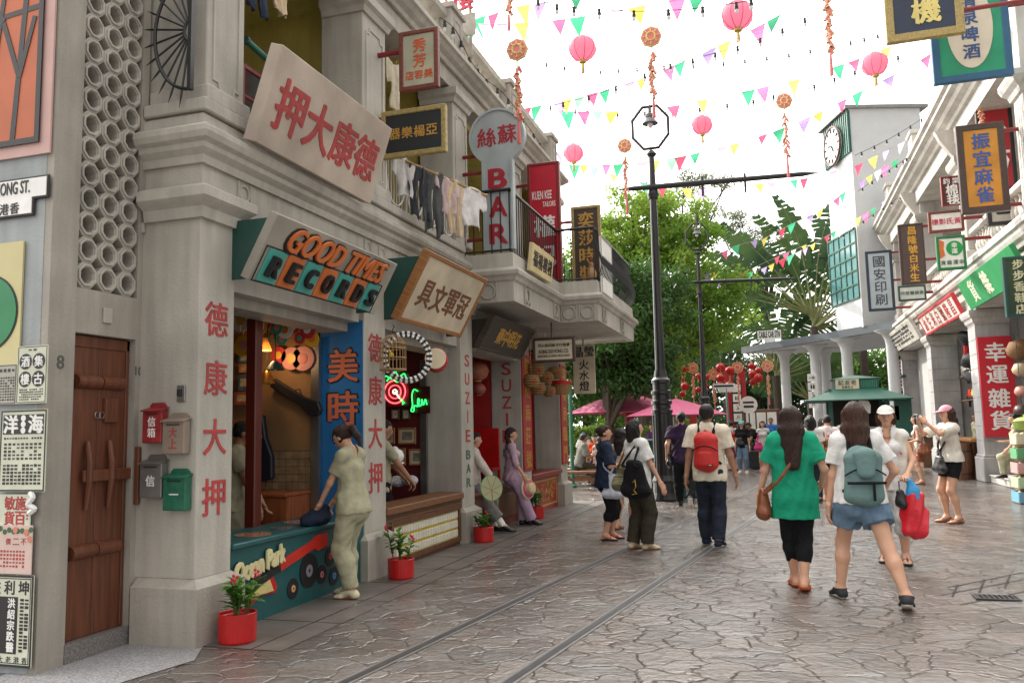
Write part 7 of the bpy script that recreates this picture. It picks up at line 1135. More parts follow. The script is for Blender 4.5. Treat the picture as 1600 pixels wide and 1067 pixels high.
class Field:
    def __init__(s, prims, h, k=.02, pad=.03):
        lo = np.full(3, 9.); hi = -lo
        for p in prims:
            for c, r in (((p['c'], p['r'].max()),) if 'c' in p else ((p['a'], p['ra']*p['w']), (p['b'], p['rb']*p['w']))): lo = np.minimum(lo, c-r); hi = np.maximum(hi, c+r)
        s.h = h; s.lo = lo-pad; n = np.ceil((hi+pad-s.lo)/h).astype(int)+1; s.ax = [(s.lo[i]+h*np.arange(n[i])).astype(np.float32) for i in range(3)]; s.F = np.full(n, .15, np.float32)
        for p in prims: s.add(p, p['k'] if p['k'] is not None else k)
    def block(s, lo, hi): return [slice(max(0, int((lo[i]-s.lo[i])/s.h)), min(len(s.ax[i]), int((hi[i]-s.lo[i])/s.h)+2)) for i in range(3)]
    def pts(s, b=(slice(None),)*3): X, Y, Z = np.meshgrid(*[s.ax[i][b[i]] for i in range(3)], indexing='ij'); return np.stack([X, Y, Z], -1)
    def add(s, p, k, op='u'):
        m = max(k, 3*s.h)+.005
        if 'c' in p: r = p['r'].max(); lo, hi = p['c']-r-m, p['c']+r+m
        else: ra, rb = p['ra']*p['w'], p['rb']*p['w']; lo = np.minimum(p['a']-ra, p['b']-rb)-m; hi = np.maximum(p['a']+ra, p['b']+rb)+m
        b = tuple(s.block(lo, hi)); f = s.F[b]
        if not f.size: return
        d = sd(p, s.pts(b))
        if op == 'u': h = np.clip(.5+.5*(f-d)/k, 0, 1); s.F[b] = f+(d-f)*h-k*h*(1-h)
        else: s.F[b] = np.maximum(f, -d)
    def cut(s, fn): P = s.pts(); s.F = np.maximum(s.F, fn(P[..., 0], P[..., 1], P[..., 2]))
    def folds(s, amp, fr, seed):
        r = np.random.default_rng(seed); P = s.pts()
        for k in range(4): kv = r.normal(size=3)*fr*np.array([1, 1, .6]); s.F += amp*(np.sin(P @ kv.astype(np.float32)+r.uniform(0, 6))-.35)*.6
    def mesh(s):
        F = s.F; S = F < 0; n = np.array(F.shape); cs = [S[i:n[0]-1+i, j:n[1]-1+j, k:n[2]-1+k] for i in (0, 1) for j in (0, 1) for k in (0, 1)]; cnt = sum(c.astype(np.int8) for c in cs); act = (cnt > 0) & (cnt < 8); idx = np.full(act.shape, -1, np.int32); ii = np.argwhere(act); idx[act] = np.arange(len(ii))
        acc = np.zeros((len(ii), 3)); num = np.zeros(len(ii)); I = ii.T
        for ax in range(3):
            o = [a for a in range(3) if a != ax]
            for u in (0, 1):
                for v in (0, 1):
                    p = I.copy(); p[o[0]] += u; p[o[1]] += v; q = p.copy(); q[ax] += 1; f0 = F[tuple(p)]; f1 = F[tuple(q)]; m = (f0 < 0) != (f1 < 0); t = f0[m]/(f0[m]-f1[m]); pt = p.T[m].astype(float); pt[:, ax] += t; acc[m] += pt; num[m] += 1
        V = acc/num[:, None]*s.h+s.lo; Q = []
        for ax in range(3):
            o = [(ax+1) % 3, (ax+2) % 3]; sl0 = [slice(None)]*3; sl1 = [slice(None)]*3; sl0[ax] = slice(0, n[ax]-1); sl1[ax] = slice(1, n[ax]); m = S[tuple(sl0)] != S[tuple(sl1)]; e = np.argwhere(m); e = e[(e[:, o[0]] > 0) & (e[:, o[1]] > 0) & (e[:, o[0]] < n[o[0]]-1) & (e[:, o[1]] < n[o[1]]-1)]
            if not len(e): continue
            ins = S[tuple(e.T)]; c = []
            for du, dv in ((-1, -1), (0, -1), (0, 0), (-1, 0)): p = e.copy(); p[:, o[0]] += du; p[:, o[1]] += dv; c.append(idx[tuple(p.T)])
            q = np.stack(c, 1); q[~ins] = q[~ins][:, ::-1]; Q.append(q)
        Q = np.concatenate(Q) if Q else np.zeros((0, 4), int); return V, Q[(Q >= 0).all(1)]
def sdf_obj(name, prims, mat, parent, h, k=.02, cuts=(), sub=(), folds=None, sc_=1., off=None, extra=None):
    f = Field(prims, h, k)
    for p in sub: f.add(p, .01, 'd')
    for c in cuts: f.cut(c)
    if folds: f.folds(*folds)
    V, Q = f.mesh(); mi = None; mats = [mat]
    if off is not None: V = V-off
    if extra:
        mats = [mat]+[m for m, _ in extra]; qs = [Q]; vs = [V]; mi = [np.zeros(len(Q), int)]; n = len(V)
        for j, (m, mb) in enumerate(extra):
            fs = [f if len(f) == 4 else (f[0], f[1], f[2], f[2]) for f in mb.f if len(f) in (3, 4)]; fs = np.array([f for f in fs if len(set(f)) == 4]); vs.append(np.array(mb.v)); qs.append(fs+n); n += len(mb.v); mi.append(np.full(len(fs), j+1))
        V = np.concatenate(vs); Q = np.concatenate(qs); mi = np.concatenate(mi)
    return mesh_np(name, V, Q, mats, parent, True, mi)
def ik(a, c, l1, l2, pole):
    d = c-a; L = np.linalg.norm(d); L = min(L, (l1+l2)*.999); u = d/np.linalg.norm(d); x = (l1*l1-l2*l2+L*L)/(2*L); y = math.sqrt(max(0, l1*l1-x*x)); pl = np.array(pole, float); pl = pl-u*(pl @ u); pl /= np.linalg.norm(pl)+1e-9; return a+u*x+pl*y, a+u*L
HR = lambda n, c: M(n, c, .42, .45, 4, .9, 4, grain=(40, 40, 2), spec=.35); HAIRB = HR('black_hair', (.010, .008, .008)); HAIRD = HR('dark_brown_hair', (.026, .010, .007)); HAIRM = HR('chestnut_hair', (.045, .017, .009))
EYEW = M('eye_white', (.62, .58, .55), .3, 0); EYED = M('eye_dark', (.012, .008, .006), .15, 0); LIP = M('lip', (.42, .12, .10), .45, 0)
SAGE = cloth('sage_uniform', (.37, .355, .24)); NAVY = cloth('navy_cloth', (.016, .024, .05)); BLKC = cloth('black_cloth', (.010, .010, .012)); WTEE = cloth('white_tee', (.72, .71, .70)); CTEE = cloth('cream_tee', (.68, .62, .50)); DENIM = cloth('blue_denim', (.12, .19, .27), .2); DJEAN = cloth('dark_jeans', (.020, .026, .042), .2); OLIVE = cloth('dark_olive_cloth', (.045, .038, .025)); LILAC = cloth('lilac_cloth', (.48, .33, .42)); LILT = cloth('lilac_trouser', (.42, .30, .42)); GREENC = cloth('green_cloth', (.012, .30, .17)); PURP = cloth('plum_cloth', (.035, .018, .05)); GREYC = cloth('grey_cloth', (.17, .17, .165)); LGREY = cloth('light_grey_cloth', (.55, .54, .53)); CRMB = cloth('cream_blouse', (.70, .66, .58)); BLUC = cloth('blue_polo', (.03, .13, .40)); ORGC = cloth('orange_tee', (.50, .07, .02)); PINKW = M('red_lined_white', (.70, .62, .62), .85, .1, 30, .4, 14); FLOR = M('floral_print', (.50, .12, .10), .8, .5, 22, .3, 14, hue=(.35, .33, .36))
LEAB = M('brown_leather', (.20, .055, .018), .45, .2, 12, .2, 50); BLKL = M('black_leather', (.012, .012, .014), .4, .1, 12, .2, 50); TEALC = M('teal_canvas', (.115, .20, .195), .75, .08, 10, .3, 30); REDC = M('red_nylon', (.50, .018, .015), .55, .06, 10, .35, 16); SHOEC = M('cream_canvas', (.60, .55, .38), .7, .1); SHOEK = M('black_canvas', (.015, .015, .02), .7, .1); SOLEW = M('white_rubber', (.62, .60, .55), .6, .05); REDS = M('red_strap', (.45, .02, .02), .5); ORGS = M('orange_rubber', (.55, .10, .03), .5); TANS = M('tan_strap', (.30, .12, .06), .5)
PEOPLE = {}
def person(key, label, pos, H, yaw, top=None, bottom=None, shoes=None, hair='short', hairm=None, skin=None, sex='f', pel=(0, 0, .52), lean=0., side=0., lf=(-.06, .0, .045), rf=(.06, .0, .045), ft=(8, -8), fp=(0, 0), lh=(-.135, .02, .485), rh=(.135, .02, .485), lp=(-.4, -1, 0), rp=(.4, -1, 0), pax=None, curl=.5, head=(0, 0), h=.009, group=None, extras=(), build=.92, kneel=((-.1, 1, 0), (.1, 1, 0))):
    """pos = ground point; all joints in body heights, local frame x right, y forward"""
    skin = skin or SKIN; hairm = hairm or HAIRB; r = thing('person', label, 'person', (pos[0], pos[1], 0.), R_(yaw), group=group); S = H
    def V(*p): return np.array(p, float)*S
    P = V(*pel); ln, sd_ = R_(lean), R_(side); t = np.array([math.sin(sd_), math.sin(ln), math.cos(ln)*math.cos(sd_)]); t /= np.linalg.norm(t); fw = np.array([0, math.cos(ln), -math.sin(ln)]); X = np.cross(fw, t); X /= np.linalg.norm(X); m = sex == 'm'; b = build
    at = lambda z, y=0., x=0.: P+(t*z+fw*y+X*x)*S
    sw = .104 if m else .086; shl, shr = at(.282, 0, -sw), at(.282, 0, sw); nb = at(.312, -.005)
    hy, hp = R_(head[0]), R_(head[1]); hu = np.array([math.sin(hp)*-math.sin(hy), math.sin(hp)*math.cos(hy), math.cos(hp)]); hu = hu*.7+t*.3*1. if hp == 0 and lean else hu; hu /= np.linalg.norm(hu)
    hf = np.array([-math.sin(hy)*math.cos(hp), math.cos(hy)*math.cos(hp), -math.sin(hp)]); hf -= hu*(hf @ hu); hf /= np.linalg.norm(hf); hx = np.cross(hf, hu); hc = nb+(hu*.098+hf*.012)*S
    HD = lambda x, y, z: hc+(hx*x+hf*y+hu*z)*S; AX = np.stack([hx, hf, hu])
    hips = [at(-.012, 0, -.05), at(-.012, 0, .05)]; legs = []
    for hp_, f, pl in ((hips[0], lf, kneel[0]), (hips[1], rf, kneel[1])): k_, a_ = ik(hp_, V(*f), .24*S, .238*S, pl); legs.append((hp_, k_, a_))
    arms = []
    for s_, w_, pl in ((shl, lh, lp), (shr, rh, rp)): e_, wr = ik(s_, V(*w_), .172*S, .150*S, pl); arms.append((s_, e_, wr))
    # ---- body
    tor = [cone(at(-.03, -.008), at(.05), .060*S*b, .052*S*b, X, 1.5), cone(at(.05), at(.10), .052*S*b, .047*S*b, X, 1.5 if m else 1.42), cone(at(.10), at(.21), .047*S*b, .056*S*b, X, 1.5), cone(at(.21), at(.27), .054*S*b, .034*S, X, 1.6), cone(shl, shr, .027*S, .027*S), cone(nb, shl*.85+nb*.15, .027*S, .03*S), cone(nb, shr*.85+nb*.15, .027*S, .03*S)]
    if not m: tor += [ell(at(.205, .045, -.036), np.full(3, .032*S)), ell(at(.205, .045, .036), np.full(3, .032*S))]
    tor += [ell(at(-.035, -.028, s_*.034), np.array([.044, .042, .05])*S) for s_ in (-1, 1)]
    headp = [ell(HD(0, -.008, .012), np.array([.045, .055, .053])*S, .012*S, AX), cone(HD(0, .010, -.004), HD(0, .022, -.046), .039*S, .020*S, k=.02*S), cone(HD(0, .047, .002), HD(0, .057, -.014), .005*S, .0075*S, k=.008*S), ell(HD(0, .042, -.029), np.array([.014, .010, .009])*S, .008*S, AX), cone(nb-t*.03*S, HD(0, -.012, -.03), .032*S, .028*S)]+[ell(HD(s_*.046, -.006, -.006), np.array([.006, .012, .017])*S, .006*S, AX) for s_ in (-1, 1)]
    thg = [cone(a, k_, .055*S*b, .034*S) for a, k_, an in legs]; shn = []; feet = []
    for i, (a, k_, an) in enumerate(legs):
        bk = np.array([0, -1, 0.]); cf = k_+(an-k_)*.32+bk*.010*S; shn += [cone(k_, cf, .033*S, .034*S), cone(cf, an, .034*S, .020*S)]
        yw = R_(ft[i]); pt = R_(fp[i]); fd = np.array([-math.sin(yw)*math.cos(pt), math.cos(yw)*math.cos(pt), -math.sin(pt)]); up = np.array([-math.sin(yw)*math.sin(pt), math.cos(yw)*math.sin(pt), math.cos(pt)]); sdv = np.cross(fd, up)
        hl = an-fd*.020*S-up*.022*S; bl = an+fd*.062*S-up*.030*S; te = an+fd*.092*S-up*.034*S; feet.append((hl, bl, te, fd, up, sdv, an))
    ftp = []
    for hl, bl, te, fd, up, sdv, an in feet: ftp += [cone(an, hl, .021*S, .021*S), cone(an+fd*.01*S, bl, .02*S, .014*S, sdv, 1.35), cone(bl, te, .014*S, .0095*S, sdv, 1.9)]
    ua = [cone(a, e, (.029 if m else .0235)*S, (.0235 if m else .019)*S) for a, e, w_ in arms]; fa = [cone(e, w_, (.0235 if m else .0185)*S, (.016 if m else .0135)*S) for a, e, w_ in arms]; hnd = []; pos_h = []
    for i, (a, e, w_) in enumerate(arms):
        s_ = -1 if i == 0 else 1; d = (w_-e)/np.linalg.norm(w_-e); ax_ = np.array((pax[i] if pax and pax[i] is not None else (0, 1, 0)), float); ax_ -= d*(ax_ @ d); ax_ /= np.linalg.norm(ax_)+1e-9; nr = np.cross(d, ax_); inw = nr if nr[0]*s_ < 0 else -nr
        pe = w_+d*.050*S+inw*.004*S; hnd += [cone(w_, pe, .0135*S, .0115*S, ax_, 1.8, k=.01*S)]
        for j, (o, l) in enumerate(((.0185, .9), (.0062, 1.), (-.0062, .95), (-.0185, .76))):
            p0 = pe+ax_*o*S; cu = curl*(.75+.12*j); d1 = d*math.cos(cu*.6)+inw*math.sin(cu*.6); p1 = p0+d1*.026*l*S; d2 = d*math.cos(cu*1.5)+inw*math.sin(cu*1.5); p2 = p1+d2*.024*l*S; hnd += [cone(p0, p1, .0060*S, .0054*S, k=.003*S), cone(p1, p2, .0054*S, .0043*S, k=.003*S)]
        q0 = w_+d*.014*S+ax_*.014*S; q1 = q0+(d*.6+ax_*.7+inw*.35)*.026*S; q2 = q1+(d*.9+ax_*.1+inw*.3)*.02*S; hnd += [cone(q0, q1, .0075*S, .0062*S, k=.006*S), cone(q1, q2, .006*S, .0046*S, k=.003*S)]; pos_h.append(w_+d*.06*S)
    eyes = MB(); iris = MB(); brow = MB(); lips = MB(); fr = Matrix([list(hx), list(hf), list(hu)]).transposed()
    for s_ in (-1, 1):
        for mb_, c, rr in ((eyes, (s_*.0185, .0425, .006), (.0095, .005, .0048)), (iris, (s_*.0180, .0462, .006), (.0048, .003, .0044)), (brow, (s_*.0190, .0455, .0185), (.0125, .004, .0022))): q = MB().ell((0, 0, 0), [v*S for v in rr], 8, 6); o = HD(*c); mb_.add([tuple(Vector(o)+fr @ Vector(v)) for v in q.v], q.f)
    q = MB().ell((0, 0, 0), (.0135*S, .006*S, .0042*S), 8, 6); o = HD(0, .0475, -.0285); lips.add([tuple(Vector(o)+fr @ Vector(v)) for v in q.v], q.f)
    body = sdf_obj('body', tor+headp+thg+shn+ftp+ua+fa+hnd, skin, r, h, .018*S, extra=[(EYEW, eyes), (EYED, iris), (hairm, brow), (LIP, lips)])
    # ---- hair
    hb = ell(HD(0, -.010, .014), np.array([.050, .060, .0575])*S, .01*S, AX); Hh = hc
    def loc(x, y, z): q = np.stack([x-Hh[0], y-Hh[1], z-Hh[2]], -1); return (q @ hx.astype(np.float32))/S, (q @ hf.astype(np.float32))/S, (q @ hu.astype(np.float32))/S
    def facecut(x, y, z): a, b_, c = loc(x, y, z); return np.minimum(b_-.016-.012*np.cos(a*60), .030-c-.004*np.sin(a*170))*S
    hp_ = [hb]; cuts = [facecut]; low = {'short': -.035, 'none': .0}.get(hair)
    dn = np.array([0, 0, -1.]); back = lambda L, w0, w1, x=0., y0=-.036: [cone(HD(x, y0, .01), HD(x, y0-.012, -.07), w0*S, w0*S*.95, hx, 1.45, k=.02*S), cone(HD(x, y0-.012, -.07), HD(x, y0-.012, -.07)+(dn*L+np.array([0, -.22*L, 0]))*S, w0*S*.95, w1*S, hx, 1.9, k=.02*S)]
    if hair == 'short': cuts.append(lambda x, y, z: (-.04-loc(x, y, z)[2])*S); hp_ += [cone(HD(0, -.04, .02), HD(0, -.048, -.025), .035*S, .026*S)]
    if hair == 'crop': cuts.append(lambda x, y, z: (-.06-loc(x, y, z)[2])*S); hp_ += [cone(HD(s_*.044, .004, .0), HD(s_*.046, .0, -.045), .017*S, .012*S, k=.015*S) for s_ in (-1, 1)]+[cone(HD(0, -.04, .02), HD(0, -.048, -.04), .038*S, .03*S)]
    if hair == 'bob': hp_ += [cone(HD(s_*.040, -.012, .0), HD(s_*.046, -.012, -.072), .026*S, .024*S, k=.02*S) for s_ in (-1, 1)]+[cone(HD(0, -.04, .0), HD(0, -.045, -.078), .04*S, .036*S, hx, 1.3)]
    if hair in ('long', 'verylong'): L = .12 if hair == 'long' else .20; hp_ += back(L, .037, .017)+[cone(HD(s_*.04, -.012, .0), HD(s_*.048, -.025, -.10), .022*S, .016*S, k=.02*S) for s_ in (-1, 1)]
    if hair == 'pony': cuts.append(lambda x, y, z: np.where(loc(x, y, z)[1] > -.055, (-.03-loc(x, y, z)[2])*S, -1)); hp_ += [cone(HD(0, -.06, .022), HD(0, -.085, .008), .014*S, .02*S), cone(HD(0, -.085, .008), HD(0, -.09, -.05), .021*S, .018*S), cone(HD(0, -.09, -.05), HD(0, -.082, -.115), .018*S, .006*S)]
    if hair == 'bun': cuts.append(lambda x, y, z: np.where(loc(x, y, z)[1] > -.055, (-.03-loc(x, y, z)[2])*S, -1)); hp_ += [ell(HD(0, -.062, .030), np.full(3, .024*S), .01*S)]
    if hair == 'sidepony': hp_ += [cone(HD(.02, -.05, -.03), HD(.05, -.02, -.09), .022*S, .02*S, k=.02*S), cone(HD(.05, -.02, -.09), HD(.055, .035, -.21), .02*S, .010*S, k=.02*S)]; 
    st = MB(); rg = random.Random(len(label))
    if hair in ('long', 'verylong', 'bob') and h < .012:
        for _ in range(70):
            a = rg.uniform(-2.0, 2.0); ln2 = {'bob': .10, 'long': .20, 'verylong': .28}[hair]*rg.uniform(.75, 1.06); sa, ca = math.sin(a), math.cos(a); e_ = HD(sa*.055, -.012-.050*ca, -.05); q = [HD(sa*.044, -.010-.056*ca, .035), HD(sa*.052, -.012-.058*ca, -.01), e_]; nn_ = max(2, int(ln2/.06))
            for j in range(1, nn_+1): f_ = j/nn_; q.append(e_+np.array([rg.uniform(-.01, .01)-.4*f_*ln2*sa*.3*0, -.10*f_*ln2, -(ln2-.05)*f_])*S+hx*(-sa*.018*f_)*S)
            st.tube([tuple(v) for v in cat_curve(q, 2)], [.0035*S]*(len(q)*2-2)+[.001*S], 4)
    sdf_obj('hair', hp_, hairm, r, max(h*.9, .006), .015*S, cuts, folds=(.0026, 75, len(label)), extra=[(hairm, st)] if st.v else None)
    # ---- garments
    G = {}
    if top:
        mt = top['m']; lo = top.get('loose', .010)*S; hem = top.get('hem', -.03); sl_ = top.get('sleeve', .55); fl = top.get('flare', 0.)*S
        lp_ = max(lo, ((bottom or {}).get('loose', .009)+.012)*S); tp = [fat(p, lp_ if i in (0, len(tor)-1, len(tor)-2) else lo) for i, p in enumerate(tor)]; z0 = P+t*hem*S; tp += [cone(at(.19), z0, .050*S*b+lo, .056*S*b+lp_+fl, X, 1.48, cutb=True)]
        f = Field(tp+[fat(p, lo) for p in ua]+([fat(p, lo) for p in fa]), h, .018*S); f.F[:] = .15
        for p in tp: f.add(p, .018*S)
        f.cut(lambda x, y, z: ((x-z0[0])*-t[0]+(y-z0[1])*-t[1]+(z-z0[2])*-t[2]).astype(np.float32))
        for i in range(2):
            if sl_ <= 0: continue
            a, e, w_ = arms[i]; k1 = min(1., sl_); f.add(cone(a, a+(e-a)*k1, ua[i]['ra']+lo*1.15, ua[i]['ra']+(ua[i]['rb']-ua[i]['ra'])*k1+lo*(1.2 if sl_ > 1 else 1.7), cutb=sl_ <= 1), .016*S)
            if sl_ > 1: k2 = sl_-1; f.add(cone(e, e+(w_-e)*k2, fa[i]['ra']+lo*1.2, fa[i]['ra']+(fa[i]['rb']-fa[i]['ra'])*k2+lo*1.3, cutb=True), .01*S)
        nk = top.get('neck', .042); f.add(cone(nb-fw*.0*S+t*.0*S, HD(0, 0, -.02), nk*S, nk*S), .01, 'd')
        if top.get('vneck'): f.add(cone(nb+fw*.03*S, at(.215, .075), .036*S, .010*S), .01, 'd')
        f.folds(.0024*S, 40, len(label)); V_, Q_ = f.mesh(); G['top'] = mesh_np(top.get('name', 'shirt'), V_, Q_, mt, r, True)
    if bottom:
        mt = bottom['m']; lo = (bottom.get('loose', .009)+.002)*S; ln_ = bottom.get('len', 1.9); wz = bottom.get('waist', .065); fl = bottom.get('flare', 0)*S
        if bottom.get('skirt'):
            hz = bottom['hem']; z1 = P+np.array([0, 0, (hz-pel[2])*S]); kn = (legs[0][1]+legs[1][1])/2; z1[:2] = kn[:2]*.5+P[:2]*.5; bp = [cone(at(wz), at(-.03), .05*S*b+lo, .066*S*b+lo, X, 1.45, cuta=True), cone(at(-.03), z1, .066*S*b+lo, .066*S*b+lo+fl, X, 1.42, cutb=True)]
        else:
            bp = [fat(p, lo) for p in (tor[0], tor[1])]+[fat(p, lo) for p in tor[-2:]]
            for i, (a, k_, an) in enumerate(legs):
                k1 = min(1., ln_); bp.append(cone(a, a+(k_-a)*k1, .055*S*b+lo, (.055*b+(.034-.055*b)*k1)*S+lo+(fl if ln_ <= 1 else 0), cutb=ln_ <= 1))
                if ln_ > 1:
                    k2 = ln_-1; cf = k_+(an-k_)*.3-np.array([0, .008*S, 0]); e2 = k_+(an-k_)*k2; bp += [cone(k_, cf, .035*S+lo, .036*S+lo), cone(cf, e2, .036*S+lo, (.036-.014*k2)*S+lo+fl, cutb=True)]
        wp = at(wz); sdf_obj(bottom.get('name', 'trousers'), bp, mt, r, h, .018*S, [lambda x, y, z: ((x-wp[0])*t[0]+(y-wp[1])*t[1]+(z-wp[2])*t[2]).astype(np.float32)], folds=(.0024*S, 40, len(label)+3))
    if shoes:
        kind, ms, mso = shoes
        for i, (hl, bl, te, fd, up, sdv, an) in enumerate(feet):
            base = an-up*.0445*S; dz = lambda x, y, z: ((x-base[0])*up[0]+(y-base[1])*up[1]+(z-base[2])*up[2]).astype(np.float32)
            if kind == 'shoe': sdf_obj('shoe', [fat(p, .0055*S) for p in ftp[i*3:i*3+3]], ms, r, max(.006, h*.7), .012*S, [lambda x, y, z: dz(x, y, z)-.052*S, lambda x, y, z: .008*S-dz(x, y, z)])
            sole = [cone(hl+up*.0*S, bl, .024*S, .02*S, sdv, 1.15), cone(bl, te+fd*.006*S, .02*S, .016*S, sdv, 1.6)]; top_ = .013 if kind == 'shoe' else .016
            sdf_obj('sole', sole, mso, r, max(.005, h*.6), .01*S, [lambda x, y, z: dz(x, y, z)-top_*S, lambda x, y, z: -dz(x, y, z)])
            if kind == 'sandal':
                mb = MB(); c1 = bl+up*.006*S; n_ = 9; pts = [c1+sdv*(.030*S*math.cos(math.pi*j/n_))+up*(.022*S*math.sin(math.pi*j/n_))-up*.008*S-fd*.012*S for j in range(n_+1)]; mb.tube([tuple(p) for p in pts], .006*S, 6); mb.tube([tuple(bl+up*.017*S+fd*.02*S), tuple(an+fd*.03*S+up*.0*S)], .005*S, 5)
                if ms is not ORGS: pts = [an-fd*(.028*S*math.cos(a))+sdv*(.026*S*math.sin(a))-up*.008*S for a in np.linspace(-1.9, 1.9, 9)]; mb.tube([tuple(p) for p in pts], .005*S, 5)
                mb.build('strap', ms, r, local=True)
    d = dict(root=r, H=H, yaw=yaw, at=at, HD=HD, hx=hx, hf=hf, hu=hu, hands=pos_h, arms=arms, legs=legs, t=t, X=X, fw=fw, S=S, tor=tor, hb=hb, loc=loc, h=h, feet=feet, nb=nb); PEOPLE[key] = d; return d
def worn(p, name, label, cat, c):        # a separate thing in the wearer's frame, origin at local point c
    rz = R_(p['yaw']); L = p['root'].location; x, y = c[0]*math.cos(rz)-c[1]*math.sin(rz), c[0]*math.sin(rz)+c[1]*math.cos(rz); return thing(name, label, cat, (L.x+x, L.y+y, c[2]), rz)
def cap(p, m, brim=True, mb_=None):
    S = p['S']; HD, loc = p['HD'], p['loc']; q = [ell(HD(0, -.006, .020), np.array([.054, .063, .056])*S, .01, np.stack([p['hx'], p['hf'], p['hu']]))]; sdf_obj('cap', q, m, p['root'], .007, .01, [lambda x, y, z: (.022-loc(x, y, z)[2])*S])
    if brim: sdf_obj('cap_brim', [cone(HD(0, .035, .026), HD(0, .092, .018), .042*S, .030*S, p['hx'], 1.15)], mb_ or m, p['root'], .006, .01, [lambda x, y, z: (np.abs(loc(x, y, z)[2]-.024+.12*(loc(x, y, z)[1]-.05))-.004)*S])
def glasses(p, m=None):
    S = p['S']; mb = MB()
    for s in (-1, 1): mb.ringtube(p['HD'](s*.019, .052, .005), p['hx'], p['hu'], .0135*S, .0022*S, 14, 5); mb.tube([tuple(p['HD'](s*.033, .050, .008)), tuple(p['HD'](s*.048, -.006, .004))], .002*S, 5)
    mb.tube([tuple(p['HD'](-.006, .053, .007)), tuple(p['HD'](.006, .053, .007))], .002*S, 5); mb.build('glasses', m or BLKL, p['root'], local=True)
def backpack(p, label, m, w=.15, hh=.22, dp=.075, z=.15, pocket=True, strapm=None, logo=None):
    S = p['S']; at = p['at']; c = at(z, -.055-dp*.55); r = worn(p, 'backpack', label, 'backpack', c); t, X, fw = p['t'], p['X'], p['fw']; f = lambda x, y, z_: c+(X*x+fw*y+t*z_)*S
    sdf_obj('main_compartment', [cone(f(0, 0, -hh*.36), f(0, 0, hh*.30), dp*.62*S, dp*.55*S, X, w*.8/dp), cone(f(0, 0, hh*.30), f(0, .01, hh*.40), dp*.55*S, dp*.42*S, X, w*.75/dp)], m, r, .008, .03, off=c, folds=(.003, 30, 5))
    if pocket: sdf_obj('front_pocket', [cone(f(0, -dp*.5, -hh*.34), f(0, -dp*.5, -hh*.08), dp*.30*S, dp*.28*S, X, w*1.15/dp)], m, r, .008, .02, off=c)
    for s in (-1, 1):
        sh = p['tor'][5 if s < 0 else 6]; a = sh['b']*.62+sh['a']*.38+t*.036*S; pts = cat_curve([f(s*w*.28, dp*.3, hh*.36), a-fw*.025*S+t*.002*S, a+fw*.012*S+t*.004*S, at(.23, .075, s*.062), at(.14, .068, s*.085), at(.06, .0, s*.095), f(s*w*.42, dp*.25, -hh*.3)], 4); MB().tube([tuple(q-Vector(c)) for q in pts], .011*S, 6).build('strap', strapm or BLKC, r, local=True)
    MB().tube(cat_curve([tuple(f(-.02, .01, hh*.47)-c), tuple(f(0, .0, hh*.54)-c), tuple(f(.02, .01, hh*.47)-c)], 4), .006*S, 5).build('grab_loop', strapm or BLKC, r, local=True)
    MB().tube(cat_curve([tuple(f(-w*.5, -dp*.45, .0)-c), tuple(f(-w*.2, -dp*.68, .03)-c), tuple(f(w*.2, -dp*.68, .03)-c), tuple(f(w*.5, -dp*.45, .0)-c)], 4), .004*S, 5).build('zip', BLKC, r, local=True); return r, f, c
def shoulder_bag(p, label, m, c, w, hh, dp, shoulder=None, strapm=None, name='shoulder_bag', sag=.25, via=()):
    S = p['S']; at = p['at']; c0 = at(c[2]-.52, c[1], c[0]); r = worn(p, name, label, 'bag', c0); ax = p['X'] if dp[0] == 'x' else p['fw']; d = dp[1]; f = lambda u, z: c0+(ax*u+np.array([0, 0, 1.])*z)*S
    sdf_obj('bag_body', [cone(f(-w*.30, -hh*.3), f(w*.30, -hh*.3), d*.95*S, d*.95*S, k=.02), cone(f(0, -hh*.3), f(0, hh*.38), d*1.1*S, d*.6*S, ax, w*.46/d, k=.03)], m, r, .008, .02, off=c0, folds=(.004, 26, 3))
    if shoulder is not None:
        s0 = np.array(at(*shoulder)); pts = cat_curve([f(-w*.3, hh*.3)]+[at(*v) for v in via[:1]]+[s0]+[at(*v) for v in via[1:]]+[f(w*.3, hh*.3)], 5); MB().tube([tuple(q-Vector(c0)) for q in pts], .009*S, 6).build('strap', strapm or m, r, local=True)
    return r, f, c0
gp = lambda px, py: ground_at(px, py)[:2]
U1 = dict(m=SAGE, sleeve=.62, hem=-.045, loose=.009, name='uniform_jacket', flare=.002); U2 = dict(m=SAGE, len=1.93, loose=.012, flare=.006)
# 1 waitress
p = person('waitress', 'waitress in a sage uniform with a ponytail and glasses, bending to the teal counter', (-3.70, 6.84), 1.57, 84, U1, U2, ('shoe', SHOEC, TANS), 'pony', HAIRD, lean=3, head=(2, 32), lh=(-.075, .205, .475), rh=(.07, .225, .475), lp=(-.9, -.6, -.3), rp=(.9, -.6, -.3), lf=(-.055, -.03, .045), rf=(.05, .06, .045), h=.0065, curl=.9, pax=((1, 0, 0), (-1, 0, 0))); glasses(p)
MB().ringtube(tuple(p['arms'][0][2]), (1, .0, 0), (0, -.35, .94), .019*1.57, .006, 14, 5).build('wrist_watch', BLKL, p['root'], local=True); MB().ringtube(tuple(p['HD'](0, -.073, .016)), p['hx'], p['hu'], .016*1.57, .006, 14, 5).build('hair_tie', M('hair_tie_pink', (.6, .2, .2), .5), p['root'], local=True)
c = np.array([-4.03, 6.74, .70]); r = thing('navy_bundle', 'navy cloth bundle under the waitress hands on the teal counter', 'cloth', c); sdf_obj('cloth', [ell((0, 0, -.0), (.13, .14, .06)), cone((0, .05, 0), (.06, .1, .09), .06, .03), cone((-.02, -.12, -.02), (0, .1, .02), .05, .08)], NAVY, r, .009, .04, [lambda x, y, z: -.052-z], folds=(.006, 30, 2))
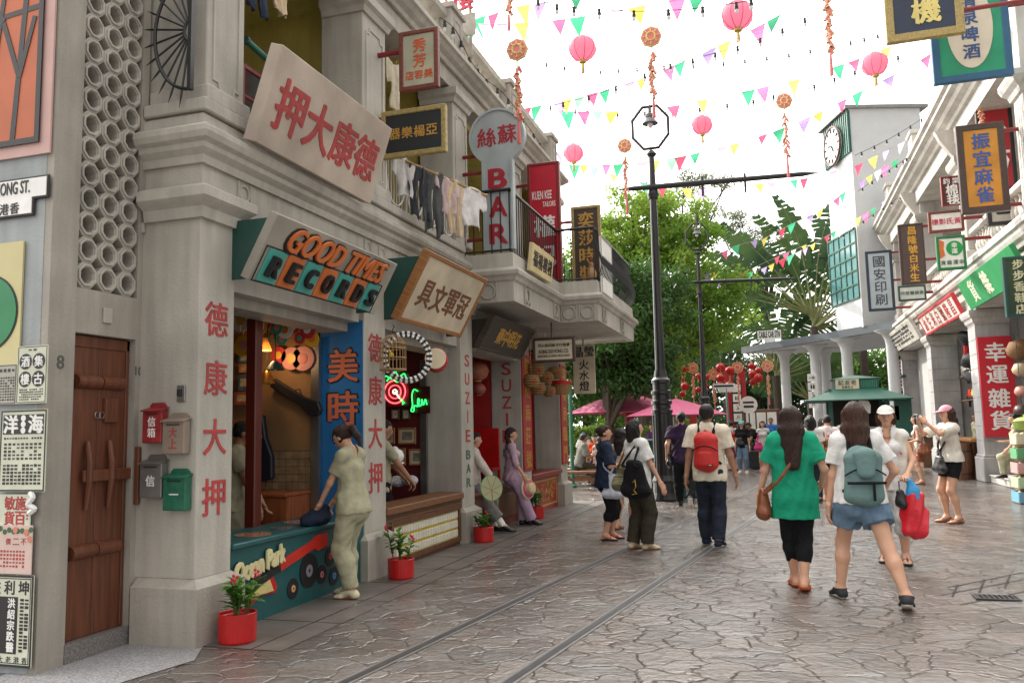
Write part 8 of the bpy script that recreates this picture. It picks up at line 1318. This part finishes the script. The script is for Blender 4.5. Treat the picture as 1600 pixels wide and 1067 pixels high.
# 2, 3 clerks in the shops
p = person('clerk1', 'shop clerk in a sage uniform behind the teal counter, looking down', at_y(365, 700, 6.75), 1.62, -62, U1, U2, None, 'short', lean=4, head=(0, 22), sex='m', lh=(-.06, .17, .48), rh=(.08, .17, .47), lp=(-.9, -.6, -.2), rp=(.9, -.6, -.2), skin=SKINT, h=.008, pax=((1, 0, 0), (-1, 0, 0)))
p = person('clerk2', 'shop assistant in a sage uniform half hidden behind the second pillar', at_y(594, 700, 9.05), 1.62, -50, U1, dict(m=BLKC, len=1.9, loose=.014), None, 'short', lean=3, head=(0, 10), sex='m', lh=(-.05, .21, .55), rh=(.06, .23, .53), lp=(-.9, -.6, -.2), rp=(.9, -.5, -.3), skin=SKINT, h=.009, curl=1., pax=((1, 0, 0), (-1, 0, 0)))
c = np.array(at_y(617, 712, 9.25)); r = thing('china_pot', 'round white china pot held by the shop assistant', 'pot', c); MB().lathe([(.05, -.08), (.10, -.05), (.115, 0), (.09, .06), (.04, .085), (.035, .1), (.015, .115), (0, .115)], (0, 0, 0), 20).build('body', WHT, r, local=True, smooth=True); MB().lathe([(.12, -.09), (.11, -.08), (.05, -.08)], (0, 0, 0), 20).build('saucer', WHT, r, local=True)
c = at_y(628, 752, 9.9); r = thing('towel_pile', 'blue and white striped towels on the shelf behind the tile-fronted counter', 'towels', c); sdf_obj('towels', [ell((-.07, 0, 0), (.13, .1, .06)), ell((.1, .0, 0.02), (.12, .1, .06))], M('striped_towel', (.5, .52, .56), .85, .6, 9, .4, 20, grain=(12, 2, 2)), r, .012, .02, folds=(.006, 40, 3))
# 4 seated person with fan, 5 woman in lilac
p = person('seated', 'seated attendant in pale blouse and grey cropped trousers perched on the red-brown counter', (-4.24, 11.42), 1.56, -74, dict(m=M('oatmeal_cotton', (.52, .46, .42), .85, .1, 30, .4, 14), sleeve=1.55, hem=-.06, loose=.012, name='blouse'), dict(m=GREYC, len=1.62, loose=.016, flare=.014), ('shoe', BLKL, BLKL), 'short', pel=(0, 0, .445), lean=5, head=(-10, 4), lf=(-.07, .20, .045), rf=(.07, .30, .05), lh=(-.03, .21, .46), rh=(.07, .22, .45), lp=(-.9, -.5, -.3), rp=(.9, -.5, -.3), h=.008, pax=((1, 0, 0), (-1, 0, 0)), curl=1.)
for k in (0, 1): a = p['legs'][k]; MB().tube([tuple(a[1]*.35+a[2]*.65), tuple(a[2])], [.034*1.56, .026*1.56], 10).build('sock', WHT, p['root'], local=True)
def fan(label, c, nrm, q, ml, me):
    n = Vector(nrm).normalized(); u = n.cross(Vector((0, 0, 1))).normalized()*-1; m = frame_of(c, u, n.cross(u)*1.); r = thing('hand_fan', label, 'fan', mat=m); MB().lathe([(q, -.004), (q, .004)], (0, 0, 0), 36, sy=1.0).build('leaf', ml, r, local=True); MB().ringtube((0, 0, 0), (1, 0, 0), (0, 1, 0), q, .007, 36, 5).build('rim', me, r, local=True); rb = MB()
    for k in range(7): a = R_(-90+(k-3)*0+k*51); rb.tube([(0, -q*.2, .005), (q*.95*math.cos(a), q*.95*math.sin(a), .006)], .003, 4)
    rb.build('ribs', CANE, r, local=True); MB().tube([(0, -q*.2, 0), (0, -q*1.5, 0)], .01, 6).build('handle', CANE, r, local=True)
PF = M('pale_green_fan', (.52, .52, .32), .6, .08, 4, trans=.3); fan('round pale green fan held by the seated attendant', at_x(768, 762, -3.80), (.75, -.65, .1), .17, PF, M('fan_rim_green', (.20, .42, .18), .5))
p = person('lilac', 'woman in a lilac blouse and trousers leaning beside the red couplet board', (-3.88, 12.35), 1.52, -62, dict(m=LILAC, sleeve=1.15, hem=-.05, loose=.009, name='blouse', vneck=True), dict(m=LILT, len=1.96, loose=.014, flare=.016), ('shoe', BLKL, BLKL), 'sidepony', HAIRD, pel=(0, -.02, .51), lean=-3, head=(-8, 4), lf=(-.05, .09, .045), rf=(.06, .16, .045), rh=(.135, .07, .50), lh=(-.15, .10, .46), h=.0075, rp=(.5, -1, 0))
c = at_x(825, 763, -3.66); r = thing('straw_hat', 'cream straw hat with a wide pink band held at the lilac woman\'s side', 'hat', mat=frame_of(c, (.35, .93, .1), (-.1, -.05, 1))); MB().lathe([(.165, 0), (.16, .008), (.10, .02), (.085, .09), (.06, .105), (0, .11)], (0, 0, 0), 28).build('straw', M('pale_straw', (.60, .46, .28), .7, .15, 30), r, local=True); MB().lathe([(.135, .014), (.137, .022), (.105, .03), (.1, .026)], (0, 0, 0), 28).build('pink_band', M('hot_pink_band', (.55, .06, .2), .6), r, local=True)
# 6, 7, 8 the three women
p = person('lady1', 'older woman in a navy top and black capri trousers with hair pinned up, facing right', gp(951, 843), 1.50, -78, dict(m=NAVY, sleeve=.95, hem=-.06, loose=.018, flare=.02), dict(m=BLKC, len=1.42, loose=.012), ('sandal', REDS, M('dark_sole', (.05, .02, .02), .6)), 'bun', HAIRD, head=(-4, -4), rh=(.09, .17, .66), lh=(-.1, .16, .60), rp=(.5, -.7, -.6), lp=(-.5, -.7, -.6), lf=(-.055, .03, .045), rf=(.055, -.03, .045), h=.007, build=1.12, curl=1.)
MB().tube([tuple(p['HD'](s*.046, .02+.02*(1-abs(s)), .052)) for s in (-1, -.5, 0, .5, 1)], .008, 6).build('sunglasses', BLKL, p['root'], local=True)
shoulder_bag(p, 'pale blue cloth tote on the arm of the woman in navy', M('pale_blue_canvas', (.48, .52, .60), .8, .08, 6, .4, 14), (.125, .05, .47), .19, .22, ('y', .035), (.26, .02, .10), name='tote_bag', via=((.12, .06, .135), (.12, -.02, .135)))
q = person('girl', 'girl in floral shorts mostly hidden between the two women', at_y(975, 800, 12.1), 1.46, -25, dict(m=CTEE, sleeve=.6, hem=-.02, loose=.01), dict(m=FLOR, len=.62, loose=.016, flare=.01, name='shorts'), ('sandal', TANS, TANS), 'long', HAIRB, lf=(-.05, -.05, .045), rf=(.05, .05, .045), h=.009)
p = person('lady2', 'woman with shoulder-length black hair in a white tee and dark olive trousers', gp(1000, 858), 1.56, -48, dict(m=WTEE, sleeve=.72, hem=-.05, loose=.016), dict(m=OLIVE, len=1.97, loose=.016, flare=.008), ('shoe', M('beige_leather', (.48, .38, .26), .5), TANS), 'bob', HAIRB, head=(-12, -3), rh=(.175, .10, .50), lh=(-.15, .1, .5), lf=(-.055, -.03, .045), rf=(.055, .03, .045), h=.007, build=1.05)
r, f, c0 = shoulder_bag(p, 'large slouching black cloth shoulder bag with gold embroidery', BLKC, (.10, -.085, .545), .36, .30, ('x', .05), (.30, -.02, .075), name='shoulder_bag', via=((.14, -.13, .0), (.14, -.12, .15)))
MB().tube([tuple(f(x, z)-p['fw']*.095-c0) for x, z in ((.06, -.02), (.09, .0), (.1, -.05), (.07, -.08), (.11, -.1), (.05, -.11))], .006, 5).build('embroidery', GOLD, r, local=True)
shoulder_bag(p, 'striped woven straw bag between the two women', M('woven_stripes', (.33, .33, .20), .85, .5, 5, .6, 60, hue=(.12, .10, .06), grain=(1.5, 1.5, 26)), (-.17, .0, .55), .24, .22, ('y', .045), (.30, .0, -.085), LEAB, name='straw_bag', via=((.14, -.08, -.12), (.14, .08, -.12)))
# 9, 10 the men walking away
p = person('darkman', 'man in a plum tee and black trousers walking away by the lamp post', gp(1070, 792), 1.74, 4, dict(m=PURP, sleeve=.62, hem=-.06, loose=.016), dict(m=BLKC, len=1.94, loose=.013), ('shoe', SHOEK, SOLEW), 'short', HAIRB, sex='m', lf=(-.05, .10, .045), rf=(.07, -.17, .105), fp=(0, 58), pel=(0, 0, .515), lean=3, lh=(-.16, -.04, .50), rh=(.15, .12, .53), h=.0085)
shoulder_bag(p, 'small dark pouch slung at the hip of the man in plum', BLKL, (-.135, -.05, .50), .1, .13, ('y', .028), (.30, 0, .05), name='hip_pouch', via=((.15, -.075, -.05), (.2, .075, -.03)))
p = person('redman', 'man with a red backpack, cream tee and dark jeans walking down the rails', gp(1114, 853), 1.73, -6, dict(m=CTEE, sleeve=.66, hem=-.06, loose=.018), dict(m=DJEAN, len=1.95, loose=.010, flare=.008), ('shoe', NAVY, SOLEW), 'short', HAIRB, SKINT, 'm', lf=(-.055, .06, .045), rf=(.05, -.05, .045), lh=(-.165, -.02, .475), rh=(.175, .05, .485), h=.007, head=(-6, 0))
_ = backpack(p, 'red nylon backpack with a black zip worn by the man in dark jeans', REDC, .175, .26, .085, .15); r, f, c0 = _
for nm_, w_, h_, o_, m_ in (('label_patch', .026, .012, 0, BLKC), ('label_print', .018, .004, .003, WHT)): mb = MB(); q = [f(.045+x, -.103-o_, -.095+z)-c0 for x, z in ((-w_/2, -h_/2), (w_/2, -h_/2), (w_/2, h_/2), (-w_/2, h_/2))]; q2 = [v+p['fw']*.012 for v in q]; mb.add(q+q2, [(0, 1, 2, 3), (7, 6, 5, 4), (0, 4, 5, 1), (1, 5, 6, 2), (2, 6, 7, 3), (3, 7, 4, 0)]); mb.build(nm_, m_, r, local=True)
# 11 green woman
p = person('green', 'woman in a loose green tunic and black leggings with very long dark hair', gp(1250, 921), 1.63, 2, dict(m=GREENC, sleeve=.72, hem=-.135, loose=.018, flare=.016, name='tunic'), dict(m=BLKC, len=1.56, loose=.004, name='leggings'), ('sandal', ORGS, ORGS), 'verylong', HAIRD, lf=(-.015, .10, .045), rf=(.02, -.06, .055), fp=(0, 12), lh=(-.185, .06, .50), rh=(.15, .10, .56), lp=(-1, -.6, 0), h=.0065, pel=(0, 0, .52), head=(-4, 6))
shoulder_bag(p, 'brown leather bag on a long strap across the green tunic', LEAB, (-.165, .00, .465), .15, .16, ('y', .035), (.30, -.02, .075), name='shoulder_bag', via=((.1, -.10, -.06), (.22, .075, .05)))
MB().ringtube(tuple(p['at'](-.005)), (1, 0, 0), (0, 1, 0), .1125*1.63, .006, 30, 5, 0, 2*math.pi, .0785*1.63).build('belt', M('pink_belt', (.55, .16, .15), .6), p['root'], local=True)
MB().ringtube(tuple(p['arms'][0][2]), (1, .0, 0), (0, 1, 0), .018*1.63, .005, 14, 5).build('bracelet', TANS, p['root'], local=True)
# 12 white tee woman, striding
a, b_ = gp(1316, 935), gp(1414, 953); ct = (a+b_)/2+np.array([-.02, .05]); yw = R_(8); rot = np.array([[math.cos(yw), math.sin(yw)], [-math.sin(yw), math.cos(yw)]]); la, rb_ = rot @ (a-ct)/1.66, rot @ (b_-ct)/1.66
p = person('whitetee', 'woman striding in a white tee and denim shorts with long chestnut hair', ct, 1.66, 8, dict(m=WTEE, sleeve=.66, hem=-.02, loose=.014), dict(m=DENIM, len=.50, loose=.018, flare=.012, name='denim_shorts'), ('shoe', SHOEK, SOLEW), 'long', HAIRM, lf=(la[0], la[1]+.02, .045), rf=(rb_[0], rb_[1]-.05, .06), fp=(0, 16), ft=(10, -14), pel=(-.01, 0, .505), lean=2, lh=(-.155, .03, .47), rh=(.15, .13, .56), head=(-16, 2), h=.0065, kneel=((0, 1, 0), (.0, 1, 0)))
TB = backpack(p, 'teal canvas rucksack with black straps and a flap', TEALC, .19, .27, .085, .115, False)
r, f, c0 = TB; sdf_obj('flap', [cone(f(-.0, -.05, .10), f(0, -.062, .01), .035*1.66, .026*1.66, p['X'], 1.55)], TEALC, r, .008, .02, off=c0); MB().tube(cat_curve([tuple(f(x, -.045-.024*math.cos(x*14), -.035)-c0) for x in (-.088, -.05, 0, .05, .088)], 4), .012, 6).build('band', BLKC, r, local=True); MB().tube([tuple(f(.03, -.066, -.04)-c0), tuple(f(.03, -.062, -.12)-c0)], .011, 6).build('band', BLKC, r, local=True)
# 13 woman facing the camera
p = person('capwoman', 'woman in a white cap and sleeveless white vest facing the camera', gp(1400, 878), 1.63, 172, dict(m=WTEE, sleeve=0., hem=-.06, loose=.014, name='vest', vneck=True), dict(m=LGREY, len=1.40, loose=.010), ('sandal', BLKL, BLKL), 'crop', HAIRM, lf=(-.06, .05, .045), rf=(.06, -.02, .045), rh=(.13, .15, .575), lh=(-.10, .17, .56), rp=(.8, -.7, -.2), lp=(-.8, -.7, -.2), head=(0, 0), h=.0065, curl=1.1, pax=((1, 0, 0), (-1, 0, 0))); cap(p, M('white_cap', (.70, .68, .64), .7, .05))
sdf_obj('waistcoat', [cone(p['at'](.27, .02, s*.07), p['at'](.02, .03, s*.082), .045*1.63, .042*1.63, cutb=True) for s in (-1, 1)]+[cone(p['at'](.26, -.03), p['at'](.02, -.035), .05*1.63, .05*1.63, p['X'], 1.5, cutb=True)], CRMB, p['root'], .008, .02, sub=[cone(p['at'](.33, .02), p['at'](-.02, .075), .045*1.63, .034*1.63)], folds=(.004, 34, 4))
MB().ringtube(tuple(p['nb']+p['fw']*.025-p['t']*.02), p['X'], p['fw']*.8-p['t']*.6, .07, .004, 20, 5).build('necklace', REDS, p['root'], local=True); MB().lathe([(.014, 0), (.014, .006)], (0, 0, 0), 12, 'y').build('badge', M('badge_pink', (.6, .1, .2), .5), p['root'], local=True).location = tuple(p['at'](.175, .077, -.075))
hL = p['hands'][0]; c0 = np.array([hL[0]-.08, hL[1]+.0, hL[2]-.30]); r = worn(p, 'shopping_bag', 'red plastic shopping bag with a blue top hanging from the cap woman\'s arm', 'bag', c0); sdf_obj('bag_body', [cone((0, 0, .16), (.02, 0, -.18), .045, .075, A3(1, 0, 0), 1.7)], M('red_plastic_bag', (.60, .015, .03), .25, .08, 8, .4, 16), r, .009, .02, folds=(.008, 28, 8)); sdf_obj('blue_handle', [cone((.0, 0, .14), (.03, 0, .31), .045, .022, A3(1, 0, 0), 1.6)], M('blue_plastic', (.03, .28, .60), .3, .08, 8, .4, 16), r, .008, .02, folds=(.005, 30, 9))
c1 = np.array([hL[0]+.05, hL[1]+.02, hL[2]-.16]); r = worn(p, 'purse', 'small black purse dangling from the cap woman\'s hand', 'purse', c1); sdf_obj('purse_body', [cone((0, 0, .05), (-.02, 0, -.06), .03, .05, A3(1, 0, 0), 1.2)], BLKL, r, .008, .02, folds=(.004, 40, 4)); MB().tube([(0, 0, .08), (0, 0, .17)], .006, 5).build('strap', BLKL, r, local=True)
# 14 woman taking a photo
p = person('photo', 'woman in a pink cap, cream blouse and black skirt taking a photo', gp(1493, 816), 1.68, 112, dict(m=CRMB, sleeve=.8, hem=.0, loose=.012, flare=.02, name='blouse'), dict(m=BLKC, skirt=True, hem=.385, loose=.008, name='skirt'), ('sandal', TANS, TANS), 'long', HAIRM, lh=(-.05, .235, .86), rh=(.05, .235, .86), lp=(-.8, -.1, -1), rp=(.8, -.1, -1), lf=(-.06, .0, .045), rf=(.06, .03, .045), head=(0, 2), h=.007, curl=1.2, pax=((.3, 0, 1), (-.3, 0, 1))); cap(p, M('pink_cap', (.66, .30, .36), .7, .08))
cc = (p['hands'][0]+p['hands'][1])/2+np.array([0, .03, .02]); r = worn(p, 'camera', 'small silver camera held up by the woman in the pink cap', 'camera', cc); MB().box(-.05, -.012, -.03, .05, .012, .03).build('body', GREYM, r, local=True, bevel=.005); MB().lathe([(.02, .012), (.018, .03)], (.01, 0, 0), 16, 'y').build('lens', BLKL, r, local=True); MB().box(-.04, -.0135, -.024, .03, -.012, .024).build('screen', M('dark_screen', (.02, .02, .03), .1, 0), r, local=True)
shoulder_bag(p, 'black handbag at the hip of the woman taking a photo', BLKL, (.0, .10, .50), .17, .13, ('x', .036), (.30, -.01, -.06), name='handbag', via=((.16, .085, .03), (.2, .06, -.06)))
# 15-17 arcade people
p = person('leangirl', 'long-haired girl in a pale floral top at the far end of the arcade', at_y(1438, 700, 21.5), 1.62, 82, dict(m=M('pale_floral', (.50, .42, .38), .8, .45, 30), sleeve=.0, hem=-.05, loose=.008), dict(m=M('rust_skirt', (.22, .06, .03), .8, .1), skirt=True, hem=.33, loose=.008, name='skirt'), ('sandal', TANS, TANS), 'long', HAIRB, lh=(-.1, .16, .60), rh=(.1, .2, .66), lean=6, h=.011)
shoulder_bag(p, 'rust-red bag behind the long-haired girl', LEAB, (-.14, -.04, .50), .18, .16, ('y', .03), (.30, 0, -.07), name='shoulder_bag', via=((.14, .05, -.12), (.14, -.05, -.13)))
p = person('clerk3', 'stall clerk in a sage uniform behind the wooden stall counter', (5.40, 26.1), 1.66, 100, U1, U2, ('shoe', SHOEC, SHOEC), 'short', HAIRB, SKINT, 'm', h=.012); MB().tube(cat_curve([tuple(p['HD'](-.048, 0, .03)), tuple(p['HD'](0, 0, .07)), tuple(p['HD'](.048, 0, .03))], 4), .006, 5).build('headset', BLKL, p['root'], local=True)
p = person('clerk4', 'clerk in a sage uniform with one foot forward by the stacked crates', at_y(1590, 700, 20.7), 1.62, 70, U1, U2, ('shoe', BLKL, BLKL), 'bun', HAIRB, pel=(0, -.02, .50), lf=(-.05, .18, .045+.11), rf=(.06, -.03, .045+.11), lean=5, lh=(-.15, .1, .5), rh=(.05, .17, .60), h=.011, head=(15, 5))
# 18-21 group before the kiosk
p = person('pinktop', 'woman in a red-patterned white top and dark shorts walking to the kiosk', gp(1300, 783), 1.62, -3, dict(m=PINKW, sleeve=.85, hem=-.01, loose=.018), dict(m=cloth('charcoal_skirt', (.03, .03, .032)), len=.55, loose=.02, flare=.014, name='shorts'), ('sandal', TANS, TANS), 'bun', HAIRB, lf=(-.06, .05, .045), rf=(.05, -.05, .05), fp=(0, 8), h=.009, rh=(.14, .14, .60), lh=(-.17, .04, .5), head=(10, 8))
backpack(p, 'tan leather backpack with metal studs', M('tan_leather', (.27, .11, .045), .45, .15, 12, .2, 40), .15, .24, .075, .10, True, LEAB)
mb = MB(); random.seed(2)
for k in range(16): x0, x1 = random.uniform(-.09, .09), random.uniform(-.09, .09); z0, z1 = random.uniform(.06, .27), random.uniform(.06, .27); mb.tube([tuple(p['at'](z0, -.082+.25*x0*x0, x0)), tuple(p['at']((z0+z1)/2, -.084+.25*((x0+x1)/2)**2, (x0+x1)/2)), tuple(p['at'](z1, -.082+.25*x1*x1, x1))], .0045, 4)
mb.build('line_pattern', M('crimson_line', (.55, .05, .12), .7), p['root'], local=True)
person('blackhair', 'black-haired woman in a white tee and jeans just ahead of the green tunic', at_y(1268, 700, 16.6), 1.62, 0, dict(m=WTEE, sleeve=.66, hem=-.04, loose=.014), dict(m=DJEAN, len=1.93, loose=.009), ('shoe', SHOEK, SOLEW), 'bob', HAIRB, lf=(-.05, .07, .045), rf=(.05, -.06, .045), h=.011)
person('greytee', 'person in a grey tee and black trousers waiting at the kiosk', at_y(1326, 700, 20.4), 1.66, -12, dict(m=cloth('mid_grey_tee', (.30, .32, .33)), sleeve=.66, hem=-.05, loose=.016), dict(m=BLKC, len=1.94, loose=.011), ('shoe', SOLEW, SOLEW), 'bob', HAIRB, lf=(-.06, .03, .045), rf=(.06, -.03, .045), h=.012)
person('queue', 'dark-haired woman in a pale top queueing left of the grey tee', at_y(1287, 700, 20.8), 1.58, 6, dict(m=cloth('pale_top', (.55, .53, .52)), sleeve=.7, hem=-.04, loose=.014), dict(m=DENIM, len=1.9, loose=.01), ('shoe', SHOEK, SOLEW), 'long', HAIRB, h=.013)
# 22-26 far crowd and suitcase
FR = 'people gathered at the far end of the street'
p = person('far1', 'distant woman in a white tee with a small red backpack seen from behind', at_y(1146, 730, 27.5), 1.60, 4, dict(m=WTEE, sleeve=.6, hem=-.03, loose=.014), dict(m=M('plum_skirt', (.16, .05, .12), .8), skirt=True, hem=.3, loose=.012, name='skirt'), ('shoe', SHOEK, SOLEW), 'bun', HAIRB, h=.015, group=FR); backpack(p, 'small red backpack on the distant woman in white', REDC, .15, .22, .07, .15)
p = person('far2', 'distant woman in a turquoise cap, black tee and blue jeans facing the camera', at_y(1162, 730, 26.5), 1.60, 170, dict(m=BLKC, sleeve=.7, hem=-.04, loose=.014), dict(m=DENIM, len=1.85, loose=.01), ('shoe', SOLEW, SOLEW), 'bob', HAIRB, h=.015, group=FR); cap(p, M('turquoise_cap', (.06, .40, .42), .7, .05)); shoulder_bag(p, 'dark bag across the woman in the turquoise cap', BLKL, (.03, .09, .60), .16, .13, ('x', .035), (.30, -.01, -.06), via=((.16, .085, .03), (.2, .06, -.06)))
person('far3', 'distant man in black bending forward over a suitcase', at_y(1183, 730, 29), 1.68, 120, dict(m=BLKC, sleeve=.6, hem=-.04, loose=.014), dict(m=BLKC, len=1.9, loose=.012), ('shoe', SHOEK, SHOEK), 'short', HAIRB, SKINT, 'm', lean=32, head=(0, 25), pel=(0, -.06, .50), lh=(-.12, .25, .46), rh=(.12, .25, .46), h=.015, group=FR)
p = person('far4', 'distant girl in a grey top and denim shorts with bright pink shoes', at_y(1195, 733, 27.5), 1.58, 178, dict(m=LGREY, sleeve=.2, hem=-.03, loose=.012), dict(m=DENIM, len=.5, loose=.014, name='denim_shorts'), ('shoe', M('neon_pink_canvas', (.62, .06, .16), .6), SOLEW), 'long', HAIRB, lh=(-.06, .14, .60), rh=(.07, .14, .58), h=.014, group=FR); shoulder_bag(p, 'bright pink handbag carried by the distant girl in grey', M('magenta_vinyl', (.62, .02, .20), .35), (.09, .10, .50), .18, .13, ('x', .035), (.30, 0, .07), name='handbag', via=((.14, .08, .1), (.14, .06, .1)))
sdf_obj('cardigan', [cone(p['at'](.27, -.0, s*.085), p['at'](-.06, .0, s*.10), .04*1.58, .04*1.58) for s in (-1, 1)], BLKC, p['root'], .015, .02)
person('far5', 'distant man in a blue polo shirt behind the girl in grey', at_y(1208, 730, 30.5), 1.70, 165, dict(m=BLUC, sleeve=.7, hem=-.05, loose=.016), dict(m=OLIVE, len=1.9, loose=.014), ('shoe', SHOEK, SHOEK), 'short', HAIRB, SKINT, 'm', h=.015, group=FR)
c = at_y(1177, 728, 28.5); r = thing('suitcase', 'black wheeled suitcase standing among the distant crowd', 'suitcase', (c[0], 28.5, 0)); MB().box(-.2, -.13, .06, .2, .13, .62).build('shell', BLKL, r, local=True, bevel=.03, seg=2); MB().tube([(-.1, .1, .6), (-.1, .1, .98), (.1, .1, .98), (.1, .1, .6)], .012, 6).build('handle', GREYM, r, local=True)
for sx in (-.15, .15):
    for sy in (-.09, .09): MB().lathe([(.03, -.015), (.03, .015)], (sx, sy, .033), 10, 'x').build('wheel', BLKL, r, local=True)
# 27- diners and stall people
SIT = dict(pel=(0, 0, .335), lf=(-.07, .24, .045), rf=(.07, .22, .045))
g = ground_at(905, 765); DN = 'people at the beer garden tables'
person('diner1', 'diner in a grey-brown shirt seated with his back half turned at the picnic table', (at_y(905, 715, g[1]+1.2)[0], g[1]+1.15), 1.66, -62, dict(m=cloth('taupe_shirt', (.16, .15, .13)), sleeve=.9, hem=-.04, loose=.016), dict(m=OLIVE, len=1.9, loose=.014), ('shoe', SHOEK, SHOEK), 'short', HAIRB, SKINT, 'm', lean=14, head=(0, 10), lh=(-.05, .24, .47), rh=(.08, .24, .47), h=.012, group=DN, **SIT)
person('diner2', 'diner in an orange tee seated across the picnic table', (at_y(928, 710, g[1]+2.6)[0], g[1]+3.0), 1.62, 170, dict(m=ORGC, sleeve=.8, hem=-.04, loose=.016), dict(m=DJEAN, len=1.9, loose=.014), None, 'bob', HAIRB, lean=12, head=(0, 12), lh=(-.05, .2, .47), rh=(.08, .2, .47), h=.012, group=DN, **SIT)
person('diner3', 'diner in a pale pink blouse seated at the near end of the picnic table', (at_y(938, 715, g[1]+1.4)[0], g[1]+1.3), 1.56, -10, dict(m=cloth('pale_pink_blouse', (.55, .42, .40)), sleeve=.8, hem=-.05, loose=.016), dict(m=LGREY, len=1.9, loose=.014), None, 'long', HAIRB, lean=8, head=(0, 8), lh=(-.05, .2, .47), rh=(.08, .2, .47), h=.012, group=DN, **SIT)
p = person('diner4', 'far diner in a blue cap and white shirt at the back table', (at_y(906, 690, 26.2)[0], 26.9), 1.66, 175, dict(m=WTEE, sleeve=.8, hem=-.04, loose=.016), dict(m=DJEAN, len=1.9, loose=.014), None, 'short', HAIRB, SKINT, 'm', h=.015, group=DN, **SIT); cap(p, cloth('denim_cap', (.10, .16, .26)))
person('diner5', 'far diner in a bright blue top seated beyond the woman in navy', (at_y(970, 695, 25.8)[0], 25.8), 1.6, -120, dict(m=cloth('azure_top', (.03, .24, .52)), sleeve=.8, hem=-.04, loose=.016), dict(m=DJEAN, len=1.9, loose=.014), None, 'short', HAIRB, SKINT, 'm', h=.015, group=DN, **SIT)
person('diner6', 'far woman in a dark purple top standing under the pink parasol', at_y(1020, 700, 24.6), 1.58, 160, dict(m=cloth('aubergine_top', (.07, .03, .09)), sleeve=.8, hem=-.04, loose=.014), dict(m=DJEAN, len=1.9, loose=.012), ('shoe', SHOEK, SHOEK), 'bun', HAIRD, lh=(-.06, .15, .6), rh=(.06, .15, .6), h=.014, group=DN)
p = person('vendor', 'bespectacled vendor just behind the dark green stall cabinet', at_y(1048, 700, 19.9), 1.48, 178, dict(m=BLKC, sleeve=.8, hem=-.04, loose=.014), dict(m=BLKC, len=1.9, loose=.012), ('shoe', SHOEK, SHOEK), 'short', HAIRB, sex='m', h=.012, group=DN); glasses(p)
# ================================================================ END
